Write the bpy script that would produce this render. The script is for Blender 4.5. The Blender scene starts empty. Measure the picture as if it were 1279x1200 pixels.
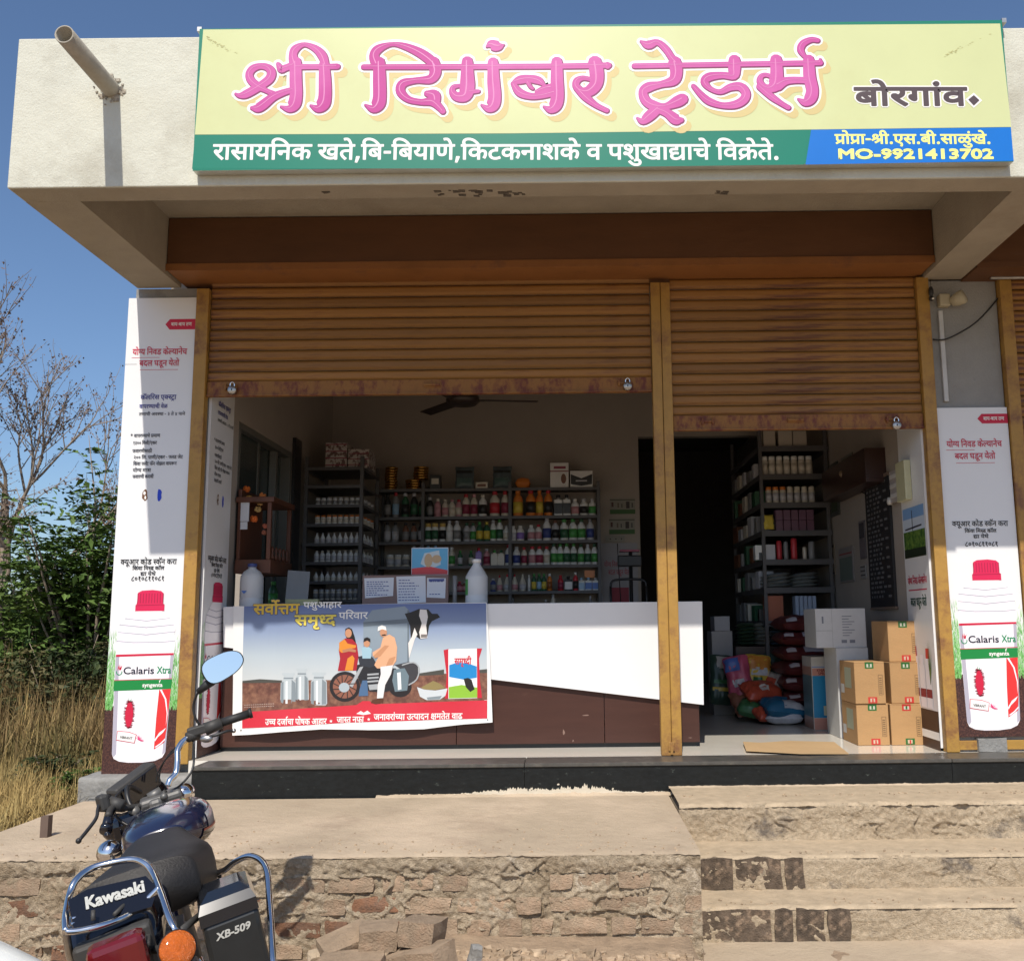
import bpy, bmesh, math, random
from mathutils import Vector, Matrix, noise
sc = bpy.context.scene
COL = sc.collection
R = math.radians
rnd = random.Random(7)
GL = {6: [[-92,386,-90,397,-84,406,-75,413,-65,415,-54,413,-46,406,-40,397,-38,386,-40,375,-46,366,-54,359,-65,357,-75,359,-84,366,-90,375]],
9: [[235,109,233,88,225,70,212,57,196,48,177,42,156,40,129,43,103,54,80,72,63,91,46,114,30,144,14,178,50,191,61,166,72,144,84,124,96,107,114,90,133,80,152,76,170,79,184,85,192,97,196,114,193,131,185,146,174,160,159,174,145,172,130,170,128,206,148,207,164,211,176,218,186,230,190,247,187,262,178,273,166,279,151,281,133,280,118,276,102,270,86,262,73,297,88,304,105,310,126,314,149,316,173,314,193,307,209,296,220,283,227,266,230,248,226,224,214,203,196,188,201,182,206,178,225,176,243,175,258,175,272,176,284,178,297,182,297,276,260,276,260,311,390,311,390,276,338,276,338,0,297,0,297,145,285,142,274,141,262,140,249,140,239,140,228,141,233,126]],
10: [[235,109,233,88,225,70,212,57,196,48,177,42,156,40,129,43,103,54,80,72,63,91,46,114,30,144,14,178,50,191,61,166,72,144,84,124,96,107,114,90,133,80,152,76,170,79,184,85,192,97,196,114,193,131,185,146,174,160,159,174,145,172,130,170,128,206,148,207,164,211,176,218,186,230,190,247,187,262,178,273,166,279,151,281,133,280,118,276,102,270,86,262,73,297,88,304,105,310,126,314,149,316,173,314,193,307,209,296,220,283,227,266,230,248,226,224,214,203,196,188,201,182,206,178,225,176,243,175,258,175,272,176,284,178,297,182,297,276,260,276,260,311,519,311,519,276,467,276,467,0,426,0,426,276,338,276,338,0,297,0,297,145,285,142,274,141,262,140,249,140,239,140,228,141,233,126]],
13: [[0,311,282,311,282,276,226,276,235,262,241,247,242,232,238,205,225,182,203,164,214,153,225,140,235,127,243,112,248,95,250,76,247,53,238,34,230,24,219,15,208,8,187,2,164,0,145,2,127,7,110,15,93,27,76,44,60,65,48,84,37,105,26,129,14,156,50,169,60,144,70,121,81,100,92,82,105,66,117,54,131,45,145,39,160,37,179,39,194,46,204,59,207,80,204,100,196,118,187,129,177,140,164,150,149,148,132,147,130,182,152,184,170,188,184,195,198,210,202,232,200,246,194,258,186,268,176,276,0,276]],
19: [[284,276,237,276,237,190,236,167,233,150,228,135,220,123,206,109,186,100,162,96,154,133,164,135,172,138,179,141,185,146,190,153,194,161,196,172,196,190,196,276,80,276,80,176,80,156,82,139,84,126,88,115,94,106,103,98,115,89,130,80,185,49,204,37,219,26,230,15,240,-4,243,-26,241,-46,235,-64,227,-80,220,-92,184,-71,190,-61,196,-50,200,-39,202,-28,200,-19,198,-11,192,-3,182,5,172,12,160,19,145,28,102,53,89,61,78,69,68,77,56,90,48,106,43,120,40,137,40,158,40,276,0,276,0,311,284,311]],
25: [[388,276,226,276,226,174,243,188,263,197,284,200,305,197,323,190,338,179,349,163,356,143,358,120,357,104,355,87,350,70,344,53,336,36,326,20,290,40,297,51,304,64,310,77,316,98,318,118,316,139,308,154,297,162,281,165,263,161,244,149,226,129,226,0,186,0,186,87,172,77,156,68,136,61,113,59,90,61,69,68,56,76,45,86,36,97,29,111,24,127,23,145,26,170,35,191,50,208,70,221,95,229,122,232,134,232,148,230,160,229,170,227,166,190,157,192,146,194,135,195,124,196,107,194,91,190,80,182,68,167,64,146,67,123,79,107,95,97,114,94,135,97,153,104,164,112,175,121,186,130,186,276,0,276,0,311,388,311]],
26: [[364,276,364,0,324,0,324,22,306,14,286,8,265,5,244,4,217,5,191,10,166,19,141,30,116,46,92,66,67,90,42,120,31,135,24,148,21,159,20,169,22,179,28,188,37,194,52,196,64,195,74,191,83,184,90,175,99,186,105,199,108,214,108,229,108,242,107,254,104,265,100,276,0,276,0,311,416,311,416,276],[267,116,284,118,299,123,312,131,324,140,324,276,140,276,147,255,149,229,147,204,141,182,132,164,118,149,102,137,83,126,101,107,119,89,138,74,157,62,177,52,198,45,221,41,245,40,266,41,286,44,305,51,324,61,324,99,311,92,296,87,280,83,260,82,238,84,218,92,207,99,197,108,189,119,181,138,178,160,181,182,189,201,202,216,220,227,241,234,266,236,275,236,288,235,299,234,308,232,305,197,297,199,288,200,279,202,270,202,249,199,232,191,222,177,218,158,222,139,232,126,248,119]],
27: [[104,276,104,117,102,105,98,96,90,91,80,89,67,92,53,100,41,111,30,125,23,140,20,154,22,164,27,172,37,178,51,180,64,180,64,276,0,276,0,311,289,311,289,276,237,276,237,0,196,0,196,276]],
28: [[302,276,251,276,251,0,210,0,210,83,194,74,176,66,155,61,130,59,106,61,84,68,67,79,54,94,46,112,43,133,44,147,48,160,54,172,64,183,52,190,41,199,32,210,24,228,21,248,22,263,26,276,0,276,0,311,302,311],[84,134,87,116,98,104,114,96,134,94,150,95,165,99,179,105,191,112,202,121,210,130,210,276,72,276,64,262,62,247,64,231,72,218,85,210,100,206,115,209,132,210,144,209,154,208,151,174,147,174,144,174,140,174,136,174,115,172,98,164,87,152]],
30: [[324,276,272,276,272,0,232,0,232,82,218,74,202,66,182,61,158,59,135,61,113,69,95,80,82,96,73,116,70,138,72,152,77,165,84,176,92,186,19,184,19,220,166,220,174,220,184,220,191,220,194,220,191,185,175,185,157,184,141,180,128,173,115,158,110,137,114,118,125,105,141,97,158,94,182,97,201,105,213,112,223,121,232,130,232,276,0,276,0,311,324,311]],
32: [[326,276,326,0,286,0,286,185,218,185,200,185,189,186,200,176,210,164,218,152,226,131,229,109,226,88,219,70,207,57,192,48,174,42,155,40,138,42,121,47,104,55,89,67,73,85,58,106,48,125,37,147,26,172,16,200,51,213,63,182,74,154,87,131,99,111,116,92,134,80,153,76,168,79,179,85,187,96,190,114,188,128,183,142,174,155,163,167,151,179,136,188,151,220,286,220,286,276,0,276,0,311,378,311,378,276]],
33: [[136,111,121,110,106,108,93,104,80,98,66,108,52,120,41,132,32,145,27,160,25,176,26,189,30,200,36,209,44,216,56,224,69,229,86,232,109,232,157,232,157,276,0,276,0,311,386,311,386,276,334,276,334,0,293,0,293,104,281,102,268,100,256,99,242,98,231,99,219,101,222,90,224,77,221,57,214,40,203,26,187,15,167,7,144,2,159,-4,175,-10,191,-15,208,-20,191,-55,172,-46,154,-37,136,-28,120,-18,103,-9,88,0,70,2,54,5,41,9,28,19,24,32,26,43,31,51,39,56,50,58,61,57,71,53,83,46,97,35,104,34,110,34,131,35,149,39,164,44,178,57,183,76,180,91,171,102,156,109],[240,134,258,135,276,137,293,142,293,276,198,276,198,197,106,197,92,197,84,196,78,194,72,190,67,183,65,174,67,162,72,153,79,145,87,138,103,143,120,146,138,147,158,145,176,140,190,138,205,136,222,134]],
35: [[260,276,186,276,186,174,158,174,136,174,118,170,103,166,90,159,75,145,66,127,63,108,66,86,74,68,87,54,103,44,121,39,142,37,166,39,188,43,200,48,214,54,228,60,241,24,226,17,210,12,194,7,178,3,160,1,143,0,121,1,100,6,81,13,65,23,50,36,38,50,30,68,25,88,23,110,25,130,31,149,40,165,52,178,68,190,85,198,103,205,124,209,144,210,145,210,145,276,0,276,0,311,260,311]],
36: [[300,276,186,276,186,207,210,196,231,181,248,164,260,144,267,122,270,99,268,77,262,58,253,42,241,29,226,18,209,10,190,5,170,1,148,0,122,2,98,7,76,16,58,28,42,44,32,62,25,84,23,108,25,129,31,148,40,164,52,178,68,190,85,198,103,205,123,209,144,210,145,210,145,276,0,276,0,311,300,311],[146,36,169,38,189,43,206,51,218,63,226,80,229,100,227,115,222,130,214,143,203,155,189,166,172,174,154,174,131,173,110,168,94,160,81,151,71,138,65,123,63,105,66,84,74,66,87,53,104,44,124,38]],
37: [[179,111,164,110,150,108,136,104,124,98,109,108,96,120,84,132,76,145,70,160,68,176,70,189,74,200,79,209,87,216,100,224,114,229,132,232,154,232,200,232,200,276,0,276,0,311,296,311,296,276,241,276,241,197,149,197,136,197,127,196,121,194,116,190,110,183,108,174,110,162,116,153,123,145,130,138,146,143,163,146,181,147,204,145,225,139,242,128,256,114,264,97,267,77,264,56,256,37,242,22,224,10,198,2,168,0,137,2,107,10,81,22,62,34,44,47,28,62,12,79,43,104,62,83,82,66,101,53,122,44,145,39,168,37,200,41,220,55,226,76,223,91,214,102,199,109]],
38: [[154,0,129,1,106,6,85,14,67,24,52,38,40,53,30,71,25,93,23,116,25,137,31,157,41,174,54,189,70,201,88,210,109,217,130,221,152,223,152,276,0,276,0,311,288,311,288,276,192,276,192,188,173,188,145,186,124,183,108,178,94,170,81,160,71,146,65,130,63,110,65,93,70,76,79,63,91,52,106,43,124,38,118,58,116,78,119,95,125,110,135,124,149,135,168,142,190,144,212,142,230,135,244,124,254,110,260,95,262,78,258,57,249,38,233,22,211,10,184,2],[153,70,155,52,162,35,179,37,194,40,206,47,220,60,224,78,222,92,215,102,205,108,192,110,177,108,164,100,156,87]],
39: [[317,276,317,0,276,0,276,276,210,276,210,160,209,141,206,125,200,111,192,99,180,88,166,80,147,75,126,73,97,76,74,86,57,102,50,116,44,132,41,151,40,176,40,276,0,276,0,311,368,311,368,276],[124,108,146,112,160,124,165,134,168,144,169,158,170,176,170,276,80,276,80,176,80,159,82,146,85,135,89,126,95,118,103,113,112,110]],
40: [[240,276,240,0,200,0,200,164,146,164,119,163,100,161,86,157,75,150,66,137,63,118,65,103,71,86,82,71,96,56,114,38,136,20,108,-6,94,7,79,21,66,34,54,47,43,61,34,76,28,90,24,105,22,121,24,138,29,152,37,165,46,176,62,186,82,194,97,197,115,199,136,200,200,200,200,276,0,276,0,311,292,311,292,276]],
41: [[276,276,276,0,236,0,236,90,220,81,202,73,180,68,154,66,127,69,103,77,82,90,68,104,57,120,48,139,42,161,70,168,92,178,108,189,119,201,125,217,128,234,125,255,116,271,102,281,86,284,74,282,65,278,59,271,57,260,61,246,75,236,98,230,94,196,74,200,56,206,42,215,32,227,25,242,23,260,25,276,31,291,41,302,54,310,69,314,86,316,106,314,125,307,137,300,147,291,156,280,163,268,167,252,168,234,166,212,159,191,148,174,133,160,114,147,91,137,103,121,117,110,134,104,157,102,181,104,202,112,213,119,225,128,236,138,236,276,195,276,195,311,328,311,328,276]],
42: [[206,-29,196,-12,186,6,178,22,171,36,165,36,158,35,151,34,144,34,122,35,101,39,88,43,74,49,62,56,51,65,42,76,34,88,28,102,24,118,23,136,25,156,31,174,40,188,51,200,63,209,76,216,92,222,108,225,126,227,145,228,148,228,148,276,0,276,0,311,267,311,267,276,188,276,188,192,164,192,137,192,117,189,100,184,86,178,77,169,69,158,65,146,63,131,65,115,72,100,83,87,98,78,119,72,144,70,146,70,150,70,153,70,156,70,154,80,153,88,156,103,164,113,174,118,186,120,205,117,219,108,228,95,230,81,229,67,223,56,215,49,205,43,212,31,219,18,229,4,240,-12]],
44: [[0,311,284,311,284,276,233,276,233,0,192,0,192,149,102,149,102,122,100,110,95,101,87,96,76,94,64,97,51,104,38,116,28,130,21,145,18,159,20,169,25,178,35,183,49,184,192,184,192,276,0,276]],
46: [[240,276,240,0,199,0,199,96,184,87,168,80,149,75,127,73,108,75,91,80,76,87,64,97,53,112,46,129,42,142,40,159,40,179,40,276,0,276,0,311,292,311,292,276],[199,276,80,276,80,184,80,166,82,152,83,141,86,133,90,126,95,120,110,111,132,108,151,111,169,118,185,128,199,140]],
47: [[230,276,230,174,243,185,257,193,272,198,289,200,309,197,327,190,342,179,353,163,360,143,362,120,362,104,359,87,355,70,349,53,340,36,330,20,294,40,302,51,309,64,314,77,320,98,322,118,320,139,312,154,301,162,285,165,267,161,249,149,230,128,230,0,190,0,190,96,176,88,162,80,144,75,124,73,105,75,88,80,74,88,62,98,52,114,45,131,41,151,40,177,40,276,0,276,0,311,393,311,393,276],[80,276,80,180,81,156,83,140,87,129,94,120,106,111,124,108,143,111,160,117,176,127,190,139,190,276]],
48: [[292,276,241,276,241,0,200,0,200,82,186,74,168,66,146,61,120,59,103,60,86,64,70,70,57,77,45,87,36,99,29,112,24,127,23,143,26,169,37,192,53,209,75,222,102,229,132,232,140,232,150,231,159,230,169,230,178,228,184,227,182,192,171,194,159,196,146,197,134,198,124,197,115,196,182,112,192,120,200,128,200,276,0,276,0,311,292,311],[64,144,65,128,71,115,80,105,99,95,121,92,130,92,138,94,146,95,154,98,84,185,73,174,66,160]],
50: [[254,276,254,0,214,0,214,125,104,125,104,106,102,92,96,83,88,77,80,76,70,77,60,82,49,89,40,98,32,108,25,118,21,129,20,139,21,147,26,154,36,159,50,160,63,160,63,276,0,276,0,311,306,311,306,276],[214,276,104,276,104,160,214,160]],
51: [[298,311,298,276,246,276,246,0,205,0,205,90,190,81,172,73,150,68,126,66,99,69,74,80,54,96,41,113,31,131,24,153,19,176,38,181,53,188,65,195,76,209,80,228,79,242,74,254,68,266,62,276,0,276,0,311],[64,150,72,136,80,123,90,114,107,105,130,102,153,104,173,112,185,119,196,128,205,137,205,276,106,276,113,258,118,240,120,222,117,198,106,178,89,162]],
52: [[198,21,170,-6,151,10,133,27,115,44,98,60,83,76,69,90,57,104,46,117,38,128,28,142,23,152,21,161,20,170,22,179,28,188,37,194,52,196,64,195,74,191,83,184,90,174,107,186,119,200,126,216,128,234,127,245,126,257,123,267,120,276,0,276,0,311,212,311,212,276,160,276,166,255,168,229,167,212,163,196,157,182,149,171,139,160,127,150,114,142,99,134,84,127,99,110,117,91,136,73,151,60,166,46,182,33]],
54: [[0,276,0,311,346,311,346,276,294,276,294,0,254,0,254,178,251,178,247,178,235,176,222,172,210,164,198,150,191,138,184,123,178,104,140,116,144,131,149,144,156,156,144,165,132,171,119,175,104,176,87,174,74,165,66,152,63,136,66,117,74,99,82,88,93,75,105,63,119,50,136,36,154,20,128,-6,109,10,91,26,74,42,60,57,47,72,36,88,29,103,24,120,22,138,24,154,28,169,35,181,44,191,54,199,66,205,84,211,102,213,123,211,142,206,154,200,166,193,177,185,198,200,222,210,250,213,252,213,254,213,254,276]],
55: [[0,276,0,311,388,311,388,276,297,276,297,216,313,209,328,199,340,185,349,168,355,148,357,125,356,108,352,92,346,77,338,64,328,53,316,44,302,37,286,33,269,32,252,33,236,37,222,43,209,51,195,60,182,72,172,58,160,47,149,40,129,34,108,32,86,35,65,43,53,51,43,62,34,74,28,89,24,107,23,126,24,144,28,160,34,175,43,188,53,199,66,208,79,214,95,218,111,220,128,218,144,215,158,209,171,201,184,191,197,180,206,192,215,201,224,208,240,215,256,218,256,276],[202,107,201,104,200,102,210,91,221,83,231,76,247,70,264,68,284,71,301,81,309,92,315,107,316,126,315,145,310,160,303,171,288,181,270,184,253,181,238,171,230,161,221,147,213,131],[64,125,65,106,70,91,77,81,92,71,109,68,127,71,142,81,150,91,159,104,166,120,178,144,179,147,180,150,169,160,159,168,148,175,133,182,116,184,96,180,79,170,71,159,65,144]],
57: [[286,276,234,276,234,0,194,0,194,82,179,74,162,66,141,61,116,59,99,60,83,64,68,70,56,77,44,87,35,99,28,112,24,127,23,143,26,169,36,192,52,209,73,222,98,229,128,232,135,232,144,231,153,230,163,230,171,228,177,227,174,190,164,192,153,194,141,195,130,196,111,194,94,189,81,182,71,172,65,159,64,144,67,121,79,106,97,97,118,94,134,95,149,99,162,105,174,113,185,121,194,130,194,276,0,276,0,311,286,311]],
58: [[61,94,45,97,32,103,23,114,20,128,22,140,29,150,39,155,52,157,61,156,71,153,82,148,96,138,111,145,125,155,136,168,145,183,151,201,152,222,151,239,146,254,138,266,121,279,100,283,86,281,76,276,71,268,69,258,70,250,74,242,81,234,93,227,110,222,135,220,126,185,98,189,74,197,56,209,43,223,36,240,33,258,35,274,41,288,51,300,64,309,82,314,102,316,125,313,146,305,159,297,170,286,179,273,186,258,191,240,192,220,190,198,184,176,175,156,162,138,146,123,127,110,142,97,156,82,170,67,184,52,196,36,207,22,175,0,159,22,143,42,129,59,115,73,102,86,90,97,76,95],[296,276,296,0,255,0,255,276,210,276,210,311,348,311,348,276]],
59: [[296,311,296,276,244,276,244,0,204,0,204,96,188,87,170,80,150,75,127,73,108,75,91,80,76,87,64,97,53,112,46,129,42,142,40,159,40,179,40,276,0,276,0,311],[204,276,102,276,204,144],[94,120,109,111,131,108,144,110,156,112,169,117,180,122,80,254,80,184,80,166,81,152,83,141,86,133,90,126]],
60: [[294,276,294,0,253,0,253,133,238,129,224,127,208,126,190,126,168,126,146,129,124,133,106,138,95,132,84,126,98,109,114,91,132,73,146,59,160,46,175,33,190,21,163,-6,145,10,127,27,110,44,95,60,80,76,66,90,55,104,45,117,36,128,28,142,23,152,21,161,20,170,22,179,28,188,37,194,52,196,64,195,74,191,83,184,90,175,99,186,105,199,108,214,108,229,108,243,106,256,104,267,100,276,0,276,0,311,346,311,346,276],[184,161,203,162,220,163,236,166,253,170,253,276,140,276,144,266,146,256,148,243,149,229,148,209,144,192,139,178,131,166,148,163,167,162]],
61: [[160,34,177,41,190,49,199,60,202,74,198,91,187,104,175,110,159,113,140,114,119,113,101,108,87,100,77,90,71,77,69,62,70,47,75,32,80,22,88,11,98,0,112,-13,130,-28,151,-44,124,-71,103,-54,84,-37,67,-20,54,-4,40,17,32,40,29,65,31,83,37,99,46,112,58,124,49,134,41,146,36,160,34,176,36,189,40,200,45,209,53,216,65,224,79,229,95,232,114,232,180,232,180,276,0,276,0,311,273,311,273,276,221,276,221,197,115,197,102,197,93,196,87,194,82,190,76,183,74,174,76,164,80,156,85,148,92,142,107,146,125,149,142,150,163,149,183,145,198,140,211,132,222,123,230,112,238,95,240,76,239,58,233,42,224,28,211,17,194,8,174,1]],
66: [[85,276,85,0,44,0,44,276,0,276,0,311,136,311,136,276]],
67: [[44,276,0,276,0,311,40,311,35,322,30,334,27,348,26,362,30,386,40,407,56,424,77,437,103,445,133,448,167,446,200,438,230,426,258,410,284,389,309,365,331,338,352,308,310,308,271,353,230,386,187,405,142,412,120,410,101,405,87,397,76,386,69,373,67,357,68,343,72,331,77,320,82,311,136,311,136,276,85,276,85,0,44,0]],
68: [[-92,308,-100,325,-106,341,-109,357,-110,374,-108,394,-101,412,-89,427,-73,439,-53,446,-30,448,-12,446,5,442,20,434,32,423,44,407,54,389,63,367,73,341,82,311,136,311,136,276,85,276,85,0,44,0,44,276,0,276,0,311,44,311,34,342,24,368,14,388,3,401,-12,410,-28,412,-46,409,-59,400,-67,386,-70,366,-68,350,-64,336,-59,322,-52,308]],
69: [[-124,-6,-106,0,-87,4,-68,6,-45,3,-25,-3,-10,-14,2,-28,9,-45,11,-64,8,-83,1,-100,-12,-114,-30,-125,-52,-132,-78,-134,-109,-131,-138,-124,-162,-111,-180,-99,-196,-84,-212,-68,-228,-50,-197,-28,-184,-43,-172,-57,-160,-68,-148,-77,-136,-85,-123,-91,-102,-96,-78,-98,-49,-94,-31,-81,-26,-61,-29,-47,-38,-36,-51,-30,-66,-28,-78,-29,-90,-31,-100,-35,-111,-40]],
70: [[-32,-122,-44,-127,-58,-131,-72,-133,-86,-134,-109,-132,-129,-125,-145,-114,-157,-100,-164,-83,-166,-63,-164,-45,-156,-29,-144,-14,-127,-3,-105,3,-81,6,-57,4,-35,-1,-16,-8,2,-19,19,-31,34,-45,48,-61,61,-77,72,-94,42,-114,28,-94,14,-77,0,-63,-14,-50,-33,-38,-55,-31,-78,-28,-100,-31,-116,-38,-126,-50,-130,-64,-126,-80,-117,-90,-104,-96,-89,-98,-76,-97,-65,-95,-54,-92,-44,-88]],
71: [[14,-116,0,-123,-16,-128,-33,-133,-53,-134,-76,-132,-96,-125,-112,-114,-123,-100,-131,-83,-133,-63,-131,-45,-123,-29,-111,-14,-94,-3,-71,5,-44,9,-41,-24,-58,-27,-73,-32,-83,-38,-93,-51,-96,-66,-93,-81,-84,-91,-70,-97,-56,-98,-41,-98,-28,-95,-15,-90,1,-82]],
73: [[34,432,25,402,12,378,-4,361,-23,349,-45,342,-69,340,-92,342,-113,350,-132,362,-145,375,-156,391,-167,410,-176,432,-140,444,-132,422,-121,405,-111,392,-99,382,-84,376,-68,374,-50,376,-36,383,-25,393,-17,406,-9,424,-4,444]],
75: [[-84,308,-91,332,-98,353,-105,370,-116,389,-128,402,-142,409,-158,412,-168,411,-177,409,-185,407,-192,404,-204,441,-183,446,-159,448,-142,447,-126,442,-112,435,-100,425,-88,410,-77,392,-69,375,-61,355,-54,333,-47,308]],
77: [[85,276,85,0,44,0,44,276,0,276,0,311,136,311,136,276],[149,432,140,402,127,378,111,361,92,349,70,342,46,340,23,342,1,350,-18,362,-30,375,-42,391,-52,410,-62,432,-26,444,-17,422,-7,405,4,392,16,382,31,376,47,374,64,376,79,383,89,393,98,406,105,424,111,444]],
79: [[85,276,85,0,44,0,44,276,0,276,0,311,136,311,136,276],[45,308,38,332,31,353,24,370,13,389,2,402,-12,409,-28,412,-38,411,-48,409,-56,407,-63,404,-75,441,-54,446,-30,448,-12,447,3,442,17,435,30,425,42,410,53,392,61,375,68,355,75,333,82,308]],
106: [[138,60,119,62,101,66,86,73,72,83,60,95,50,109,43,124,39,142,38,160,39,179,43,197,50,212,60,226,72,238,86,247,101,254,119,259,137,260,156,259,173,254,189,247,203,238,215,226,225,212,232,196,237,178,238,160,237,141,232,124,225,108,216,94,204,82,190,73,174,66,156,62],[136,96,153,98,168,104,180,114,189,128,195,144,197,161,195,179,190,194,181,207,169,217,155,223,138,224,122,222,108,216,96,206,86,193,80,177,78,159,80,142,86,126,94,114,106,104,120,98]],
107: [[138,316,160,314,179,307,194,297,205,283,212,267,214,250,212,230,206,212,199,199,189,186,176,173,161,159,142,144,120,128,181,80,193,70,202,59,209,50,215,34,216,17,215,2,210,-12,203,-25,193,-40,160,-15,167,-8,171,0,174,8,175,17,174,26,171,34,165,42,155,52,64,127,66,138,91,154,113,170,131,184,146,198,162,215,171,232,174,249,171,263,164,273,152,279,138,281,124,279,114,274,107,266,105,255,107,245,113,236,123,228,140,222,116,193,101,200,88,209,79,219,70,237,67,258,69,272,74,285,84,297,97,307,115,314]],
108: [[238,16,206,-6,183,28,161,58,140,83,120,104,106,102,94,102,77,104,64,111,55,121,52,135,54,148,61,157,71,163,84,164,94,164,103,160,114,155,128,146,141,152,154,161,164,173,173,187,178,203,180,221,178,239,173,254,164,266,152,274,138,279,122,280,105,280,89,276,73,271,55,263,42,298,61,306,81,312,102,315,124,316,141,315,158,311,173,306,187,297,199,287,208,274,216,258,220,240,222,220,220,198,214,177,204,158,191,142,176,127,158,116,173,101,188,84,202,66,216,49,228,32]],
109: [[45,297,59,304,78,310,99,314,124,316,148,314,170,308,186,298,199,284,206,268,208,249,205,226,195,207,179,192,193,185,205,176,214,166,222,148,225,128,223,112,218,97,209,84,197,72,182,62,164,54,174,44,184,33,194,22,204,10,213,-1,221,-12,188,-34,177,-18,166,-2,156,11,146,23,136,35,127,46,112,44,96,44,81,46,68,52,58,63,56,76,58,89,64,98,75,104,88,106,98,105,109,102,121,95,137,84,158,90,172,100,181,114,184,130,180,146,170,160,154,169,132,173,115,171,96,170,94,206,121,207,140,211,154,217,163,226,167,236,169,248,166,263,157,273,143,279,126,281,109,280,92,276,75,270,58,262]],
110: [[214,64,212,46,205,31,194,18,179,7,160,1,138,-1,118,1,99,7,83,17,71,30,63,47,60,66,61,79,64,92,69,105,78,120,87,132,99,145,112,160,96,177,81,193,69,206,59,218,51,230,45,240,38,254,34,266,32,278,31,290,31,296,32,302,33,309,34,316,77,308,74,299,74,290,75,278,78,265,84,251,96,234,106,220,121,205,138,188,154,205,168,221,179,234,191,251,198,266,202,277,203,288,202,298,200,308,242,316,244,302,245,290,244,277,242,264,237,252,230,238,224,229,215,218,205,206,194,193,179,177,164,161,178,146,189,131,198,119,206,103,211,89,213,76],[100,69,102,56,108,45,120,37,137,34,152,37,164,44,172,55,174,68,173,76,172,84,168,93,161,104,151,117,137,133,123,118,113,105,106,94,102,84,101,76]],
114: [[136,0,120,1,103,4,88,9,74,16,61,26,50,37,43,51,38,67,36,86,37,101,41,116,47,133,57,150,66,163,77,178,90,194,191,316,222,290,116,162,103,145,92,130,85,118,79,101,77,84,81,62,94,48,112,40,134,37,151,38,167,41,183,46,199,52,216,61,232,71,250,34,235,25,217,17,200,10,180,5,159,1]],
179: [[312,276,312,0,271,0,271,162,255,156,238,151,218,148,195,146,171,148,149,152,130,157,112,163,98,154,86,144,76,135,67,121,64,104,65,94,69,84,76,74,87,67,103,62,124,60,129,60,134,60,132,70,132,78,134,92,142,101,152,106,164,108,182,105,196,95,204,82,206,68,205,56,200,46,193,39,182,33,192,22,201,11,212,0,224,-12,195,-32,186,-22,177,-12,169,-2,158,13,149,26,143,26,136,25,129,25,122,25,104,26,86,30,70,35,57,43,45,52,36,63,26,82,23,102,25,120,31,135,40,148,52,160,67,171,82,180,69,190,57,201,48,213,40,232,37,254,39,270,46,285,57,298,73,308,92,314,116,316,135,314,153,309,169,302,181,290,189,275,191,258,188,235,180,217,171,206,160,196,148,186,157,184,168,183,179,182,190,182,212,183,232,187,245,192,258,198,271,206,271,276,226,276,226,311,364,311,364,276],[76,251,79,235,87,221,99,209,114,200,135,216,147,234,152,253,149,264,143,274,132,281,114,283,99,281,87,274,79,264]],
181: [[-95,308,-105,325,-113,344,-118,363,-120,381,-118,401,-110,418,-98,431,-82,440,-63,446,-42,448,-27,447,-13,445,0,441,10,436,0,403,-9,407,-18,410,-28,413,-39,414,-57,411,-70,402,-77,389,-80,374,-78,357,-73,341,-65,325,-54,308]],
183: [[309,276,226,276,226,167,238,174,250,179,266,183,284,184,316,184,316,148,290,148,270,147,254,144,240,137,226,126,226,0,186,0,186,87,172,77,156,68,136,61,113,59,90,61,69,68,56,76,45,86,36,97,29,111,24,127,23,145,26,170,35,191,50,208,70,221,95,229,122,232,134,232,148,230,160,229,170,227,166,190,157,192,146,194,135,195,124,196,107,194,91,190,80,182,68,167,64,146,67,123,79,107,95,97,114,94,135,97,153,104,164,112,175,121,186,130,186,276,0,276,0,311,309,311]],
185: [[104,276,104,117,102,105,98,96,90,91,80,89,67,92,53,100,41,111,30,125,23,140,20,154,22,164,27,172,37,178,51,180,64,180,64,276,0,276,0,311,148,311,148,276]],
188: [[0,311,205,311,205,276,0,276],[254,100,244,92,232,83,218,74,201,66,181,61,158,59,135,61,113,69,95,80,82,96,73,116,70,138,72,152,77,165,84,176,92,186,19,184,19,220,166,220,174,220,184,220,191,220,194,220,191,185,175,185,157,184,141,180,128,173,115,158,110,137,114,118,125,105,141,97,158,94,182,97,202,105,214,113,225,122,234,131]],
197: [[126,73,97,76,74,86,57,102,50,116,44,132,41,151,40,176,40,276,0,276,0,311,240,311,240,276,210,276,210,160,209,141,206,125,200,111,192,99,180,88,166,80,147,75],[124,108,146,112,160,124,165,134,168,144,169,158,170,176,170,276,80,276,80,176,80,159,82,146,85,135,89,126,95,118,103,113,112,110]],
198: [[0,311,182,311,182,276,0,276],[22,121,24,138,29,152,37,165,46,176,62,186,82,194,97,197,115,199,136,200,190,200,190,164,146,164,119,163,100,161,86,157,75,150,66,137,63,118,65,103,71,86,82,71,96,56,114,38,136,20,108,-6,94,7,79,21,66,34,54,47,43,61,34,76,28,90,24,105]],
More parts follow.
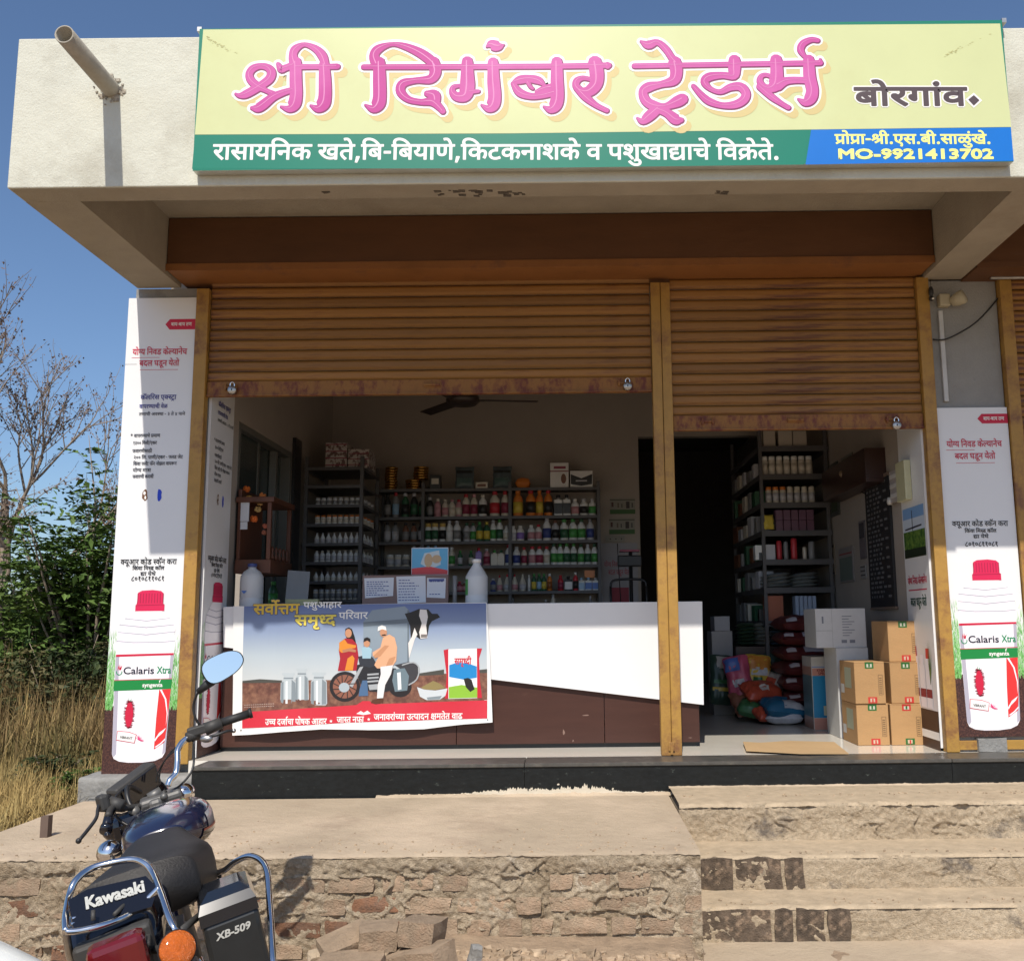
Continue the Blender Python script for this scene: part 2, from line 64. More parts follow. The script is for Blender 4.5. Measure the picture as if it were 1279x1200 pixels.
201: [[241,89,228,79,214,70,200,62,183,56,164,53,142,52,118,54,97,61,79,72,66,87,58,105,56,126,57,139,60,152,66,163,74,174,59,181,46,190,36,201,28,214,23,229,21,246,23,265,30,282,42,296,56,307,74,314,94,316,110,314,125,310,138,302,151,286,156,266,153,250,147,235,136,222,105,241,110,246,113,252,114,257,115,263,114,270,110,277,103,282,92,284,79,281,68,273,60,260,58,244,60,230,66,219,75,210,86,204,98,201,112,198,127,202,144,202,150,202,156,202,162,202,166,201,163,166,160,166,156,166,152,166,149,166,127,164,110,156,99,144,96,127,99,109,110,96,126,89,146,86,163,88,178,91,191,98,203,105,213,114,222,122]],
204: [[313,276,230,276,230,168,242,175,255,180,270,183,288,184,320,184,320,148,294,148,274,148,258,145,244,139,230,128,230,0,190,0,190,96,177,88,162,80,144,75,124,73,105,75,88,80,74,88,62,98,52,114,45,131,41,151,40,177,40,276,0,276,0,311,313,311],[80,276,80,180,81,156,83,140,87,129,94,120,106,111,124,108,144,111,161,117,176,127,190,140,190,276]],
210: [[0,311,258,311,258,276,0,276],[268,174,258,177,247,178,235,176,222,172,210,164,198,150,191,138,184,123,178,104,140,116,144,131,149,144,156,156,144,165,132,171,119,175,104,176,87,174,74,165,66,152,63,136,66,117,74,99,82,88,93,75,105,63,119,50,136,36,154,20,128,-6,109,10,91,26,74,42,60,57,47,72,36,88,29,103,24,120,22,138,24,154,28,169,35,181,48,195,65,205,84,211,102,213,123,211,142,206,154,200,166,193,177,185,198,200,223,210,250,213,257,213,265,212,272,211,278,208]],
215: [[184,161,199,161,212,162,225,164,239,166,243,130,230,128,218,126,204,126,190,126,168,126,146,129,124,133,106,138,95,132,84,126,98,109,114,91,132,73,146,59,160,46,175,33,190,21,163,-6,145,10,127,27,110,44,95,60,80,76,66,90,55,104,45,117,36,128,28,142,23,152,21,161,20,170,22,179,28,188,37,194,52,196,64,195,74,191,83,184,90,175,99,186,105,199,108,214,108,229,108,243,106,256,104,267,100,276,0,276,0,311,202,311,202,276,140,276,144,266,146,256,148,243,149,229,148,209,144,192,139,178,131,166,148,163,167,162]],
254: [[23,26,87,64,70,69,55,78,42,90,31,105,25,124,23,145,26,170,35,191,50,208,70,221,95,229,122,232,134,232,148,230,160,229,170,227,166,190,157,192,146,194,135,195,124,196,107,194,91,190,80,182,68,167,64,146,67,123,79,107,95,97,114,94,135,97,153,104,164,112,175,121,186,130,186,276,0,276,0,311,388,311,388,276,226,276,226,175,239,185,253,193,268,198,284,200,305,197,323,190,338,179,349,163,356,143,358,120,357,104,355,87,350,70,344,53,336,36,326,20,290,40,297,51,304,64,310,77,316,98,318,118,316,139,308,154,297,162,281,165,267,163,254,156,240,144,226,129,226,0,186,0,186,86,181,83,176,80,171,76,166,73,46,-6]],
264: [[260,276,186,276,186,174,158,174,136,174,118,170,103,166,90,159,75,145,66,127,63,108,66,86,74,68,87,54,103,44,121,39,142,37,166,39,188,43,200,48,214,54,228,60,241,24,226,17,210,12,194,7,178,3,160,1,143,0,121,1,100,6,81,13,65,23,50,36,38,50,30,68,25,88,23,110,25,130,31,149,40,165,52,178,68,190,85,198,103,205,124,209,144,210,145,210,145,276,0,276,0,311,260,311],[16,-82,140,-6,160,-6,232,-96,203,-115,144,-42,39,-115]],
269: [[64,32,40,66,163,140,150,157,137,170,127,179,110,187,90,190,76,189,62,186,46,180,28,172,14,208,31,216,49,222,68,227,90,228,108,226,126,222,141,214,157,201,168,191,179,178,191,163,191,276,0,276,0,311,283,311,283,276,232,276,232,0,191,0,191,117]],
274: [[22,26,107,76,90,81,76,88,64,97,53,112,46,129,42,142,40,159,40,179,40,276,0,276,0,311,292,311,292,276,240,276,240,0,199,0,199,96,46,-6],[199,276,80,276,80,184,80,166,82,152,83,141,86,133,90,126,95,120,110,111,131,108,150,111,168,118,185,128,199,140]],
284: [[122,20,98,54,224,129,205,133,187,137,171,142,156,147,142,152,128,157,114,148,99,138,84,129,69,119,53,110,38,101,14,135,27,142,41,149,54,156,66,163,79,170,92,177,76,189,63,202,55,214,47,232,44,252,47,268,54,284,66,297,81,307,101,314,124,316,144,314,163,308,178,298,190,284,197,268,200,250,197,230,188,211,180,200,170,190,160,180,175,175,193,170,212,165,231,161,250,157,268,155,268,276,230,276,230,311,361,311,361,276,309,276,309,0,268,0,268,117],[84,248,86,236,92,223,100,214,110,205,124,196,139,208,150,221,157,235,159,250,156,265,149,275,137,281,122,283,108,281,96,274,87,264]],
418: [[249,80,230,82,213,88,199,99,188,113,181,131,179,150,179,151,179,152,171,156,162,159,153,162,142,163,130,152,116,143,100,134,84,127,99,110,117,91,136,73,151,60,166,46,182,33,198,21,170,-6,151,10,133,27,115,44,98,60,83,76,69,90,57,104,46,117,38,128,28,142,23,152,21,161,20,170,22,179,28,188,37,194,52,196,64,195,74,191,83,184,90,174,107,186,119,200,126,216,128,234,127,245,126,257,123,267,120,276,0,276,0,311,400,311,400,276,160,276,166,255,168,229,167,211,162,195,176,191,189,186,200,199,214,210,233,216,255,218,274,217,293,212,309,205,324,195,338,182,350,168,361,152,372,134,382,116,350,99,335,125,320,147,306,163,290,175,274,182,256,184,237,182,224,174,217,162,214,149,217,133,225,123,236,117,250,115,257,115,265,116,272,118,280,121,292,88,280,83,269,81,258,80]],
462: [[85,276,85,0,44,0,44,276,0,276,0,311,136,311,136,276],[45,308,38,332,31,353,24,370,13,389,2,402,-12,409,-28,412,-38,411,-48,409,-56,407,-63,404,-75,441,-54,446,-30,448,-7,446,10,440,20,432,30,422,39,410,51,431,73,444,102,448,117,447,132,445,144,441,155,436,144,403,135,407,126,410,116,413,106,414,88,411,75,402,67,389,64,374,65,368,65,363,71,347,77,328,82,308]],
500: [[0,311,506,311,506,276,454,276,454,0,414,0,414,82,400,74,384,66,364,61,340,59,317,61,295,69,277,80,264,96,255,116,252,138,254,152,259,165,266,176,274,186,206,184,206,220,348,220,356,220,366,220,373,220,376,220,373,185,357,185,339,184,323,180,310,173,297,158,292,137,296,118,307,105,323,97,340,94,364,97,383,105,395,112,405,121,414,130,414,276,0,276],[252,99,242,91,230,82,216,73,199,66,180,61,158,59,135,61,113,69,95,80,82,96,73,116,70,138,72,152,77,165,84,176,92,186,19,184,19,220,160,220,169,220,178,220,185,220,189,220,186,185,175,185,157,184,141,180,128,173,115,158,110,137,114,118,125,105,141,97,158,94,182,97,201,105,212,112,223,121,232,130]],
521: [[170,-6,156,7,141,21,128,34,116,47,105,61,97,76,90,90,86,105,85,121,86,134,91,146,98,156,105,164,19,164,19,200,256,200,256,276,0,276,0,311,348,311,348,276,296,276,296,0,256,0,256,164,198,164,176,163,160,161,147,157,137,150,128,137,126,118,128,103,134,86,144,71,158,56,176,38,198,20]],
536: [[132,-6,106,-3,83,3,64,14,50,29,41,47,38,68,40,85,45,101,54,115,41,127,30,141,23,157,21,176,22,189,26,200,32,209,40,216,52,224,66,229,82,232,101,232,135,232,135,276,0,276,0,311,350,311,350,276,298,276,298,-6,257,-6,257,50,244,38,228,26,216,17,202,10,187,4,171,-1,152,-5],[257,276,176,276,176,197,102,197,88,197,80,196,74,194,68,190,63,183,61,174,62,163,67,154,74,146,83,138,100,145,119,149,138,150,146,150,154,149,164,148,173,148,181,146,186,145,184,109,174,110,164,112,152,113,141,114,122,112,106,108,94,102,83,89,79,70,83,52,94,40,111,32,132,30,157,32,181,39,202,50,216,62,230,75,244,89,257,106]],
568: [[190,21,163,-6,145,10,127,27,110,44,95,60,80,76,66,90,55,104,45,117,36,128,28,142,23,152,21,161,20,170,22,179,28,188,37,194,52,196,64,195,74,191,83,184,90,175,99,186,105,199,108,214,108,229,108,243,106,256,104,267,100,276,0,276,0,311,247,311,261,315,276,316,296,314,315,307,327,300,337,291,346,280,353,268,357,252,358,234,356,212,349,191,338,174,323,160,304,147,281,137,293,121,307,110,324,104,347,102,371,104,392,112,403,119,415,128,426,138,426,276,385,276,385,311,518,311,518,276,466,276,466,0,426,0,426,90,410,81,392,73,370,68,344,66,322,68,301,73,283,82,267,95,253,111,242,130,226,127,208,126,190,126,168,126,146,129,124,133,106,138,95,132,84,126,98,109,114,91,132,73,146,59,160,46,175,33],[184,161,204,161,222,162,240,165,260,168,278,176,294,185,304,195,314,213,318,234,315,255,306,271,292,281,276,284,264,282,255,278,249,271,247,260,251,246,265,236,288,230,284,196,264,200,246,206,232,215,222,227,215,242,213,260,214,268,215,276,140,276,144,266,146,256,148,243,149,229,148,209,144,192,139,178,131,166,148,163,167,162]],
797: [[69,170,128,250,36,256,44,304,139,276,128,372,178,372,168,276,265,304,272,256,179,250,239,170,196,146,152,234,114,146]],
799: [[23,-64,28,-45,33,-23,37,-2,41,20,45,40,48,58,96,58,100,52,95,34,88,15,81,-6,73,-26,65,-46,56,-64]],
800: [[24,169,146,169,146,128,24,128]],
801: [[36,27,38,43,45,53,55,59,66,60,79,59,89,53,96,43,98,27,96,12,89,1,79,-5,66,-7,55,-5,45,1,38,12]],
802: [[152,416,194,416,62,-83,21,-83]]}
LN = {'sign2': (21701, [(52, 0), (66, 409), (60, 668), (66, 1344), (51, 1603), (67, 2183), (44, 2442), (25, 2997), (26, 4019), (40, 4837), (75, 5407), (799, 5407), (67, 5675), (48, 5934), (800, 6505), (67, 6845), (48, 7104), (51, 7675), (66, 8255), (39, 8514), (75, 9237), (799, 9237), (67, 9505), (25, 9764), (35, 10526), (25, 11030), (44, 11792), (66, 12347), (58, 12606), (25, 13286), (75, 14048), (57, 14308), (46, 15124), (58, 15692), (69, 16372), (26, 16372), (66, 17190), (536, 17449), (66, 18133), (30, 18392), (75, 19026), (67, 19286), (57, 19545), (254, 20101), (75, 20863), (40, 20863), (75, 21433), (801, 21433)]),
'town': (2617, [(48, 0), (79, 571), (52, 830), (27, 1239), (66, 1802), (6, 2061), (57, 2061)]),
'prop': (8604, [(274, 0), (79, 568), (274, 827), (66, 1395), (800, 1654), (284, 1994), (68, 2701), (801, 2960), (19, 3228), (60, 3781), (801, 4457), (48, 4725), (68, 5296), (801, 5555), (60, 5823), (66, 6499), (55, 6758), (69, 7518), (6, 7518), (26, 7518), (75, 8336), (801, 8336)]),
'tag': (4713, [(48, 0), (66, 571), (51, 830), (800, 1410), (48, 1750), (66, 2321), (51, 2580), (40, 3420), (39, 3990)]),
'p2': (7457, [(51, 0), (79, 580), (185, 839), (51, 1120), (67, 1960), (44, 2219), (57, 2774), (37, 3330), (25, 4167), (75, 4929), (210, 4929), (51, 5429), (66, 6009), (44, 6268), (75, 6823), (30, 6823)]),
'p3': (5421, [(48, 0), (42, 571), (54, 1091), (28, 2029), (37, 2620), (70, 3197), (44, 3197), (51, 4012), (75, 4592), (40, 4592), (79, 5162)]),
'p4': (5352, [(25, 0), (73, 762), (54, 762), (67, 1440), (52, 1699), (60, 2108), (19, 3044), (183, 3597), (215, 4200), (264, 4589), (66, 5093)]),
'p5': (5567, [(57, 0), (66, 556), (46, 815), (52, 1383), (197, 1792), (51, 2259), (66, 2839), (30, 3098), (68, 3732), (57, 4251), (75, 4807), (55, 4807)]),
'p6': (10000, [(40, 0), (39, 570), (66, 1293), (30, 1552), (68, 2186), (9, 2705), (57, 3469), (568, 4025), (66, 5047), (800, 5566), (109, 6166), (40, 6977), (75, 7547), (110, 7807), (46, 8618), (66, 9186), (44, 9445), (75, 10000)]),
'q1': (7007, [(797, 0), (57, 867), (66, 1423), (46, 1682), (52, 2250), (197, 2659), (51, 3126), (66, 3706), (30, 3965), (75, 4599), (274, 4859), (50, 5427), (66, 6025), (39, 6284)]),
'q2': (6411, [(107, 0), (110, 551), (106, 1102), (106, 1653), (67, 2464), (50, 2723), (54, 3321), (68, 3999), (802, 4258), (19, 4687), (25, 5240), (52, 6002)]),
'q3': (4756, [(47, 0), (57, 771), (66, 1327), (52, 1586), (39, 1995), (68, 2718), (60, 2977), (66, 3653), (36, 3912), (68, 4497)]),
'q4': (11573, [(108, 0), (106, 551), (106, 1102), (67, 1913), (54, 2172), (801, 2850), (46, 3378), (66, 3946), (39, 4205), (68, 4928), (802, 5187), (19, 5616), (25, 6169), (52, 6931), (800, 7600), (204, 8200), (54, 8812), (37, 9490), (32, 10327), (75, 11069), (35, 11069)]),
'q5': (10969, [(67, 0), (25, 259), (6, 1021), (57, 1021), (66, 1577), (204, 2096), (54, 2708), (73, 3386), (35, 3386), (47, 4150), (73, 4921), (44, 4921), (44, 5736), (79, 6291), (33, 6550), (54, 7306), (57, 8244), (66, 8800), (46, 9059), (418, 9627), (44, 10414)]),
'q6': (3628, [(51, 0), (79, 580), (185, 839), (51, 1120), (50, 1960), (66, 2558), (269, 2817), (66, 3369)]),
'q7': (5482, [(47, 0), (57, 771), (66, 1327), (52, 1586), (39, 1995), (68, 2718), (25, 3237), (52, 3999), (66, 4408), (57, 4667), (68, 5223)]),
'r1': (8129, [(183, 0), (51, 603), (70, 1183), (10, 1183), (52, 2206), (25, 2875), (79, 3637), (37, 3896), (215, 4733), (25, 5122), (73, 5884), (44, 5884), (25, 6699), (52, 7461), (66, 7870)]),
'r2': (5878, [(67, 0), (25, 259), (6, 1021), (57, 1021), (66, 1577), (67, 2096), (50, 2355), (215, 2953), (37, 3342), (25, 4179), (77, 4941), (54, 5200)]),
'r3': (2425, [(536, 0), (66, 684), (51, 1203), (75, 1783), (41, 1783), (75, 2425)]),
'r4': (5510, [(114, 0), (106, 551), (107, 1102), (106, 1653), (114, 2204), (107, 2755), (107, 3306), (106, 3857), (114, 4408), (107, 4959)]),
'b1': (2770, [(60, 0), (57, 676), (462, 1232), (521, 1491), (50, 2172)]),
'b2': (3470, [(46, 0), (58, 568), (69, 1248), (10, 1248), (61, 2271), (66, 2802), (52, 3061)]),
'b3': (2156, [(60, 0), (50, 676), (71, 1274), (201, 1274), (42, 1636)]),
'b4': (2460, [(46, 0), (67, 568), (52, 827), (57, 1236), (66, 1792), (52, 2051)]),
'c1': (9129, [(13, 0), (500, 548), (42, 1806), (32, 2326), (66, 3068), (181, 3327), (30, 3327), (66, 3961), (46, 4480), (79, 5048), (59, 5307), (25, 5885), (10, 6907), (61, 7930), (66, 8461), (52, 8720)]),
'c2': (3805, [(32, 0), (66, 742), (215, 1001), (40, 1390), (44, 2220), (47, 2775), (66, 3546)]),
'c3': (11422, [(32, 0), (44, 742), (66, 1297), (57, 1556), (52, 2112), (66, 2521), (6, 2780), (188, 2780), (51, 3176), (66, 3756), (13, 4275), (198, 4823), (46, 5172), (66, 5740), (42, 5999), (44, 6519), (179, 7334), (50, 8046), (40, 8644), (75, 9214), (40, 9214), (57, 10044), (66, 10600), (38, 10859)]),
'bag': (2415, [(60, 0), (50, 676), (71, 1274), (201, 1274), (42, 1636), (68, 2156)])}

# ---------------------------------------------------------------- camera
FOC, PCX, PCY, CAMH, CAMD = 1200.0, 712.0, 600.0, 0.85, 6.4
PITCH = math.atan(177 / 1200); ROLL = -0.011
cd = bpy.data.cameras.new('camera'); cam = bpy.data.objects.new('camera', cd); COL.objects.link(cam)
CAMR = Matrix.Rotation(math.pi / 2 + PITCH, 3, 'X') @ Matrix.Rotation(ROLL, 3, 'Z')
CAMP = Vector((0, -CAMD, CAMH))
cam.matrix_world = Matrix.Translation(CAMP) @ CAMR.to_4x4()
cd.sensor_width = 36; cd.lens = FOC / 1279 * 36; cd.shift_x = (639.5 - PCX) / 1279
cd.clip_start = 0.05; cd.clip_end = 3000
sc.camera = cam

# ---------------------------------------------------------------- light
SUN_DIR = Vector((0.19, 1.536, -1.85)).normalized()          # the way the light travels
w = bpy.data.worlds.new('World'); sc.world = w; w.use_nodes = True
nt = w.node_tree
bg = nt.nodes['Background']
sky = nt.nodes.new('ShaderNodeTexSky'); sky.sky_type = 'NISHITA'; sky.sun_disc = False
sky.sun_elevation = math.asin(-SUN_DIR.z)
sky.sun_rotation = math.atan2(-SUN_DIR.x, -SUN_DIR.y)
sky.altitude = 300; sky.air_density = 1.0; sky.dust_density = 1.3; sky.ozone_density = 5.5
nt.links.new(sky.outputs[0], bg.inputs[0]); bg.inputs[1].default_value = 0.13
sl = bpy.data.lights.new('sun', 'SUN'); so = bpy.data.objects.new('sun', sl); COL.objects.link(so)
sl.energy = 4.6; sl.angle = R(0.53); sl.color = (1.0, 0.93, 0.83)
so.rotation_euler = SUN_DIR.to_track_quat('-Z', 'Y').to_euler()
sc.view_settings.view_transform = 'Standard'; sc.view_settings.look = 'None'
sc.view_settings.exposure = 0.0; sc.view_settings.gamma = 1.0
sc.view_settings.use_curve_mapping = False
sc.cycles.use_adaptive_sampling = True
sc.cycles.max_bounces = 8; sc.cycles.diffuse_bounces = 5; sc.cycles.glossy_bounces = 4
sc.cycles.use_denoising = True
sc.cycles.sample_clamp_indirect = 6

# ---------------------------------------------------------------- helpers
def ray(px, py):
    return CAMR @ Vector(((px - PCX) / FOC, (PCY - py) / FOC, -1))
def at(px, py, Y):
    r = ray(px, py); return CAMP + r * ((Y + CAMD) / r.y)
def atz(px, py, z):
    r = ray(px, py); return CAMP + r * ((z - CAMH) / r.z)
def atx(px, py, x):
    r = ray(px, py); return CAMP + r * (x / r.x)

def lin(c):
    if isinstance(c, str):
        c = [int(c[i:i + 2], 16) / 255 for i in (0, 2, 4)]
        return tuple(v / 12.92 if v <= .04045 else ((v + .055) / 1.055) ** 2.4 for v in c)
    return tuple(c)

MATS = {}
def mat(name, col, rough=0.7, metal=0.0, var=0.12, vs=6.0, bump=0.0, bs=60.0, col2=None, cs=3.0, cthr=(.45, .62),
        spec=0.5, trans=0.0, emit=0.0, stretch=None, coat=0.0, bump2=0.0, bs2=8.0, perobj=0.0, dirt=None, dthr=(.62, .75), ds=2.0):
    if name in MATS: return MATS[name]
    m = bpy.data.materials.new(name); m.use_nodes = True; MATS[name] = m
    t = m.node_tree; N = t.nodes; L = t.links; b = N['Principled BSDF']
    c = lin(col)
    tc = N.new('ShaderNodeTexCoord'); vec = tc.outputs['Object']
    if stretch:
        mp = N.new('ShaderNodeMapping'); mp.inputs['Scale'].default_value = stretch
        L.new(vec, mp.inputs[0]); vec = mp.outputs[0]
    def nz(scale, det=6, ro=.6):
        n = N.new('ShaderNodeTexNoise'); n.inputs['Scale'].default_value = scale
        n.inputs['Detail'].default_value = det; n.inputs['Roughness'].default_value = ro
        L.new(vec, n.inputs['Vector']); return n.outputs[0]
    def mix(f, a, bb, mode='MIX'):
        x = N.new('ShaderNodeMix'); x.data_type = 'RGBA'; x.blend_type = mode
        if isinstance(f, float): x.inputs[0].default_value = f
        else: L.new(f, x.inputs[0])
        for s, v in ((6, a), (7, bb)):
            if isinstance(v, tuple): x.inputs[s].default_value = (*v, 1)
            else: L.new(v, x.inputs[s])
        return x.outputs[2]
    def ramp(f, lo, hi):
        x = N.new('ShaderNodeMapRange'); x.inputs[1].default_value = lo; x.inputs[2].default_value = hi
        L.new(f, x.inputs[0]); return x.outputs[0]
    out = c
    if col2 is not None: out = mix(ramp(nz(cs), *cthr), out, lin(col2))
    if dirt is not None: out = mix(ramp(nz(ds, 9, .72), *dthr), out, lin(dirt))
    if var > 0:
        f = ramp(nz(vs, 8, .65), .3, .7)
        a = mix(f, tuple([1 - var] * 3), tuple([1 + var] * 3))
        out = mix(1.0, out, a, 'MULTIPLY')
    if perobj > 0:
        oi = N.new('ShaderNodeObjectInfo')
        hs = N.new('ShaderNodeHueSaturation')
        mr = N.new('ShaderNodeMapRange'); mr.inputs[3].default_value = 1 - perobj; mr.inputs[4].default_value = 1 + perobj
        L.new(oi.outputs['Random'], mr.inputs[0]); L.new(mr.outputs[0], hs.inputs['Value'])
        if isinstance(out, tuple): hs.inputs['Color'].default_value = (*out, 1)
        else: L.new(out, hs.inputs['Color'])
        out = hs.outputs[0]
    if isinstance(out, tuple): b.inputs['Base Color'].default_value = (*out, 1)
    else: L.new(out, b.inputs['Base Color'])
    b.inputs['Roughness'].default_value = rough; b.inputs['Metallic'].default_value = metal
    b.inputs['Specular IOR Level'].default_value = spec
    if trans: b.inputs['Transmission Weight'].default_value = trans
    if coat: b.inputs['Coat Weight'].default_value = coat; b.inputs['Coat Roughness'].default_value = .08
    if emit:
        b.inputs['Emission Color'].default_value = (*c, 1); b.inputs['Emission Strength'].default_value = emit
    if bump or bump2:
        last = None
        for s, k, dist in ((bump2, bs2, .05), (bump, bs, .012)):
            if not s: continue
            bp = N.new('ShaderNodeBump'); bp.inputs['Strength'].default_value = min(1, s); bp.inputs['Distance'].default_value = dist * max(1, s)
            L.new(nz(k, 8, .65), bp.inputs['Height'])
            if last: L.new(last, bp.inputs['Normal'])
            last = bp.outputs[0]
        L.new(last, b.inputs['Normal'])
    return m

class MB:
    def __init__(s): s.v = []; s.f = []; s.sm = []
    def add(s, vs, fs, smooth=False):
        o = len(s.v); s.v += [tuple(v) for v in vs]
        for f in fs: s.f.append([o + i for i in f]); s.sm.append(smooth)
        return s
    def box(s, a, b, M=None, jit=0, bev=0):
        x0, y0, z0 = a; x1, y1, z1 = b
        if bev:
            bm = bmesh.new(); bmesh.ops.create_cube(bm, size=1)
            for v in bm.verts: v.co = Vector((x0 + (v.co.x + .5) * (x1 - x0), y0 + (v.co.y + .5) * (y1 - y0), z0 + (v.co.z + .5) * (z1 - z0)))
            bmesh.ops.bevel(bm, geom=bm.edges[:], offset=bev, segments=1 if bev < .004 else 2, affect='EDGES', profile=.5)
            vs = [v.co.copy() for v in bm.verts]; fs = [[v.index for v in f.verts] for f in bm.faces]; bm.free()
        else:
            vs = [Vector(p) for p in ((x0, y0, z0), (x1, y0, z0), (x1, y1, z0), (x0, y1, z0), (x0, y0, z1), (x1, y0, z1), (x1, y1, z1), (x0, y1, z1))]
            fs = [(0, 3, 2, 1), (4, 5, 6, 7), (0, 1, 5, 4), (1, 2, 6, 5), (2, 3, 7, 6), (3, 0, 4, 7)]
        if jit: vs = [v + Vector([rnd.uniform(-jit, jit) for _ in range(3)]) for v in vs]
        if M is not None: vs = [M @ v for v in vs]
        return s.add(vs, fs)
    def tube(s, pts, r, n=10, caps=True, closed=False):
        pts = [Vector(p) for p in pts]; rr = r if isinstance(r, (list, tuple)) else [r] * len(pts)
        rings = []; up = None
        for i, p in enumerate(pts):
            if closed: t = (pts[(i + 1) % len(pts)] - pts[i - 1])
            else: t = (pts[min(i + 1, len(pts) - 1)] - pts[max(i - 1, 0)])
            t.normalize()
            if up is None: up = Vector((0, 0, 1)) if abs(t.z) < .9 else Vector((1, 0, 0))
            u = (up - t * up.dot(t)).normalized(); up = u; v = t.cross(u)
            rings.append([p + (u * math.cos(2 * math.pi * k / n) + v * math.sin(2 * math.pi * k / n)) * rr[i] for k in range(n)])
        vs = [q for g in rings for q in g]; fs = []
        m = len(pts)
        for i in range(m if closed else m - 1):
            j = (i + 1) % m
            for k in range(n): fs.append((i * n + k, i * n + (k + 1) % n, j * n + (k + 1) % n, j * n + k))
        if caps and not closed:
            fs.append(tuple(range(n))[::-1]); fs.append(tuple((m - 1) * n + k for k in range(n)))
        return s.add(vs, fs, True)
    def lathe(s, prof, M=None, n=16, sx=1, sy=1, smooth=True):
        vs = []; fs = []
        for (r_, z) in prof:
            for k in range(n):
                a = 2 * math.pi * k / n; vs.append(Vector((r_ * math.cos(a) * sx, r_ * math.sin(a) * sy, z)))
        for i in range(len(prof) - 1):
            for k in range(n): fs.append((i * n + k, i * n + (k + 1) % n, (i + 1) * n + (k + 1) % n, (i + 1) * n + k))
        fs.append(tuple(range(n))[::-1]); fs.append(tuple((len(prof) - 1) * n + k for k in range(n)))
        if M is not None: vs = [M @ v for v in vs]
        return s.add(vs, fs, smooth)
    def prism(s, poly, M, d):                # poly in local xy, thickness d along local z
        n = len(poly); vs = [M @ Vector((x, y, 0)) for x, y in poly] + [M @ Vector((x, y, d)) for x, y in poly]
        fs = [tuple(range(n))[::-1], tuple(range(n, 2 * n))] + [(i, (i + 1) % n, n + (i + 1) % n, n + i) for i in range(n)]
        return s.add(vs, fs)
    def ball(s, c, r, M=None, n=12, sc_=(1, 1, 1)):
        prof = [(max(.001, r * math.sin(math.pi * i / n)), -r * math.cos(math.pi * i / n)) for i in range(n + 1)]
        T = Matrix.Translation(Vector(c)) @ (M.to_4x4() if M is not None else Matrix.Identity(4)) @ Matrix.Diagonal((*sc_, 1))
        return s.lathe(prof, T, n=n + 4)
    def mesh(s, name):
        me = bpy.data.meshes.new(name); me.from_pydata(s.v, [], s.f); me.update()
        if any(s.sm): me.polygons.foreach_set('use_smooth', s.sm)
        return me
    def build(s, name, m, parent=None, fixn=True):
        me = s.mesh(name)
        if fixn and len(s.f) < 60000:
            bm = bmesh.new(); bm.from_mesh(me); bmesh.ops.recalc_face_normals(bm, faces=bm.faces); bm.to_mesh(me); bm.free()
        return link(name, me, m, parent)

def link(name, me, m, parent=None, loc=None, rot=None):
    o = bpy.data.objects.new(name, me); COL.objects.link(o)
    if m is not None and not me.materials: me.materials.append(m)
    if parent is not None: o.parent = parent
    if loc is not None: o.location = loc
    if rot is not None: o.rotation_euler = rot
    return o
def sub(o, parent):
    """parent o to a thing while keeping its world-space mesh where it is"""
    o.parent = parent; return o
def tag(o, label=None, cat=None, group=None, kind=None):
    if label: o['label'] = label
    if cat: o['category'] = cat
    if group: o['group'] = group
    if kind: o['kind'] = kind
    return o
def thing(name, label, cat, group=None, loc=(0, 0, 0), rot=(0, 0, 0)):
    o = bpy.data.objects.new(name, None); COL.objects.link(o); o.location = loc; o.rotation_euler = rot
    o.empty_display_size = .05
    return tag(o, label, cat, group)
def copy_tree(o, parent=None):
    c = o.copy(); COL.objects.link(c)
    if parent is not None: c.parent = parent
    for ch in [x for x in o.children]: copy_tree(ch, c)
    return c
def smooth_path(P, k=6, closed=False):
    n = len(P); out = []
    P = [tuple(p) for p in P]
    rng = range(n if closed else n - 1)
    for i in rng:
        p0 = P[i - 1] if (closed or i > 0) else P[0]; p1 = P[i]; p2 = P[(i + 1) % n]
        p3 = P[(i + 2) % n] if (closed or i + 2 < n) else P[-1]
        for j in range(k):
            t = j / k
            out.append(tuple(.5 * (2 * b + (c - a) * t + (2 * a - 5 * b + 4 * c - d) * t * t + (-a + 3 * b - 3 * c + d) * t ** 3) for a, b, c, d in zip(p0, p1, p2, p3)))
    if not closed: out.append(P[-1])
    return out

# ---------------------------------------------------------------- flat print on boards
# a print frame is a 4x4 matrix: local x to the right, local y up, local z out of the board
def frame(o, ux, uy):
    ux = Vector(ux).normalized(); uy = Vector(uy).normalized(); uz = ux.cross(uy)
    M = Matrix((ux, uy, uz)).transposed().to_4x4(); M.translation = Vector(o); return M
def flatpoly(mb, poly, M, z):
    mb.add([M @ Vector((x, y, z)) for x, y in poly], [tuple(range(len(poly)))])
def tri_poly(polys, bold=0.0):
    """fill (even-odd) polygons by a 2D curve -> (verts2d, faces)"""
    cu = bpy.data.curves.new('c', 'CURVE'); cu.dimensions = '2D'; cu.fill_mode = 'BOTH'
    for c in polys:
        s = cu.splines.new('POLY'); s.points.add(len(c) - 1); s.use_cyclic_u = True
        for i, (x, y) in enumerate(c): s.points[i].co = (x, y, 0, 1)
    o = bpy.data.objects.new('c', cu); COL.objects.link(o)
    dg = bpy.context.evaluated_depsgraph_get(); me = bpy.data.meshes.new_from_object(o.evaluated_get(dg))
    vs = [(v.co.x, v.co.y) for v in me.vertices]; fs = [tuple(p.vertices) for p in me.polygons]
    bpy.data.objects.remove(o); bpy.data.curves.remove(cu); bpy.data.meshes.remove(me)
    return vs, fs
def dec(cs):
    return [[(c[i] / 500, c[i + 1] / 500) for i in range(0, len(c), 2)] for c in cs]
GC = {}
def glyph(g):
    if g not in GC:
        cs = dec(GL[g]); GC[g] = (cs, tri_poly(cs))
    return GC[g]
_latin = {}
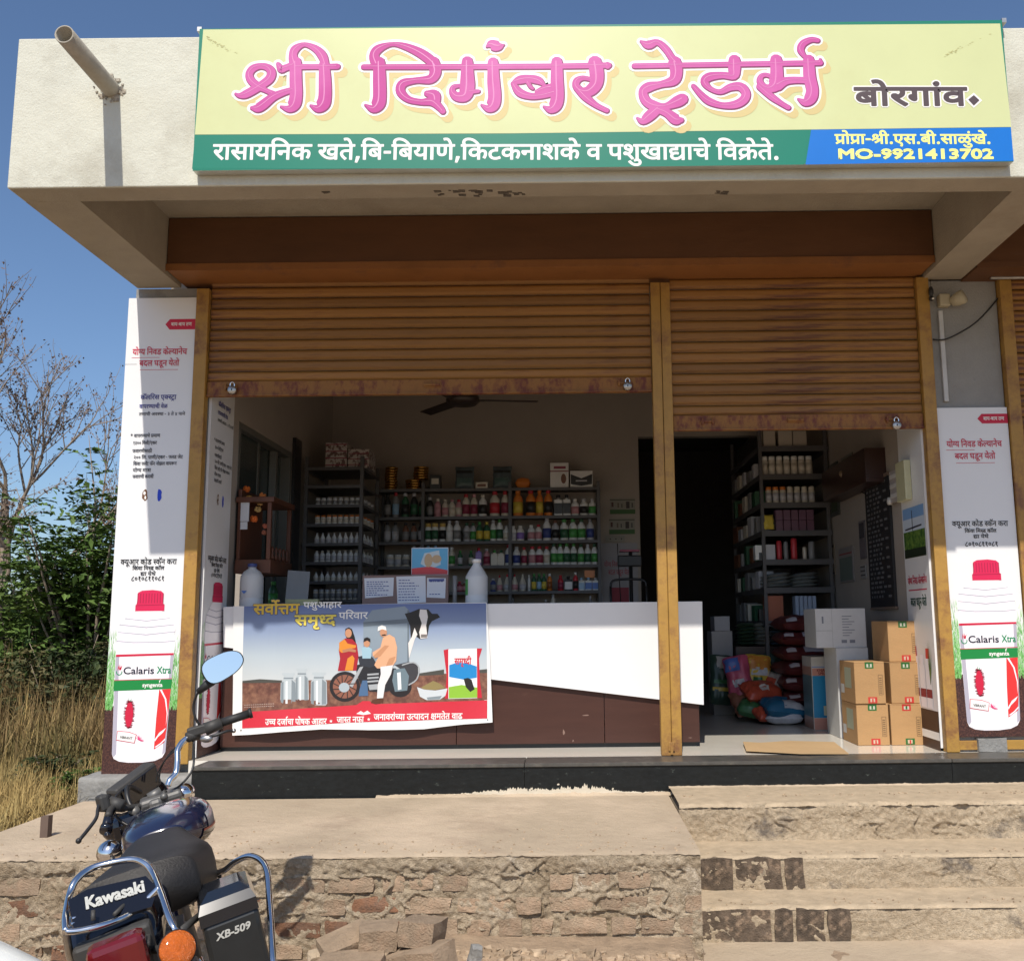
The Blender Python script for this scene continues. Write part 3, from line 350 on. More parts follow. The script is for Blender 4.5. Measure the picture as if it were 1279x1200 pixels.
def latin(text):
    """outlines of latin text with the built-in font, unit size"""
    if text in _latin: return _latin[text]
    cu = bpy.data.curves.new('t', 'FONT'); cu.body = text; cu.size = 1; cu.resolution_u = 3
    o = bpy.data.objects.new('t', cu); COL.objects.link(o)
    dg = bpy.context.evaluated_depsgraph_get(); me = bpy.data.meshes.new_from_object(o.evaluated_get(dg))
    vs = [(v.co.x, v.co.y) for v in me.vertices]; fs = [tuple(p.vertices) for p in me.polygons]
    # boundary edges
    cnt = {}
    for f in fs:
        for i in range(len(f)):
            e = tuple(sorted((f[i], f[(i + 1) % len(f)]))); cnt[e] = cnt.get(e, 0) + 1
    ed = [e for e, c in cnt.items() if c == 1]
    bpy.data.objects.remove(o); bpy.data.meshes.remove(me)
    _latin[text] = (vs, fs, ed); return _latin[text]
def ribbon(mb, M, a, b, wd, z, k):
    dx, dy = b[0] - a[0], b[1] - a[1]; l = math.hypot(dx, dy)
    if l < 1e-7: return
    dx /= l; dy /= l; nx, ny = -dy * wd, dx * wd; ex, ey = dx * wd * .55, dy * wd * .55
    z += (k % 7) * 1.5e-5
    mb.add([M @ Vector((x, y, z)) for x, y in ((a[0] - ex + nx, a[1] - ey + ny), (a[0] - ex - nx, a[1] - ey - ny), (b[0] + ex - nx, b[1] + ey - ny), (b[0] + ex + nx, b[1] + ey + ny))], [(0, 1, 2, 3)])
def deva(mb, key, M, x, y, size, z=.001, bold=0, width=None, sx=1.0, align='l', skew=0):
    """a line of Devanagari; size = em in metres; width = fit to this width; returns its width"""
    wd, s = LN[key]; k = size
    if width: sx = width / (wd / 1000 * k)
    W = wd / 1000 * k * sx
    if align == 'c': x -= W / 2
    if align == 'r': x -= W
    for n, (g, gx) in enumerate(s):
        cs, (vs, fs) = glyph(g)
        zz = z + (n % 3) * 1.2e-4
        T = lambda p: (x + (gx / 1000 + p[0]) * k * sx + skew * p[1] * k, y + p[1] * k)
        mb.add([M @ Vector((*T(p), zz)) for p in vs], fs)
        if bold:
            for c in cs:
                c2 = [T(p) for p in c]
                for i in range(len(c2)): ribbon(mb, M, c2[i], c2[(i + 1) % len(c2)], bold, zz + 3e-5, i)
    return W
def ltext(mb, text, M, x, y, size, z=.001, bold=0, width=None, align='l', slant=0, sx=1.0):
    vs, fs, ed = latin(text)
    mx = max(v[0] for v in vs)
    if width: sx = width / (mx * size)
    W = mx * size * sx
    if align == 'c': x -= W / 2
    if align == 'r': x -= W
    T = lambda p: (x + p[0] * size * sx + slant * p[1] * size, y + p[1] * size)
    mb.add([M @ Vector((*T(p), z)) for p in vs], fs)
    if bold:
        for i, (a, b) in enumerate(ed): ribbon(mb, M, T(vs[a]), T(vs[b]), bold, z + 3e-5, i)
    return W
def stroke(mb, pts, M, z, extra=0, dx=0, dy=0, k=5, wscale=1, cut=0):
    """variable width pen stroke; pts (x, y, halfwidth)"""
    P = smooth_path(pts, k); n = len(P)
    for i in range(n - 1):
        (x0, y0, w0), (x1, y1, w1) = P[i], P[i + 1]
        w0 = max(w0 * wscale + extra, .0003); w1 = max(w1 * wscale + extra, .0003)
        a0 = P[max(i - 1, 0)]; a1 = P[min(i + 2, n - 1)]
        def nrm(ax, ay):
            l = math.hypot(ax, ay) or 1; return -ay / l, ax / l
        n0 = nrm(x1 - a0[0], y1 - a0[1]); n1 = nrm(a1[0] - x0, a1[1] - y0)
        zz = z + i * 3e-6
        mb.add([M @ Vector((x + dx, y + dy, zz)) for x, y in ((x0 + n0[0] * w0, y0 + n0[1] * w0), (x0 - n0[0] * w0, y0 - n0[1] * w0), (x1 - n1[0] * w1, y1 - n1[1] * w1), (x1 + n1[0] * w1, y1 + n1[1] * w1))], [(0, 1, 2, 3)])
    for j, (x, y, w_) in ((0, P[0]), (1, P[-1])):
        w_ = w_ * wscale + extra; c = 10
        if w_ < .0006: continue
        zz = z + n * 3e-6 + j * 6e-6
        mb.add([M @ Vector((x + dx + w_ * math.cos(2 * math.pi * i / c), y + dy + w_ * math.sin(2 * math.pi * i / c), zz)) for i in range(c)], [tuple(range(c))])
def ellipse(cx, cy, rx, ry, n=20, a0=0):
    return [(cx + rx * math.cos(2 * math.pi * i / n + a0), cy + ry * math.sin(2 * math.pi * i / n + a0)) for i in range(n)]
# ================================================================ materials
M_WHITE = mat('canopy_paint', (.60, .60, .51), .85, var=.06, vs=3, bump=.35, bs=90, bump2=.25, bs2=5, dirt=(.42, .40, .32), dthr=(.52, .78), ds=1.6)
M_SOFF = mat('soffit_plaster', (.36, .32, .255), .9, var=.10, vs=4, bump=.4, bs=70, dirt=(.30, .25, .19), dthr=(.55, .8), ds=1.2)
M_CONC = mat('grey_concrete', (.27, .265, .25), .92, var=.2, vs=9, bump=.6, bs=60, bump2=.3, bs2=10)
M_PILL = mat('pillar_plaster', (.30, .30, .29), .9, var=.14, vs=3, bump=.4, bs=80, dirt=(.14, .14, .14), dthr=(.58, .72), ds=1.5)
M_INT = mat('interior_wall', (.38, .335, .29), .85, var=.06, vs=2, bump=.15, bs=80, dirt=(.19, .16, .13), dthr=(.66, .8), ds=1.5)
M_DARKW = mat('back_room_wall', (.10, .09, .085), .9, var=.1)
M_HOOD = mat('brown_sheet', (.115, .048, .018), .6, var=.18, vs=2, stretch=(.6, 1, 2.5), bump=.1, bs=30, dirt=(.10, .055, .035), dthr=(.6, .85), ds=2)
M_HOODLIT = mat('bounce_lit_hood_tone', (.26, .105, .03), .55, var=.2, vs=3, dirt=(.11, .05, .03), dthr=(.55, .75), ds=3)  # brighter copy of the hood brown, with ground bounce light put into the colour
M_MUST = mat('mustard_paint', (.42, .235, .048), .5, var=.2, vs=5, bump=.15, bs=60, dirt=(.18, .08, .03), dthr=(.47, .66), ds=5)
M_SLAT = mat('orange_slat_paint', (.27, .125, .026), .5, var=.26, vs=3, stretch=(.35, 1, 6), bump=.15, bs=40, dirt=(.09, .03, .014), dthr=(.51, .64), ds=3, perobj=.2)
M_RUST = mat('rusty_rail_paint', (.29, .13, .028), .6, var=.22, vs=5, stretch=(2.2, 1, 1.2), bump=.3, bs=60, dirt=(.12, .026, .015), dthr=(.46, .60), ds=5)
M_CEM = mat('sandy_cement', (.47, .375, .265), .95, var=.10, vs=1.6, bump=.5, bs=110, bump2=.35, bs2=14, dirt=(.37, .28, .20), dthr=(.52, .75), ds=2.2, col2=(.54, .43, .31), cs=.8)
M_CRUST = mat('crumbly_mortar', (.52, .42, .295), .97, var=.3, vs=40, bump=1.0, bs=150, bump2=.6, bs2=34, col2=(.40, .31, .205), cs=4, dirt=(.62, .54, .43), dthr=(.56, .68), ds=5)
M_STEP = mat('step_cement', (.50, .395, .27), .97, var=.22, vs=50, bump=1.0, bs=150, bump2=.5, bs2=30, col2=(.58, .47, .33), cs=1.6, dirt=(.20, .165, .13), dthr=(.56, .66), ds=3)
M_TREAD = mat('worn_tread', (.48, .38, .26), .95, var=.16, vs=14, bump=.6, bs=120, bump2=.3, bs2=16, dirt=(.40, .31, .21), dthr=(.55, .72), ds=4)
M_BRICK = mat('old_brick', (.40, .295, .20), .95, var=.2, vs=14, bump=.9, bs=120, bump2=.4, bs2=22, dirt=(.43, .27, .175), dthr=(.55, .75), ds=3, perobj=.16)
M_BRICKR = mat('red_brown_brick', (.27, .135, .075), .95, var=.25, vs=14, bump=.9, bs=120, dirt=(.12, .09, .07), dthr=(.5, .7), ds=4, perobj=.2)
M_BRICKD = mat('sooty_brick', (.12, .088, .062), .97, var=.45, vs=30, bump=1.0, bs=130, bump2=.5, bs2=20, dirt=(.34, .24, .16), dthr=(.54, .68), ds=7, perobj=.3)
M_SOIL = mat('dry_soil', (.38, .275, .18), .97, var=.25, vs=9, bump=1.0, bs=60, bump2=.6, bs2=10, dirt=(.22, .15, .10), dthr=(.55, .75), ds=2)
M_GRAN = mat('black_granite', (.010, .012, .013), .3, spec=.3, var=.35, vs=50, dirt=(.12, .14, .125), dthr=(.62, .74), ds=34, stretch=(.55, 1, 1.1), bump=.08, bs=200)
M_GRANT = mat('dusty_granite_top', (.075, .072, .066), .3, var=.2, vs=20, dirt=(.16, .145, .12), dthr=(.5, .8), ds=6)
M_TILE = mat('white_floor_tile', (.72, .68, .60), .12, var=.04, vs=4, dirt=(.6, .54, .46), dthr=(.6, .8), ds=3)
M_CHROME = mat('chrome', (.78, .78, .78), .09, metal=1, var=.04, vs=14)
M_STEEL = mat('dull_steel', (.45, .44, .42), .38, metal=1, var=.15, vs=20)
M_BLACK = mat('black_plastic', (.018, .018, .019), .42, var=.15, vs=20)
M_SIGNP = mat('sign_aluminium_edge', (.55, .56, .52), .4, metal=.6, var=.1)
def flat(name, hexs, rough=.5): return mat('print_' + name, hexs, rough, var=.03, vs=3)

# ================================================================ terrain
def sstep(a, b, x):
    t = min(1, max(0, (x - a) / (b - a))); return t * t * (3 - 2 * t)
def ground_z(x, y):
    l = sstep(-3.0, -3.1, x); f = sstep(-3.6, -2.3, y)
    zz = -.70 + (.42 * l * f)
    if y > 8: zz = max(zz, -.28) if l > 0 else zz
    n = noise.noise(Vector((x * .8, y * .8, 0))) * .035 + noise.noise(Vector((x * 4, y * 4, 3))) * .012
    mound = 0
    if -2.9 < x < .57:                                            # rubble banked against the foot of the wall
        mound = .10 * sstep(-2.75, -1.95, y) * sstep(-1.35, -.55, x) + .05 * sstep(-2.4, -1.9, y)
    far = sstep(6, 60, abs(x)) * .15
    return zz + n + mound + far
def ticks(lo, hi, c0, c1, fine, grow=1.22):
    a = []; x = c0
    while x < c1: a.append(x); x += fine
    s = fine; x = c1
    while x < hi: a.append(x); s *= grow; x += s
    a.append(hi); s = fine; x = c0
    while x > lo: s *= grow; x -= s; a.append(max(x, lo))
    return sorted(set(round(v, 4) for v in a))
xs = ticks(-400, 400, -6, 3, .07); ys = ticks(-60, 600, -4.2, 2.5, .07)
vs = [(x, y, ground_z(x, y)) for y in ys for x in xs]; nx = len(xs)
fs = [(j * nx + i, j * nx + i + 1, (j + 1) * nx + i + 1, (j + 1) * nx + i) for j in range(len(ys) - 1) for i in range(nx - 1)]
mb = MB(); mb.add(vs, fs, True); g = mb.build('ground', M_SOIL, fixn=False); tag(g, kind='structure')

# ================================================================ rough masonry strips
def rough_strip(name, prof, x0, x1, m, parent=None, res=.014, seed=0, kind=None, ends=False):
    """prof: list of (y, z, amplitude) drawn from back to front, extruded along x with crumbly noise"""
    pts = []
    for (a, b) in zip(prof[:-1], prof[1:]):
        L = math.hypot(b[0] - a[0], b[1] - a[1]); n = max(1, int(L / (res * (1 if max(a[2], b[2]) > .004 else 2))))
        for i in range(n):
            t = i / n; pts.append([a[k] + (b[k] - a[k]) * t for k in range(3)])
    pts.append(list(prof[-1]))
    for _ in range(1):                                             # soften the corners a little
        q = [p[:] for p in pts]
        for i in range(1, len(pts) - 1):
            for k in (0, 1): q[i][k] = .25 * pts[i - 1][k] + .5 * pts[i][k] + .25 * pts[i + 1][k]
        pts = q
    nx_ = max(2, int((x1 - x0) / res)); vs = []
    nr = []
    for i in range(len(pts)):
        a = pts[max(i - 1, 0)]; b = pts[min(i + 1, len(pts) - 1)]
        ty, tz = b[0] - a[0], b[1] - a[1]; l = math.hypot(ty, tz) or 1
        nr.append((tz / l, -ty / l))
    for i in range(nx_ + 1):
        x = x0 + (x1 - x0) * i / nx_
        for (y, z, am), (ny, nz_) in zip(pts, nr):
            v = Vector((x, y, z + seed * 7.3))
            d = noise.fractal(v * 9, 1.0, 2.1, 4) * .8 + noise.fractal(v * 38, .8, 2.2, 3) * .6
            if am > .004: d -= 1.8 * max(0, 1 - abs(noise.noise(v * Vector((7, 11, 13)))) / .07) * max(0, noise.noise(v * 3.1) + .35)
            e = noise.noise(Vector((x * 1.3, seed * 3.1, z * 2))) * .006
            vs.append((x, y + ny * (d * am * -1) + e * (am > 0), z + nz_ * (d * am * -1)))
    h = len(pts); fs = [(i * h + j, (i + 1) * h + j, (i + 1) * h + j + 1, i * h + j + 1) for i in range(nx_) for j in range(h - 1)]
    if ends:
        for i in (0, nx_):
            fs.append(tuple(i * h + j for j in range(h)))
    b = MB(); b.add(vs, fs, True); return b.build(name, m, parent, fixn=False)

# bricks
def brick_mesh(L, H, D, seed):
    r = random.Random(seed); bm = bmesh.new(); bmesh.ops.create_cube(bm, size=1)
    bmesh.ops.subdivide_edges(bm, edges=bm.edges[:], cuts=1, use_grid_fill=True)
    for v in bm.verts:
        v.co = Vector((v.co.x * L, v.co.y * D, v.co.z * H))
        c = abs(v.co.x) > .49 * L, abs(v.co.y) > .49 * D, abs(v.co.z) > .49 * H
        k = 1 - .06 * (sum(c) - 1) * r.uniform(.2, 1.6)
        v.co = Vector((v.co.x * (1 - (1 - k) * .12 / max(L, .05) * .5), v.co.y, v.co.z * k)) + Vector([r.uniform(-1, 1) * q for q in (.005, .004, .004)])
    me = bpy.data.meshes.new('brick'); bm.to_mesh(me); bm.free(); return me
BRM = {}
def brick(x, y, z, L=.215, H=.072, D=.1, m=None, parent=None, rot=(0, 0, 0), v=None):
    k = (round(L, 2), round(H, 3), round(D, 2), v if v is not None else rnd.randrange(4), m.name)
    if k not in BRM:
        BRM[k] = brick_mesh(k[0], k[1], k[2], hash(k[:4]) % 9999); BRM[k].materials.append(m)
    return link('brick', BRM[k], None, parent, (x, y, z), rot)

# ---- platform in front of the counter
PLY = at(400, 1068, -1.9).y
PZ = -.19; PFY = atz(500, 1068, PZ).y; PX0, PX1 = -2.97, .575
platform = thing('platform', None, None); tag(platform, kind='structure')
rough_strip('cement_top', [(-.36, PZ, .0), (-.42, PZ, .0012), (PFY + .05, PZ, .0012), (PFY + .012, PZ - .003, .004), (PFY, PZ - .012, .008)], PX0, PX1, M_CEM, platform, seed=1)
rough_strip('crust', [(PFY + .004, PZ - .008, .006), (PFY + .003, PZ - .045, .013), (PFY + .015, PZ - .085, .013)], PX0, PX1, M_CRUST, platform, res=.0065, seed=2)
rough_strip('mortar', [(PFY + .012, PZ - .08, .015), (PFY + .018, -.62, .015), (PFY + .018, -.78, .015)], PX0, PX1, M_CRUST, platform, res=.007, seed=3)
b = MB(); b.box((PX0 + .004, PFY + .045, -.8), (PX1 - .004, -.37, PZ - .02)); b.build('core', M_CRUST, platform)
# right cheek of the platform
b = MB()
for i in range(6):
    z1 = PZ - .05 - i * .095
    for j in range(6):
        y0 = PFY + .03 + j * .24 + (i % 2) * .1
        if y0 < -.6: b.box((PX1 - .01, y0, z1 - .08), (PX1 + .005, min(y0 + .22, -.5), z1 - .008), jit=.003)
o = b.build('cheek_bricks', M_BRICK, platform); tag(o, kind='stuff')
rr = random.Random(3)
zc = PZ - .125; row = 0
while zc > -.72:
    x = PX0 + rr.uniform(0, .1)
    while x < PX1 - .06:
        L = rr.choice((.215, .215, .105, .16, .12)); L = min(L, PX1 - x)
        px = PCX + x * 275
        if L > .07 and rr.random() < (.9 if row else .7):
            dark = (row == 2 and -1.45 < x < -.75)
            m = M_BRICKR if dark or rr.random() < .04 else M_BRICK
            brick(x + L / 2, PFY + .0575 + rr.uniform(-.004, .006), zc + rr.uniform(-.005, .005), L - .008, .07 + rr.uniform(-.006, .006), .105, m, platform, (rr.uniform(-.03, .03), rr.uniform(-.03, .03), rr.uniform(-.02, .02)))
        x += L + rr.uniform(.012, .035)
    zc -= .096; row += 1

# ---- steps on the right
steps = thing('steps', None, None); tag(steps, kind='structure')
Y1 = atz(1075, 1001, -.15).y; Z2 = at(1075, 1048, Y1).z; Y2 = atz(1075, 1067, Z2).y
Z3 = at(1075, 1109, Y2).z; Y3 = atz(1075, 1130, Z3).y; Z4 = at(1075, 1174, Y3).z
SX0, SX1 = .585, 5.5
rough_strip('tread', [(-.30, -.15, 0), (-.42, -.15, .001), (Y1 + .03, -.152, .003), (Y1 + .002, -.157, .011), (Y1 - .006, -.172, .012)], SX0, SX1, M_TREAD, steps, res=.009, seed=4)
rough_strip('riser', [(Y1 + .01, -.158, .012), (Y1 - .001, -.168, .014), (Y1 - .005, -.20, .014), (Y1 + .0, Z2 + .03, .011), (Y1 - .006, Z2 - .01, .008)], SX0, SX1, M_STEP, steps, res=.0075, seed=14)
rough_strip('tread', [(Y1 + .03, Z2, .001), (Y2 + .02, Z2 - .002, .004), (Y2 + .000, Z2 - .007, .009), (Y2 - .002, Z2 - .018, .010)], SX0, SX1, M_TREAD, steps, res=.009, seed=5)
rough_strip('riser', [(Y2 + .01, Z2 - .008, .009), (Y2 - .002, Z2 - .03, .010), (Y2 - .003, Z3 - .01, .008)], SX0, SX1, M_STEP, steps, res=.0075, seed=15)
rough_strip('tread', [(Y2 + .03, Z3, .001), (Y3 + .02, Z3 - .002, .004), (Y3 + .000, Z3 - .007, .009), (Y3 - .002, Z3 - .018, .010)], SX0, SX1, M_TREAD, steps, res=.009, seed=6)
rough_strip('riser', [(Y3 + .01, Z3 - .008, .009), (Y3 - .002, Z3 - .03, .010), (Y3 - .004, Z4 - .02, .008)], SX0, SX1, M_STEP, steps, res=.0075, seed=16)
rough_strip('foot_slab', [(Y3 + .03, Z4, .001), (Y3 - .5, Z4 - .01, .003), (Y3 - .75, Z4 - .05, .008), (Y3 - .8, Z4 - .2, .004)], PX1 - .02, SX1, M_CEM, steps, res=.02, seed=7)
b = MB(); b.box((SX0 + .003, Y1 + .02, -.8), (SX1 - .003, -.30, -.2)); b.box((SX0 + .003, Y2 + .02, -.8), (SX1 - .003, Y1 + .03, Z2 - .03)); b.box((SX0 + .003, Y3 + .02, -.8), (SX1 - .003, Y2 + .03, Z3 - .03)); b.build('core', M_STEP, steps)
def edge_brick(pxa, pxb, Y, ztop, zbot, m):
    a = at(pxa, 1090, Y).x; c = at(pxb, 1090, Y).x
    brick((a + c) / 2, Y + .0525 - rr.uniform(-.002, .006), (ztop + zbot) / 2 - .006, c - a - .004, ztop - zbot - .004, .12, m, steps, (0, rr.uniform(-.01, .01), rr.uniform(-.02, .02)))
for a, c in ((873, 916), (918, 978), (980, 1005)): edge_brick(a, c, Y2, Z2, Z3, M_BRICKD)
for a, c in ((874, 962), (965, 989), (991, 1028), (1030, 1060)): edge_brick(a, c, Y3, Z3, Z4, M_BRICKD)

# ---- granite step
gran = thing('granite_step', None, None); tag(gran, kind='structure')
GY = -.335
xs_ = [at(238, 980, GY).x, at(655, 970, GY).x, at(1190, 965, GY).x, 5.2]
for i in range(3):
    a, c = xs_[i] + .0015, xs_[i + 1] - .0015
    b = MB(); b.box((a, GY - .006, -.022), (c, -.062, 0), bev=.003); b.build('top_slab', M_GRANT, gran)
    b = MB(); b.box((a, GY + .006, -.215 if i < 1 else -.2), (c, GY + .03, -.024)); b.build('front_slab', M_GRAN, gran)
b = MB(); b.box((xs_[0] + .01, GY + .035, -.3), (5.15, -.07, -.03)); b.build('core', M_CONC, gran)
b = MB()
r2 = random.Random(11)
for i in range(130):                                               # cement splashed on the granite
    t = r2.gauss(0, 1); px = 690 + t * 62; dens = math.exp(-((px - 700) / 80) ** 2)
    c = at(px, 975, GY); rad = r2.uniform(.0012, .0045) * (1 + dens)
    zz = -.185 + r2.expovariate(1 / .011) * dens + .002
    if zz > -.04: continue
    p = [(rad * r2.uniform(.5, 1.5) * math.cos(k * math.pi / 4), rad * r2.uniform(.5, 1.3) * math.sin(k * math.pi / 4)) for k in range(8)]
    F_ = frame((c.x, GY + .006 - .0008 - i * 6e-6, zz), (1, 0, 0), (0, 0, 1)); b.prism(p, F_, .0005)
for i in range(170):
    px = r2.uniform(560, 860); c = at(px, 975, GY); hh = 1.7 * r2.uniform(.004, .045) * (math.exp(-((px - 640) / 40) ** 2) * .6 + math.exp(-((px - 725) / 35) ** 2) * .8) + r2.uniform(.002, .012)
    x0 = c.x; p = [(-.02, -.01), (-.012, hh * .6), (-.004, hh), (.006, hh * .7), (.012, hh * .9), (.02, 0)]
    F_ = frame((x0, GY + .006 - .003 - i * 6e-6, -.182), (1, 0, 0), (0, 0, 1)); b.prism(p, F_, .002)
o = b.build('cement_splash', mat('splash', (.60, .54, .43), .95, var=.1, bump=.4, bs=90), gran); tag(o, kind='stuff')
# ragged cement bead along the foot of the granite
rough_strip('cement_bead', [(-.31, -.145, .002), (GY - .006, -.143, .006), (GY - .02, -.152, .004)], .58, SX1, M_CEM, steps, res=.01, seed=9)
rough_strip('cement_bead', [(-.31, -.178, .003), (GY - .004, -.178, .009), (GY - .03, -.193, .004)], at(470, 990, GY).x, .6, M_CEM, platform, res=.01, seed=10)

# ---- shop floor
b = MB(); b.box((-2.46, -.06, -.2), (2.4, 7.2, 0)); fl = b.build('floor', M_TILE); tag(fl, kind='structure')
b = MB(); b.box((2.401, -.06, -.2), (5.2, .4, -.001)); fl2 = b.build('porch_floor', M_TILE); tag(fl2, kind='structure')

# ================================================================ the shop building
shop = thing('shop_building', 'single storey shop with a cream concrete canopy over two rolled up shutters', 'shop')
CZ = 3.161; FY = -1.586; BX0, BX1 = -2.972, 6.5
b = MB(); b.box((BX0, FY, CZ), (BX1, FY + .175, 4.02), bev=.006); b.build('canopy_fascia', M_WHITE, shop)
b = MB(); b.box((BX0, FY + .177, 3.57), (BX0 + .13, 3.6, 4.015)); b.build('side_parapet', M_WHITE, shop)
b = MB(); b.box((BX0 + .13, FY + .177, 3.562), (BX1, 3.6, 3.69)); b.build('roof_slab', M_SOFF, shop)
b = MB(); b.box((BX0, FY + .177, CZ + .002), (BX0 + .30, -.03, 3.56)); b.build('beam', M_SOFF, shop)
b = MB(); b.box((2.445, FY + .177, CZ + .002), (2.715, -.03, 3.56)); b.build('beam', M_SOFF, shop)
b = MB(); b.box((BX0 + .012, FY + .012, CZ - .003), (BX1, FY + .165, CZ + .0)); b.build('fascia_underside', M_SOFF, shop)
# pillars
b = MB(); b.box((-2.985, -.02, -.06), (-2.551, .02, CZ)); b.box((-2.97, .02, -.3), (-2.465, .5, CZ)); b.build('pillar', M_PILL, shop)
b = MB(); b.box((2.478, -.015, -.02), (2.958, .5, CZ), bev=.004); b.build('pillar', M_PILL, shop)
rough_strip('pillar_base', [(.06, -.075, .001), (-.19, -.078, .003), (-.2, -.09, .006), (-.2, -.24, .006)], -3.09, xs_[0] - .002, M_CONC, shop, res=.014, seed=12)
b = MB(); b.box((-3.08, -.185, -.4), (xs_[0] - .01, .3, -.085)); b.build('pillar_base_core', M_CONC, shop)
# walls
WZ = 3.56
WY0, WY1 = .62, 1.98; WW0, WW1 = .70, 2.36
b = MB(); b.box((-2.97, .5, 0), (-2.462, WY0, WZ)); b.box((-2.97, WY1, 0), (-2.462, 3.4, WZ)); b.box((-2.97, WY0, 0), (-2.462, WY1, WW0)); b.box((-2.97, WY0, WW1), (-2.462, WY1, WZ)); b.build('side_wall', M_INT, shop)
b = MB(); b.box((2.40, .5, 0), (2.9, 7.2, WZ)); b.build('side_wall', M_INT, shop)
b = MB(); b.box((-2.97, 3.4, 0), (.71, 3.52, WZ)); b.box((.71, 3.4, 2.745), (2.398, 3.52, WZ)); b.build('back_wall', M_INT, shop)
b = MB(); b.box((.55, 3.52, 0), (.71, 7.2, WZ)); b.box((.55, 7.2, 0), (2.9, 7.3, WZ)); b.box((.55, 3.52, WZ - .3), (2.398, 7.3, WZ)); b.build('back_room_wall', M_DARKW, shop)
b = MB(); b.box((-2.464, 3.36, -.2), (-2.2, 3.4, .0)); b.build('skirting', M_CONC, shop)
b = MB(); b.box((2.96, .4, -.2), (6.4, .5, WZ)); b.build('next_shop_wall', M_INT, shop)
# lintel wall above the curtains
b = MB(); b.box((-2.55, .12, 3.2), (2.48, .24, 3.56)); b.build('lintel', M_CONC, shop)
# shutter hoods
b = MB(); b.box((-2.668, -.29, 3.192), (2.44, .11, 3.556), bev=.004); b.build('shutter_hood', M_HOOD, shop); b = MB(); b.box((-2.69, -.297, 3.187), (2.44, -.291, 3.235)); b.box((-2.66, -.29, 3.187), (2.43, .11, 3.1915)); b.build('hood_bounce_edge', M_HOODLIT, shop)  # lower edge and underside get a lighter orange as painted bounce light
b = MB(); b.box((2.72, -.29, 3.15), (6.4, .11, 3.54), bev=.004); b.box((2.72, -.295, 3.148), (6.4, -.27, 3.19)); b.build('shutter_hood', M_HOOD, shop)
# guide posts: two folded channels each, the seam between them is real
def post(x0, x1, zt, zb=0.001, seam=True):
    b = MB(); xm = (x0 + x1) / 2
    if seam:
        b.box((x0, -.075, zb), (xm - .002, -.0, zt), bev=.004); b.box((xm + .002, -.071, zb), (x1, .0, zt), bev=.004)
        b.box((xm - .003, -.05, zb + .01), (xm + .003, -.01, zt))
    else: b.box((x0, -.07, zb), (x1, .0, zt), bev=.005)
    return b.build('guide_post', M_MUST, shop)
post(-2.549, -2.462, 3.145, -.02, False); post(.566, .698, 3.15); post(2.392, 2.476, 3.17, .001, False); post(2.962, 3.045, 3.18, .001, False)
b = MB(); b.box((.61, -.083, .03), (.65, -.0755, .085), bev=.002); b.box((.622, -.09, .01), (.638, -.083, .06)); b.build('latch', M_MUST, shop)
# bits under the poster on the right pillar
b = MB(); b.box((2.478, -.04, .012), (2.60, -.018, .07), bev=.003); b.build('sill_bar', M_MUST, shop)
b = MB(); b.box((2.78, -.04, .012), (2.96, -.018, .07), bev=.003); b.build('sill_bar', M_MUST, shop)
b = MB(); b.box((2.60, -.06, .0), (2.78, -.017, .085), jit=.004); b.build('stone_block', M_CONC, shop)

# ---- roller shutters
def slat_mesh(x0, x1, pitch=.0745):
    prof = [(-.001, -.004), (.011, .003), (.003, .009), (-.003, .018), (-.006, .030), (-.0045, .037), (-.007, .044), (-.0065, .056), (-.003, .064), (.004, .069), (.013, pitch - .001)]
    vs = [(x, y, z) for x in (x0, x1) for y, z in prof]; n = len(prof)
    mb = MB(); mb.add(vs, [(i, i + 1, n + i + 1, n + i) for i in range(n - 1)], True)
    me = mb.mesh('slat'); me.materials.append(M_SLAT); return me
def shutter(x0, x1, zb, zt, label, yc=-.03, lock=(), handles=(), rail=.098):
    t = thing('roller_shutter', label, 'shutter', 'roller shutters across the shop front', (0, yc, 0))
    b = MB(); b.box((x0, -.012, zb), (x1, .008, zb + rail), bev=.002); b.box((x0, -.022, zb - .004), (x1, .02, zb + .006))
    b.build('bottom_rail', M_RUST, t)
    me = slat_mesh(x0 + .002, x1 - .002); z = zb + rail; k = 0
    while z < zt:
        link('slat', me, None, t, (0, rnd.uniform(-.0015, .0015), z), (0, rnd.uniform(-.0004, .0004), 0)); z += .0745; k += 1
    for (hx, w_) in handles:
        b = MB(); b.box((hx - w_ / 2, -.035, zb + .05), (hx + w_ / 2, -.013, zb + .066), bev=.004); b.box((hx - w_ / 2, -.018, zb + .04), (hx + w_ / 2, -.0125, zb + .078), bev=.002)
        b.build('handle', M_RUST, t)
    for lx in lock:
        b = MB(); b.box((lx - .055, -.026, zb + .05), (lx + .03, -.013, zb + .064), bev=.002); b.box((lx - .05, -.03, zb + .035), (lx - .035, -.0125, zb + .08), bev=.003); b.box((lx + .02, -.03, zb + .038), (lx + .035, -.0125, zb + .078), bev=.003)
        b.build('bolt', M_RUST, t)
    return t
ZL = at(540, 492, -.03).z; ZR = at(990, 536, -.03).z
shutter(-2.458, .563, ZL, 3.2, 'wide orange brown roller shutter rolled down a third over the white counter', handles=((at(540, 480, -.03).x, .11),), lock=(at(291, 480, -.03).x, at(781, 480, -.03).x))
shutter(.701, 2.389, ZR, 3.2, 'narrower orange brown roller shutter half rolled down over the doorway with cartons', handles=((at(993, 525, -.03).x, .11),), lock=(at(885, 528, -.03).x, at(1115, 525, -.03).x))
shutter(3.05, 5.1, .01, 3.2, 'closed roller shutter of the neighbouring shop cut by the right edge')
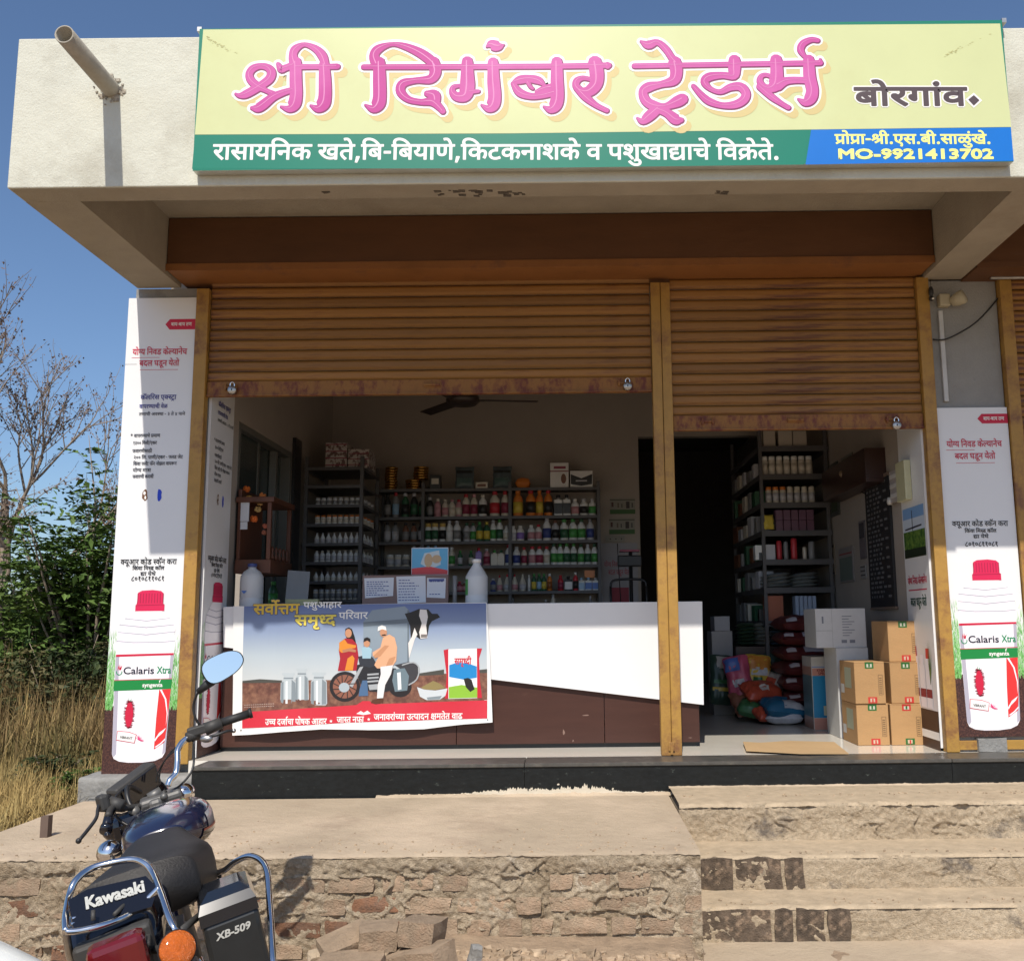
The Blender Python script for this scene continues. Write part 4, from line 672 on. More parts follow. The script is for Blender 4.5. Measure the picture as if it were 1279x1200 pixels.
def padlock(px, py, label):
    p = at(px, py, -.07)
    t = thing('padlock', label, 'padlock', 'round padlocks on the shutter rails', tuple(p))
    b = MB(); b.lathe([(.001, -.012), (.026, -.012), (.030, -.007), (.030, .007), (.026, .012), (.001, .012)], Matrix.Rotation(R(90), 4, 'X'), n=20); b.build('body', M_STEEL, t)
    b = MB(); b.tube(smooth_path([(-.012, 0, .02), (-.014, 0, .042), (0, 0, .054), (.014, 0, .042), (.012, 0, .02)], 4), .0045, 6); b.build('shackle', M_CHROME, t)
    b = MB(); b.box((-.004, -.0135, -.006), (.004, -.0122, .006)); b.build('keyhole', M_BLACK, t)
padlock(290, 487, 'round steel padlock at the left end of the wide shutter rail')
padlock(784, 482, 'round steel padlock on the wide shutter beside the central post')
padlock(1120, 531, 'round steel padlock on the narrower shutter rail beside the right pillar')

# ---- drain pipe through the canopy
pb = at(139, 112, FY)
t = thing('drain_pipe', 'dusty grey drain pipe sticking out of the cream canopy left of the sign', 'pipe', loc=tuple(pb))
ring = lambda r_, y_: [(r_ * math.cos(2 * math.pi * k / 24), y_, r_ * math.sin(2 * math.pi * k / 24)) for k in range(24)]
pr = .047; PL = -.47; tip = at(80, 43, FY + PL) - pb
b = MB(); vs = []; 
for rr_, yy, off in ((pr, .05, 0), (pr, PL, 1), (pr * .86, PL, 1), (pr * .86, .0, 0)):
    vs += [(x + tip.x * off, y, z + tip.z * off) for x, y, z in ring(rr_, yy)]
b.add(vs, [(j * 24 + k, j * 24 + (k + 1) % 24, (j + 1) * 24 + (k + 1) % 24, (j + 1) * 24 + k) for j in range(3) for k in range(24)], True)
b.build('tube', mat('old_pvc', (.36, .33, .27), .6, var=.15, vs=12, bump=.2), t)
b = MB()
r3 = random.Random(5)
for i in range(70):
    a = r3.uniform(0, 6.28); d = pr + abs(r3.gauss(.004, .016)); s = r3.uniform(.003, .011)
    b.box((d * math.cos(a) - s, -.006 * r3.random() - .001, d * math.sin(a) - s), (d * math.cos(a) + s, .001, d * math.sin(a) + s), jit=.002)
o = b.build('chipped_plaster', mat('chipped', (.40, .36, .29), .95, var=.5, vs=60, dirt=(.12, .11, .1), dthr=(.5, .6), ds=30), t); tag(o, kind='stuff')
b = MB()                                                            # spalled patch on the canopy underside
for i in range(40):
    p = atz(545 + r3.random() * 110 if i < 20 else r3.choice((632, 640, 900, 405)) + r3.gauss(0, 6), 241 + r3.gauss(0, 2), CZ - .003); s = r3.uniform(.003, .014)
    b.box((p.x - s * 1.6, p.y - s, CZ - .006), (p.x + s * 1.6, p.y + s, CZ - .0032), jit=.002)
o = b.build('spalled_patch', mat('spall', (.10, .085, .07), .95, var=.5, vs=60), shop); tag(o, kind='stuff')
# ================================================================ shop sign
SGY = -1.648
sign = thing('shop_sign', 'long yellow and green shop sign with big pink lettering across the canopy', 'sign')
b = MB(); b.box((-1.964, SGY + .001, 3.216), (2.348, FY - .008, 4.024), bev=.002); b.build('sign_box', M_SIGNP, sign)
SM = frame((0, SGY, 0), (1, 0, 0), (0, 0, 1))
def S(px, py, Y=SGY):
    p = at(px, py, Y); return (p.x, p.z)
def pxpoly(pts, Y=SGY): return [S(x, y, Y) for x, y in pts]
def sheet(name, pts, m, parent, M=SM, z=.001, Y=SGY, kind=None):
    b = MB(); flatpoly(b, pxpoly(pts, Y), M, z); return b.build(name, m, parent, fixn=False)
def rect_sheet(name, x0, y0, x1, y1, m, parent, M, z=.001):
    b = MB(); flatpoly(b, [(x0, y0), (x1, y0), (x1, y1), (x0, y1)], M, z); return b.build(name, m, parent, fixn=False)
F_YEL = mat('print_pale_yellow', (.60, .64, .33), .34, var=.04, vs=1.2, dirt=(.55, .56, .27), dthr=(.5, .8), ds=.7, coat=.15)
F_GRN = mat('print_teal_green', '0E7A62', .34, var=.04, vs=1, coat=.15); F_BLU = mat('print_blue', '0A6FC8', .34, var=.03, coat=.15)
F_PNK = mat('print_pink', (.50, .058, .29), .45, var=.0, spec=.25, col2=(.62, .15, .42), cs=.9, cthr=(.40, .62)); F_PKD = flat('dark_pink', '7A2058'); F_PKL = flat('light_pink', 'F3A9D2'); F_WHT = flat('white', 'F0EEEA'); F_PEA = flat('peach', 'CDBB80')
F_BRW = flat('brown_grey', '4A3C40'); F_YTX = flat('yellow', 'EEF08A')
rect_sheet('green_border', -1.964, 3.216, 2.348, 4.024, F_GRN, sign, SM, .0006)
sheet('yellow_panel', [(254, 37.5), (640, 34.5), (1249, 30), (1263, 159), (640, 167), (243.5, 168.5)], F_YEL, sign, z=.0014)
sheet('green_panel', [(243.5, 169), (640, 168), (1010, 162.5), (1004, 206), (640, 210.5), (240, 211.5)], F_GRN, sign, z=.0014)
sheet('blue_panel', [(1013, 162.5), (1262.5, 159.5), (1266, 201.5), (1006, 206)], F_BLU, sign, z=.0018)
# big calligraphic title: pen strokes (x, y, half width) on a 4.919 x grid with its origin at (280, 40)
TI = [
 [(72, 384, 6), (95, 394, 14), (130, 388, 24), (180, 362, 26), (235, 328, 25), (280, 292, 27), (292, 252, 25), (268, 222, 21), (225, 214, 18), (180, 228, 22), (156, 262, 22), (166, 300, 22), (205, 335, 22), (255, 362, 14), (300, 382, 16)],
 [(172, 470, 10), (205, 472, 26), (240, 452, 30), (300, 405, 25), (360, 378, 20), (425, 358, 16)],
 [(332, 200, 10), (352, 232, 22), (378, 225, 20), (430, 205, 20)],
 [(440, 190, 34), (441, 300, 36), (443, 390, 37), (430, 450, 38), (400, 476, 22), (350, 462, 5)],
 [(436, 200, 34), (424, 150, 24), (440, 108, 24), (495, 82, 13), (560, 105, 20), (604, 150, 26), (625, 210, 20)],
 [(615, 205, 30), (620, 300, 36), (620, 400, 38), (606, 450, 40), (575, 474, 24), (532, 455, 5)],
 [(440, 218, 17), (560, 218, 15), (696, 216, 17)],
 [(953, 190, 34), (955, 300, 38), (956, 400, 39), (945, 450, 40), (915, 476, 24), (868, 452, 5)],
 [(938, 200, 32), (922, 150, 28), (950, 108, 26), (1030, 80, 12), (1110, 92, 20), (1200, 130, 28), (1268, 178, 30), (1300, 215, 24)],
 [(858, 219, 15), (1300, 218, 16), (2000, 215, 16), (2362, 209, 17)],
 [(1285, 190, 36), (1298, 250, 34), (1268, 294, 28), (1180, 302, 18), (1100, 320, 26), (1084, 368, 26), (1130, 416, 20), (1210, 434, 18), (1280, 432, 26), (1325, 468, 20), (1344, 492, 16)],
 [(1248, 382, 18), (1290, 392, 34), (1300, 425, 28)],
 [(1494, 185, 32), (1494, 260, 38), (1494, 340, 44), (1480, 395, 38), (1430, 400, 28), (1402, 370, 18), (1412, 342, 14), (1450, 334, 10)],
 [(1510, 372, 14), (1562, 368, 10)],
 [(1652, 190, 30), (1655, 300, 36), (1662, 400, 38), (1650, 455, 38), (1622, 474, 22), (1582, 452, 5)],
 [(1614, 94, 5), (1640, 80, 26), (1668, 90, 34), (1694, 92, 24), (1716, 84, 5)],
 [(2044, 188, 32), (2045, 300, 37), (2048, 400, 38), (2034, 455, 38), (2004, 480, 24), (1964, 462, 5)],
 [(1768, 320, 6), (1815, 300, 26), (1875, 292, 24), (1930, 302, 24), (1966, 330, 8)],
 [(1778, 325, 14), (1815, 375, 24), (1880, 398, 20), (1950, 396, 18), (2030, 375, 22)],
 [(1866, 312, 12), (1882, 340, 10), (1896, 352, 8)], [(1924, 372, 14), (1970, 352, 20), (2010, 345, 24)],
 [(2278, 190, 40), (2289, 260, 42), (2284, 325, 38), (2240, 368, 34), (2190, 364, 20), (2162, 336, 20), (2168, 304, 20), (2205, 287, 14), (2256, 296, 12)],
 [(2168, 345, 22), (2220, 402, 24), (2282, 452, 16), (2350, 486, 14)],
 [(2354, 195, 6), (2356, 218, 14)],
 [(2520, 213, 15), (3000, 205, 15), (3662, 194, 16)],
 [(2560, 62, 6), (2605, 84, 26), (2662, 68, 18), (2712, 108, 20), (2748, 160, 20), (2778, 195, 26)],
 [(2768, 190, 38), (2778, 250, 36), (2760, 302, 32), (2684, 326, 20), (2610, 342, 30), (2574, 372, 26), (2590, 425, 28), (2640, 456, 30), (2710, 462, 20), (2780, 434, 34), (2814, 416, 34)],
 [(2668, 472, 28), (2614, 518, 32), (2570, 552, 20), (2538, 532, 5)],
 [(2664, 478, 22), (2722, 502, 26), (2774, 542, 32), (2806, 545, 16)],
 [(3134, 178, 34), (3134, 235, 36), (3130, 275, 24), (3060, 270, 20), (2980, 280, 26), (2952, 310, 24), (2982, 350, 15), (3046, 372, 15), (3110, 344, 22), (3170, 340, 26), (3204, 378, 26), (3192, 420, 26), (3140, 450, 24), (3060, 455, 18), (2980, 430, 22), (2930, 390, 18), (2882, 336, 12)],
 [(3390, 175, 34), (3394, 260, 38), (3386, 325, 42), (3350, 350, 26), (3312, 336, 18), (3290, 306, 18), (3300, 276, 14), (3330, 268, 12), (3365, 280, 12)],
 [(3290, 340, 20), (3360, 400, 20), (3420, 442, 15), (3465, 468, 14)],
 [(3400, 330, 36), (3450, 306, 24), (3510, 300, 20), (3580, 302, 20)],
 [(3590, 175, 32), (3596, 280, 36), (3612, 360, 36), (3600, 412, 36), (3566, 436, 24), (3526, 416, 5)],
 [(3562, 152, 12), (3540, 112, 20), (3558, 74, 20), (3606, 52, 16), (3644, 56, 14)],
 [(3660, 172, 6), (3664, 194, 14)]]
KS = 1 / 4.919
d0 = S(700, 100); d1 = S(701, 100); PXM = (d1[0] - d0[0])                     # metres per photo pixel on the sign
TW = [[(*S(280 + x * KS, 40 + y * KS), w_ * KS * PXM) for x, y, w_ in st] for st in TI]
for name, m, ex, dx, dy, z in (('title_shadow', F_PEA, 4.0, 6, -7.5, .0018), ('title_outline', F_WHT, 4.3, 0, 0, .0025), ('title_edge', F_PKD, 1.1, .5, -.7, .0032), ('title_lettering', F_PNK, .35, -.2, .3, .0039)):
    b = MB()
    for i, st in enumerate(TW): stroke(b, st, SM, z + i * 1e-5, extra=ex * PXM, dx=dx * PXM, dy=dy * PXM)
    b.build(name, m, sign, fixn=False)
b = MB()
for i, st in enumerate(TW): stroke(b, [(x, y, w_ * .10) for x, y, w_ in st], SM, .0046 + i * 1e-5, dx=-1.1 * PXM, dy=1.2 * PXM)
b.build('title_highlight', mat('print_soft_pink', (.66, .20, .46), .4, var=.05), sign, fixn=False)
def line_px(mb, key, M, xa, xb, ybase, em, z, bold=0, Y=SGY, latin_text=None):
    """fit a line between pixel xa and xb on baseline ybase"""
    a = S(xa, ybase, Y); c = S(xb, ybase, Y); ang = math.atan2(c[1] - a[1], c[0] - a[0])
    M2 = M @ Matrix.Translation((a[0], a[1], 0)) @ Matrix.Rotation(ang, 4, 'Z')
    if latin_text: ltext(mb, latin_text, M2, 0, 0, em, z, bold, width=c[0] - a[0])
    else: deva(mb, key, M2, 0, 0, em, z, bold, width=c[0] - a[0])
E1 = 1 * PXM
b = MB(); line_px(b, 'sign2', SM, 266, 974, 199.5, 31 * E1, .0022, .6 * E1); b.build('lettering', F_WHT, sign, fixn=False)
b = MB(); line_px(b, 'town', SM, 1068, 1207, 132, 37 * E1, .0026, 3.0 * E1)
DIA = [(1209, 125), (1216, 119.5), (1223, 126), (1216, 132.5)]
flatpoly(b, pxpoly([(1205.5, 125), (1216, 116.5), (1226.5, 126), (1216, 135.5)]), SM, .0026); b.build('lettering_outline', F_WHT, sign, fixn=False)
b = MB(); line_px(b, 'town', SM, 1068, 1207, 132, 37 * E1, .0042, 1.25 * E1); flatpoly(b, pxpoly(DIA), SM, .0042); b.build('lettering', F_BRW, sign, fixn=False)
b = MB(); line_px(b, 'prop', SM, 1043, 1238, 180, 19.5 * E1, .0024, .5 * E1)
line_px(b, None, SM, 1046, 1240, 198.5, 17.5 * E1, .0034, .95 * E1, latin_text='MO-9921413702'); b.build('lettering', F_YTX, sign, fixn=False)
b = MB()
r4 = random.Random(2)
for (xa, ya, xb, yb) in ((258, 48, 305, 72), (1180, 70, 1240, 42)):
    for i in range(46):
        t = abs(r4.gauss(0, .33)); px = xa + (xb - xa) * t; py = ya + (yb - ya) * t + r4.gauss(0, 1.2); x, y = S(px, py); s = r4.uniform(.001, .005)
        flatpoly(b, [(x - s * 1.8, y), (x, y - s * .4), (x + s * 1.8, y + s * .3), (x, y + s * .5)], SM, .0022 + i * 5e-6)
o = b.build('dirt_streak', flat('dirt', 'B3AE74'), sign, fixn=False); tag(o, kind='stuff')
for px in (252, 1251):                                             # little fixing lugs on top
    p = at(px, 33 if px < 700 else 27, FY - .02); b = MB(); b.box((p.x - .012, FY - .05, 4.02), (p.x + .012, FY + .02, 4.045)); b.build('fixing_lug', M_STEEL, sign)

# ================================================================ herbicide bottle posters
P_BASE = mat('print_poster_white', 'E4E5E6', .32, var=.02, vs=2, coat=.1)
P_RED = flat('crimson', 'C8193F'); P_REDT = flat('text_red', 'C9304E'); P_DK = flat('ink', '27293A'); P_BLK = flat('black_ink', '202024'); P_NAVY = flat('navy', '2A2E86')
P_GRN = flat('label_green', '10843C'); P_GR2 = flat('brand_green', '1A8A5A'); P_BTL = flat('bottle_white', 'F4F0F4'); P_BTS = flat('bottle_grey', 'B2AEBC'); P_ARC = flat('arc_red', 'DC3232'); P_PINK = flat('bloom_pink', 'E03A78')
P_MAR = flat('maroon', '8A1730'); P_CAP = flat('cap_red', 'D21B50'); P_CPD = flat('cap_dark', 'A81040'); P_BLU = flat('spot_blue', '1740C8'); P_BRN = flat('spot_brown', '6E4A30')
def print_mix(name, c1, c2, sc_, thr, c3=None):
    return mat('print_' + name, c1, .45, var=.25, vs=sc_ * 2, col2=c2, cs=sc_, cthr=thr)
P_SOIL = print_mix('soil', '3A2220', '5A3A30', 90, (.45, .6)); P_GRS = print_mix('grass', '3C9A34', '8FD070', 70, (.4, .65))
def bottle_print(parent, M, o0, fade=True, W=.46, soil=True):
    """the printed bottle; o0 = shift of the artwork upwards; local x from the left edge, y from the bottom"""
    def P(name, polys, m, z):
        b = MB()
        for p in polys: flatpoly(b, [(x, y + o0) for x, y in p], M, z)
        return b.build(name, m, parent, fixn=False)
    H = lambda y: y
    if soil: P('printed_soil', [[(0, -o0), (W, -o0), (W, .47), (.40, .44), (.05, .43), (0, .46)]], P_SOIL, .0010)
    r = random.Random(4); bl = MB(); bl2 = MB()                  # printed grass blades, thinning upwards
    for i in range(900):
        side = r.random() < .5; x = (r.uniform(0, .05) if side else r.uniform(.40, W)); y = .40 + abs(r.gauss(0, .20)); h = r.uniform(.03, .07); dx = r.uniform(-.012, .012)
        if y + h > .92: continue
        x2 = min(max(x + dx, .001), W - .001)
        tgt = bl if r.random() < .5 + (y - .5) * .3 else bl2
        flatpoly(tgt, [(x - .0013, y + o0), (min(x + .0013, W - .0005), y + o0), (x2, y + h + o0)] if x > .0015 else [(.0002, y + o0), (.003, y + o0), (x2, y + h + o0)], M, .0014 + (i % 12) * 3e-5)
    tag(bl.build('printed_grass', flat('grass_light', '9ED88A'), parent, fixn=False), kind='stuff'); tag(bl2.build('printed_grass', flat('grass_mid', '4FA23E'), parent, fixn=False), kind='stuff')
    body = [(.062, .13), (.075, .10), (.11, .083), (.17, .075), (.26, .075), (.34, .085), (.385, .105), (.405, .14), (.428, .74), (.432, .82), (.425, .90), (.432, .91), (.432, .935), (.415, .955), (.405, .975), (.375, .995), (.355, 1.02), (.335, 1.035), (.17, 1.035), (.135, 1.01), (.11, .985), (.075, .955), (.062, .93), (.052, .90), (.052, .86), (.058, .84), (.050, .80), (.050, .75)]
    P('printed_bottle', [body], P_BTL, .0022)
    P('printed_bottle_ring', [[(.055, .898), (.24, .878), (.43, .897), (.43, .902), (.24, .885), (.055, .903)], [(.065, .945), (.24, .925), (.42, .942), (.42, .947), (.24, .932), (.065, .951)], [(.10, .985), (.24, .968), (.39, .985), (.39, .989), (.24, .974), (.10, .990)], [(.052, .84), (.16, .83), (.34, .83), (.43, .838), (.43, .843), (.34, .836), (.16, .836), (.052, .846)]], P_BTS, .0026)
    P('printed_bottle_shade', [[(.052, .75), (.075, .75), (.09, .13), (.075, .11), (.062, .13)], [(.408, .75), (.428, .75), (.405, .14), (.385, .12)]], P_BTS, .0024)
    P('printed_cap', [[(.162, 1.035), (.352, 1.035), (.352, 1.075), (.342, 1.085), (.342, 1.15), (.325, 1.165), (.27, 1.172), (.20, 1.168), (.175, 1.155), (.170, 1.085), (.162, 1.07)]], P_CAP, .0030)
    P('printed_cap_ridge', [[(.172 + i * .0185, 1.087), (.177 + i * .0185, 1.087), (.177 + i * .0185, 1.15), (.172 + i * .0185, 1.15)] for i in range(10)] + [[(.162, 1.070), (.352, 1.074), (.352, 1.078), (.162, 1.074)]], P_CPD, .0036)
    P('printed_red_line', [[(.053, .742), (.428, .75), (.428, .763), (.053, .757)], [(.050, .590), (.424, .598), (.424, .602), (.050, .594)]], P_RED, .0032)
    P('printed_green_band', [[(.050, .525), (.421, .535), (.424, .596), (.050, .590)]], P_GRN, .0034)
    b = MB(); ltext(b, 'Calaris', M, .105, .632 + o0, .064, .0036, .0013, width=.20); b.build('lettering', P_DK, parent, fixn=False)
    b = MB(); ltext(b, 'Xtra', M, .325, .634 + o0, .064, .0036, .0013, width=.09); b.build('lettering', P_GR2, parent, fixn=False)
    b = MB(); ltext(b, 'syngenta', M, .235, .549 + o0, .036, .0040, .001, width=.13); b.build('lettering', F_WHT, parent, fixn=False)
    P('printed_leaf_mark', [[(.345, .57), (.355, .60), (.342, .585)]], F_WHT, .0042)
    P('printed_flower_mark', [[(.068, .655), (.078, .672), (.072, .690)], [(.078, .658), (.082, .700), (.088, .658)], [(.090, .655), (.098, .690), (.084, .670)]], P_RED, .0036)
    ring_ = [(.080 + .021 * math.cos(a), .645 + .021 * math.sin(a)) for a in [R(160 + i * 22) for i in range(11)]] + [(.080 + .015 * math.cos(a), .645 + .015 * math.sin(a)) for a in [R(380 - i * 22) for i in range(11)]]
    P('printed_flower_mark', [ring_], P_GR2, .0036)
    P('printed_red_arc', [[(.33, .155), (.395, .20), (.405, .28), (.420, .535), (.345, .53), (.335, .35)]], P_ARC, .0032)
    P('printed_swoosh', [[(.350, .530), (.385, .47), (.402, .38), (.400, .30), (.408, .38), (.395, .47), (.362, .532)], [(.33, .215), (.36, .26), (.402, .29), (.385, .262), (.352, .232), (.335, .205)], [(.333, .17), (.37, .195), (.40, .225), (.40, .215), (.375, .19), (.345, .168)]], P_BTL, .0038)
    brush = MB(); r = random.Random(9)
    for i in range(150):
        a = r.uniform(-1, 1); yy = .375 + a * .085; hw = .040 * math.sqrt(max(0, 1 - a * a * .7)); s = r.choice((-1, 1))
        flatpoly(brush, [(.16, yy - .003 + o0), (.16, yy + .003 + o0), (.16 + s * hw * r.uniform(.8, 1.12), yy + .006 + r.uniform(-.006, .006) + o0)], M, .0036 + (i % 9) * 3e-5)
    brush.build('printed_bloom', P_MAR, parent, fixn=False)
    P('printed_bloom_core', [ellipse(.16, .375, .026, .078)], P_RED, .0041)
    P('printed_stem', [[(.15, .455), (.152, .49), (.156, .456)], [(.166, .455), (.17, .478), (.158, .456)]], P_GR2, .0036)
    P('printed_caption_box', [[(.085, .215), (.205, .195), (.215, .250), (.165, .268), (.09, .275)]], P_RED, .0042)
    P('printed_caption_box', [[(.088, .219), (.202, .199), (.211, .248), (.164, .264), (.093, .271)]], F_WHT, .0046)
    b = MB(); M2 = M @ Matrix.Translation((.108, .222 + o0, 0)) @ Matrix.Rotation(-.12, 4, 'Z'); ltext(b, 'VIBRANT', M2, 0, .006, .022, .005, .0005, width=.08); b.build('lettering', P_BLK, parent, fixn=False)
    pk = MB()
    for i in range(36):
        a = r.uniform(-1.3, 1.9); l = r.uniform(.02, .042); cx, cy = .232, .215 + o0
        flatpoly(pk, [(cx - .002, cy), (cx + .002, cy + .002), (cx + l * math.cos(a + .8), cy + l * math.sin(a + .8))], M, .0048 + i * 1e-5)
    pk.build('printed_bloom', P_PINK, parent, fixn=False)
def txt(parent, M, key, cx, y, em, m, bold=.0008, width=None, align='c', z=.0030):
    b = MB(); deva(b, key, M, cx, y, em, z, bold, align=align, width=width); return b.build('lettering', m, parent, fixn=False)
def poster_head(parent, M, W, vf, tag_y, red_y, call_y, extra=None, WF=1):
    """red tag and slogan near the top; vf maps photo rows to poster heights"""
    a, c = vf(tag_y[0]), vf(tag_y[1])
    b = MB(); flatpoly(b, [(W - .205, (a + c) / 2), (W - .175, a), (W, a), (W, c), (W - .175, c)], M, .0016); b.build('printed_tag', P_RED, parent, fixn=False)
    txt(parent, M, 'tag', W - .095, (a + c) / 2 - .011, .036, F_WHT, .0006, .14, z=.0026)
    y1, y2 = vf(red_y[0]), vf(red_y[1])
    txt(parent, M, 'p2', W * .5, y1, .062, P_REDT, .0009, .37); txt(parent, M, 'p3', W * .5, y2, .060, P_REDT, .0009, .27)
    b = MB(); flatpoly(b, [(W * .5 - .19, y1 - .019), (W * .5 + .0, y1 - .019), (W * .5 + .0, y1 - .022), (W * .5 - .19, y1 - .022)], M, .0016); flatpoly(b, [(W * .5 - .13, y2 - .026), (W * .5 + .13, y2 - .026), (W * .5 + .13, y2 - .029), (W * .5 - .13, y2 - .029)], M, .0016); b.build('printed_rule', P_REDT, parent, fixn=False)
    for key, yy, em, w_ in zip(('r1', 'r2', 'r3', 'r4'), call_y, (.052, .036, .036, .046), (.37, .21, .10, .22)):
        txt(parent, M, key, W * .5, vf(yy), em, P_BLK, .0007 if key != 'r4' else .0008, w_)
def poster_body(parent, M, W, vf):
    txt(parent, M, 'p4', .12, vf(499), .048, P_NAVY, .0007, .24, 'l'); txt(parent, M, 'p5', .115, vf(510), .042, P_NAVY, .0006, .19, 'l'); txt(parent, M, 'p6', .115, vf(519), .032, P_DK, .0004, .31, 'l')
    for key, yy, x, w_ in (('q1', 546, .065, .20), ('q2', 555, .085, .16), ('q3', 565, .085, .13), ('q4', 573, .095, .33), ('q5', 581, .095, .29), ('q6', 589, .095, .12), ('q7', 597, .095, .14)):
        txt(parent, M, key, x, vf(yy), .034, P_DK, .0005, w_, 'l')
    y0 = vf(618)
    for cx, m in ((.185, P_BRN), (.28, P_BLU)):
        b = MB(); r = random.Random(int(cx * 100)); flatpoly(b, [(cx + (.017 + r.uniform(-.005, .006)) * math.cos(t * .52), y0 + (.042 + r.uniform(-.008, .004)) * math.sin(t * .52)) for t in range(12)], M, .0020); b.build('printed_leaf_disc', m, parent, fixn=False)
    b = MB(); flatpoly(b, ellipse(.181, y0 + .012, .008, .012), M, .0026); flatpoly(b, ellipse(.188, y0 - .018, .006, .012), M, .0026); b.build('printed_leaf_spot', F_WHT, parent, fixn=False)
    # where the photo has a scan code: left blank
LPY = -.055; LPW = .466; lz0 = -.082; lz1 = 3.085
lp = thing('bottle_poster', 'tall white poster with a red capped bottle on the left corner pillar', 'poster', 'herbicide posters round the shop front')
b = MB(); b.box((-3.018, LPY + .001, lz0), (-3.018 + LPW, LPY + .03, lz1), bev=.002); b.build('board', P_BASE, lp)
LM = frame((-3.018, LPY, lz0), (1, 0, 0), (0, 0, 1)); vl = lambda y: at(190, y, LPY).z - lz0
rect_sheet('printed_sheet', .001, .001, LPW - .001, lz1 - lz0 - .001, P_BASE, lp, LM, .0004)
bottle_print(lp, LM, 0.0, W=LPW)
poster_head(lp, LM, LPW, vl, (399, 412), (443, 457), (704.5, 711.5, 718.5, 725))
poster_body(lp, LM, LPW, vl)
b = MB(); flatpoly(b, [(.001, vl(455)), (.08, vl(455)), (.08, vl(455) + .002), (.001, vl(455) + .002)], LM, .0012); b.build('sheet_joint', P_DK, lp, fixn=False)
RPY = -.045; RPW = .478; rz0 = at(1220, 920, RPY).z; rz1 = at(1206, 509, RPY).z
rp = thing('bottle_poster', 'shorter white poster with a red capped bottle on the right hand grey pillar', 'poster', 'herbicide posters round the shop front')
b = MB(); b.box((2.478, RPY + .001, rz0), (2.478 + RPW, RPY + .025, rz1), bev=.002); b.build('board', P_BASE, rp)
RM = frame((2.478, RPY, rz0), (1, 0, 0), (0, 0, 1)); vr = lambda y: at(1220, y, RPY).z - rz0
rect_sheet('printed_sheet', .001, .001, RPW - .001, rz1 - rz0 - .001, P_BASE, rp, RM, .0004)
bottle_print(rp, RM, -.035, W=RPW)
poster_head(rp, RM, RPW, vr, (517, 529), (558, 573), (657, 665, 672, 682))
# return posters on the inner faces of the pillars
ix = -2.4625; IW = .44
ip = thing('bottle_poster', 'white bottle poster turned inward beside the left end of the counter', 'poster', 'herbicide posters round the shop front')
b = MB(); b.box((ix, .02, lz0 + .09), (ix + .018, .02 + IW, 2.75)); b.build('board', P_BASE, ip)
IM = frame((ix + .0185, .02, lz0 + .09), (0, 1, 0), (0, 0, 1)); vi = lambda y: at(190, y, LPY).z - lz0 - .06
rect_sheet('printed_sheet', .001, .001, IW - .001, 2.73, P_BASE, ip, IM, .0004)
bottle_print(ip, IM, -.03, W=IW)
poster_body(ip, IM, IW, lambda y: vi(y + 6)); 
for key, yy, em, w_ in zip(('r1', 'r2', 'r3', 'r4'), (704.5, 711.5, 718.5, 725), (.052, .036, .036, .046), (.34, .21, .10, .2)): txt(ip, IM, key, IW * .5, vi(yy), em, P_BLK, .0008, w_)
jx = 2.3985
F_SKY = flat('sky_blue', '7FA8D8'); F_SK2 = flat('pale_blue', 'C9D6E4'); F_FIELD = print_mix('field', '2C5A22', '6C8A3A', 30, (.4, .6)); F_DKG = flat('dark_field', '1C2A1A'); F_BRN = flat('poster_brown', '3A1C16')
jp = thing('crop_poster', 'poster with blue sky over a green field on the right inner wall', 'poster', 'herbicide posters round the shop front')
b = MB(); b.box((jx - .02, -.0, .02), (jx, .46, 2.30)); b.build('board', P_BASE, jp)
JM = frame((jx - .0205, .46, .02), (0, -1, 0), (0, 0, 1)); vj = lambda y: atx(1140, y, jx).z - .02
def jr(name, x0, ya, x1, yb, m, z): rect_sheet(name, x0, vj(ya), x1, vj(yb), m, jp, JM, z)
jr('printed_sheet', .002, 930, .458, 560, P_BASE, .0004); jr('printed_sky', .02, 675, .43, 634, F_SKY, .0012); jr('printed_cloud', .02, 664, .43, 648, F_SK2, .0018)
jr('printed_field', .02, 697, .43, 664, F_FIELD, .0024); jr('printed_hedge', .02, 697, .43, 686, F_DKG, .003)
b = MB(); flatpoly(b, [(.20, vj(664)), (.21, vj(664)), (.21, vj(638)), (.20, vj(638))], JM, .0032); flatpoly(b, [(.06, vj(660)), (.38, vj(658)), (.38, vj(660)), (.06, vj(662))], JM, .0032); b.build('printed_mast', P_DK, jp, fixn=False)
txt(jp, JM, 'p2', .23, vj(730), .07, P_REDT, .001, .36); txt(jp, JM, 'p3', .23, vj(757), .085, flat('dark_green', '1E4A3A'), .0014, .30)
jr('printed_rule', .05, 738, .40, 736.5, P_REDT, .0015)
jr('printed_soil', .002, 930, .458, 880, F_BRN, .0012); jr('printed_strip', .002, 913, .458, 904, F_WHT, .0018)
for i, (x, m, h) in enumerate(((.10, P_RED, 60), (.22, P_BTL, 50), (.33, P_ARC, 58))):
    yb = 878; rect_sheet('printed_bottle', x - .05, vj(yb), x + .05, vj(yb - h), P_BTL, jp, JM, .0026); rect_sheet('printed_cap', x - .03, vj(yb - h), x + .03, vj(yb - h - 12), m, jp, JM, .0026); rect_sheet('printed_label', x - .05, vj(yb - 12), x + .05, vj(yb - 22), P_MAR, jp, JM, .003)
b = MB()
for i in range(14): a = .8 + i * .09; flatpoly(b, [(.36, vj(850)), (.365, vj(850)), (.36 + .22 * math.cos(a) * .4, vj(850) + .3 * math.sin(a))], JM, .0030 + i * 3e-5)
b.build('printed_leaf', F_FIELD, jp, fixn=False)
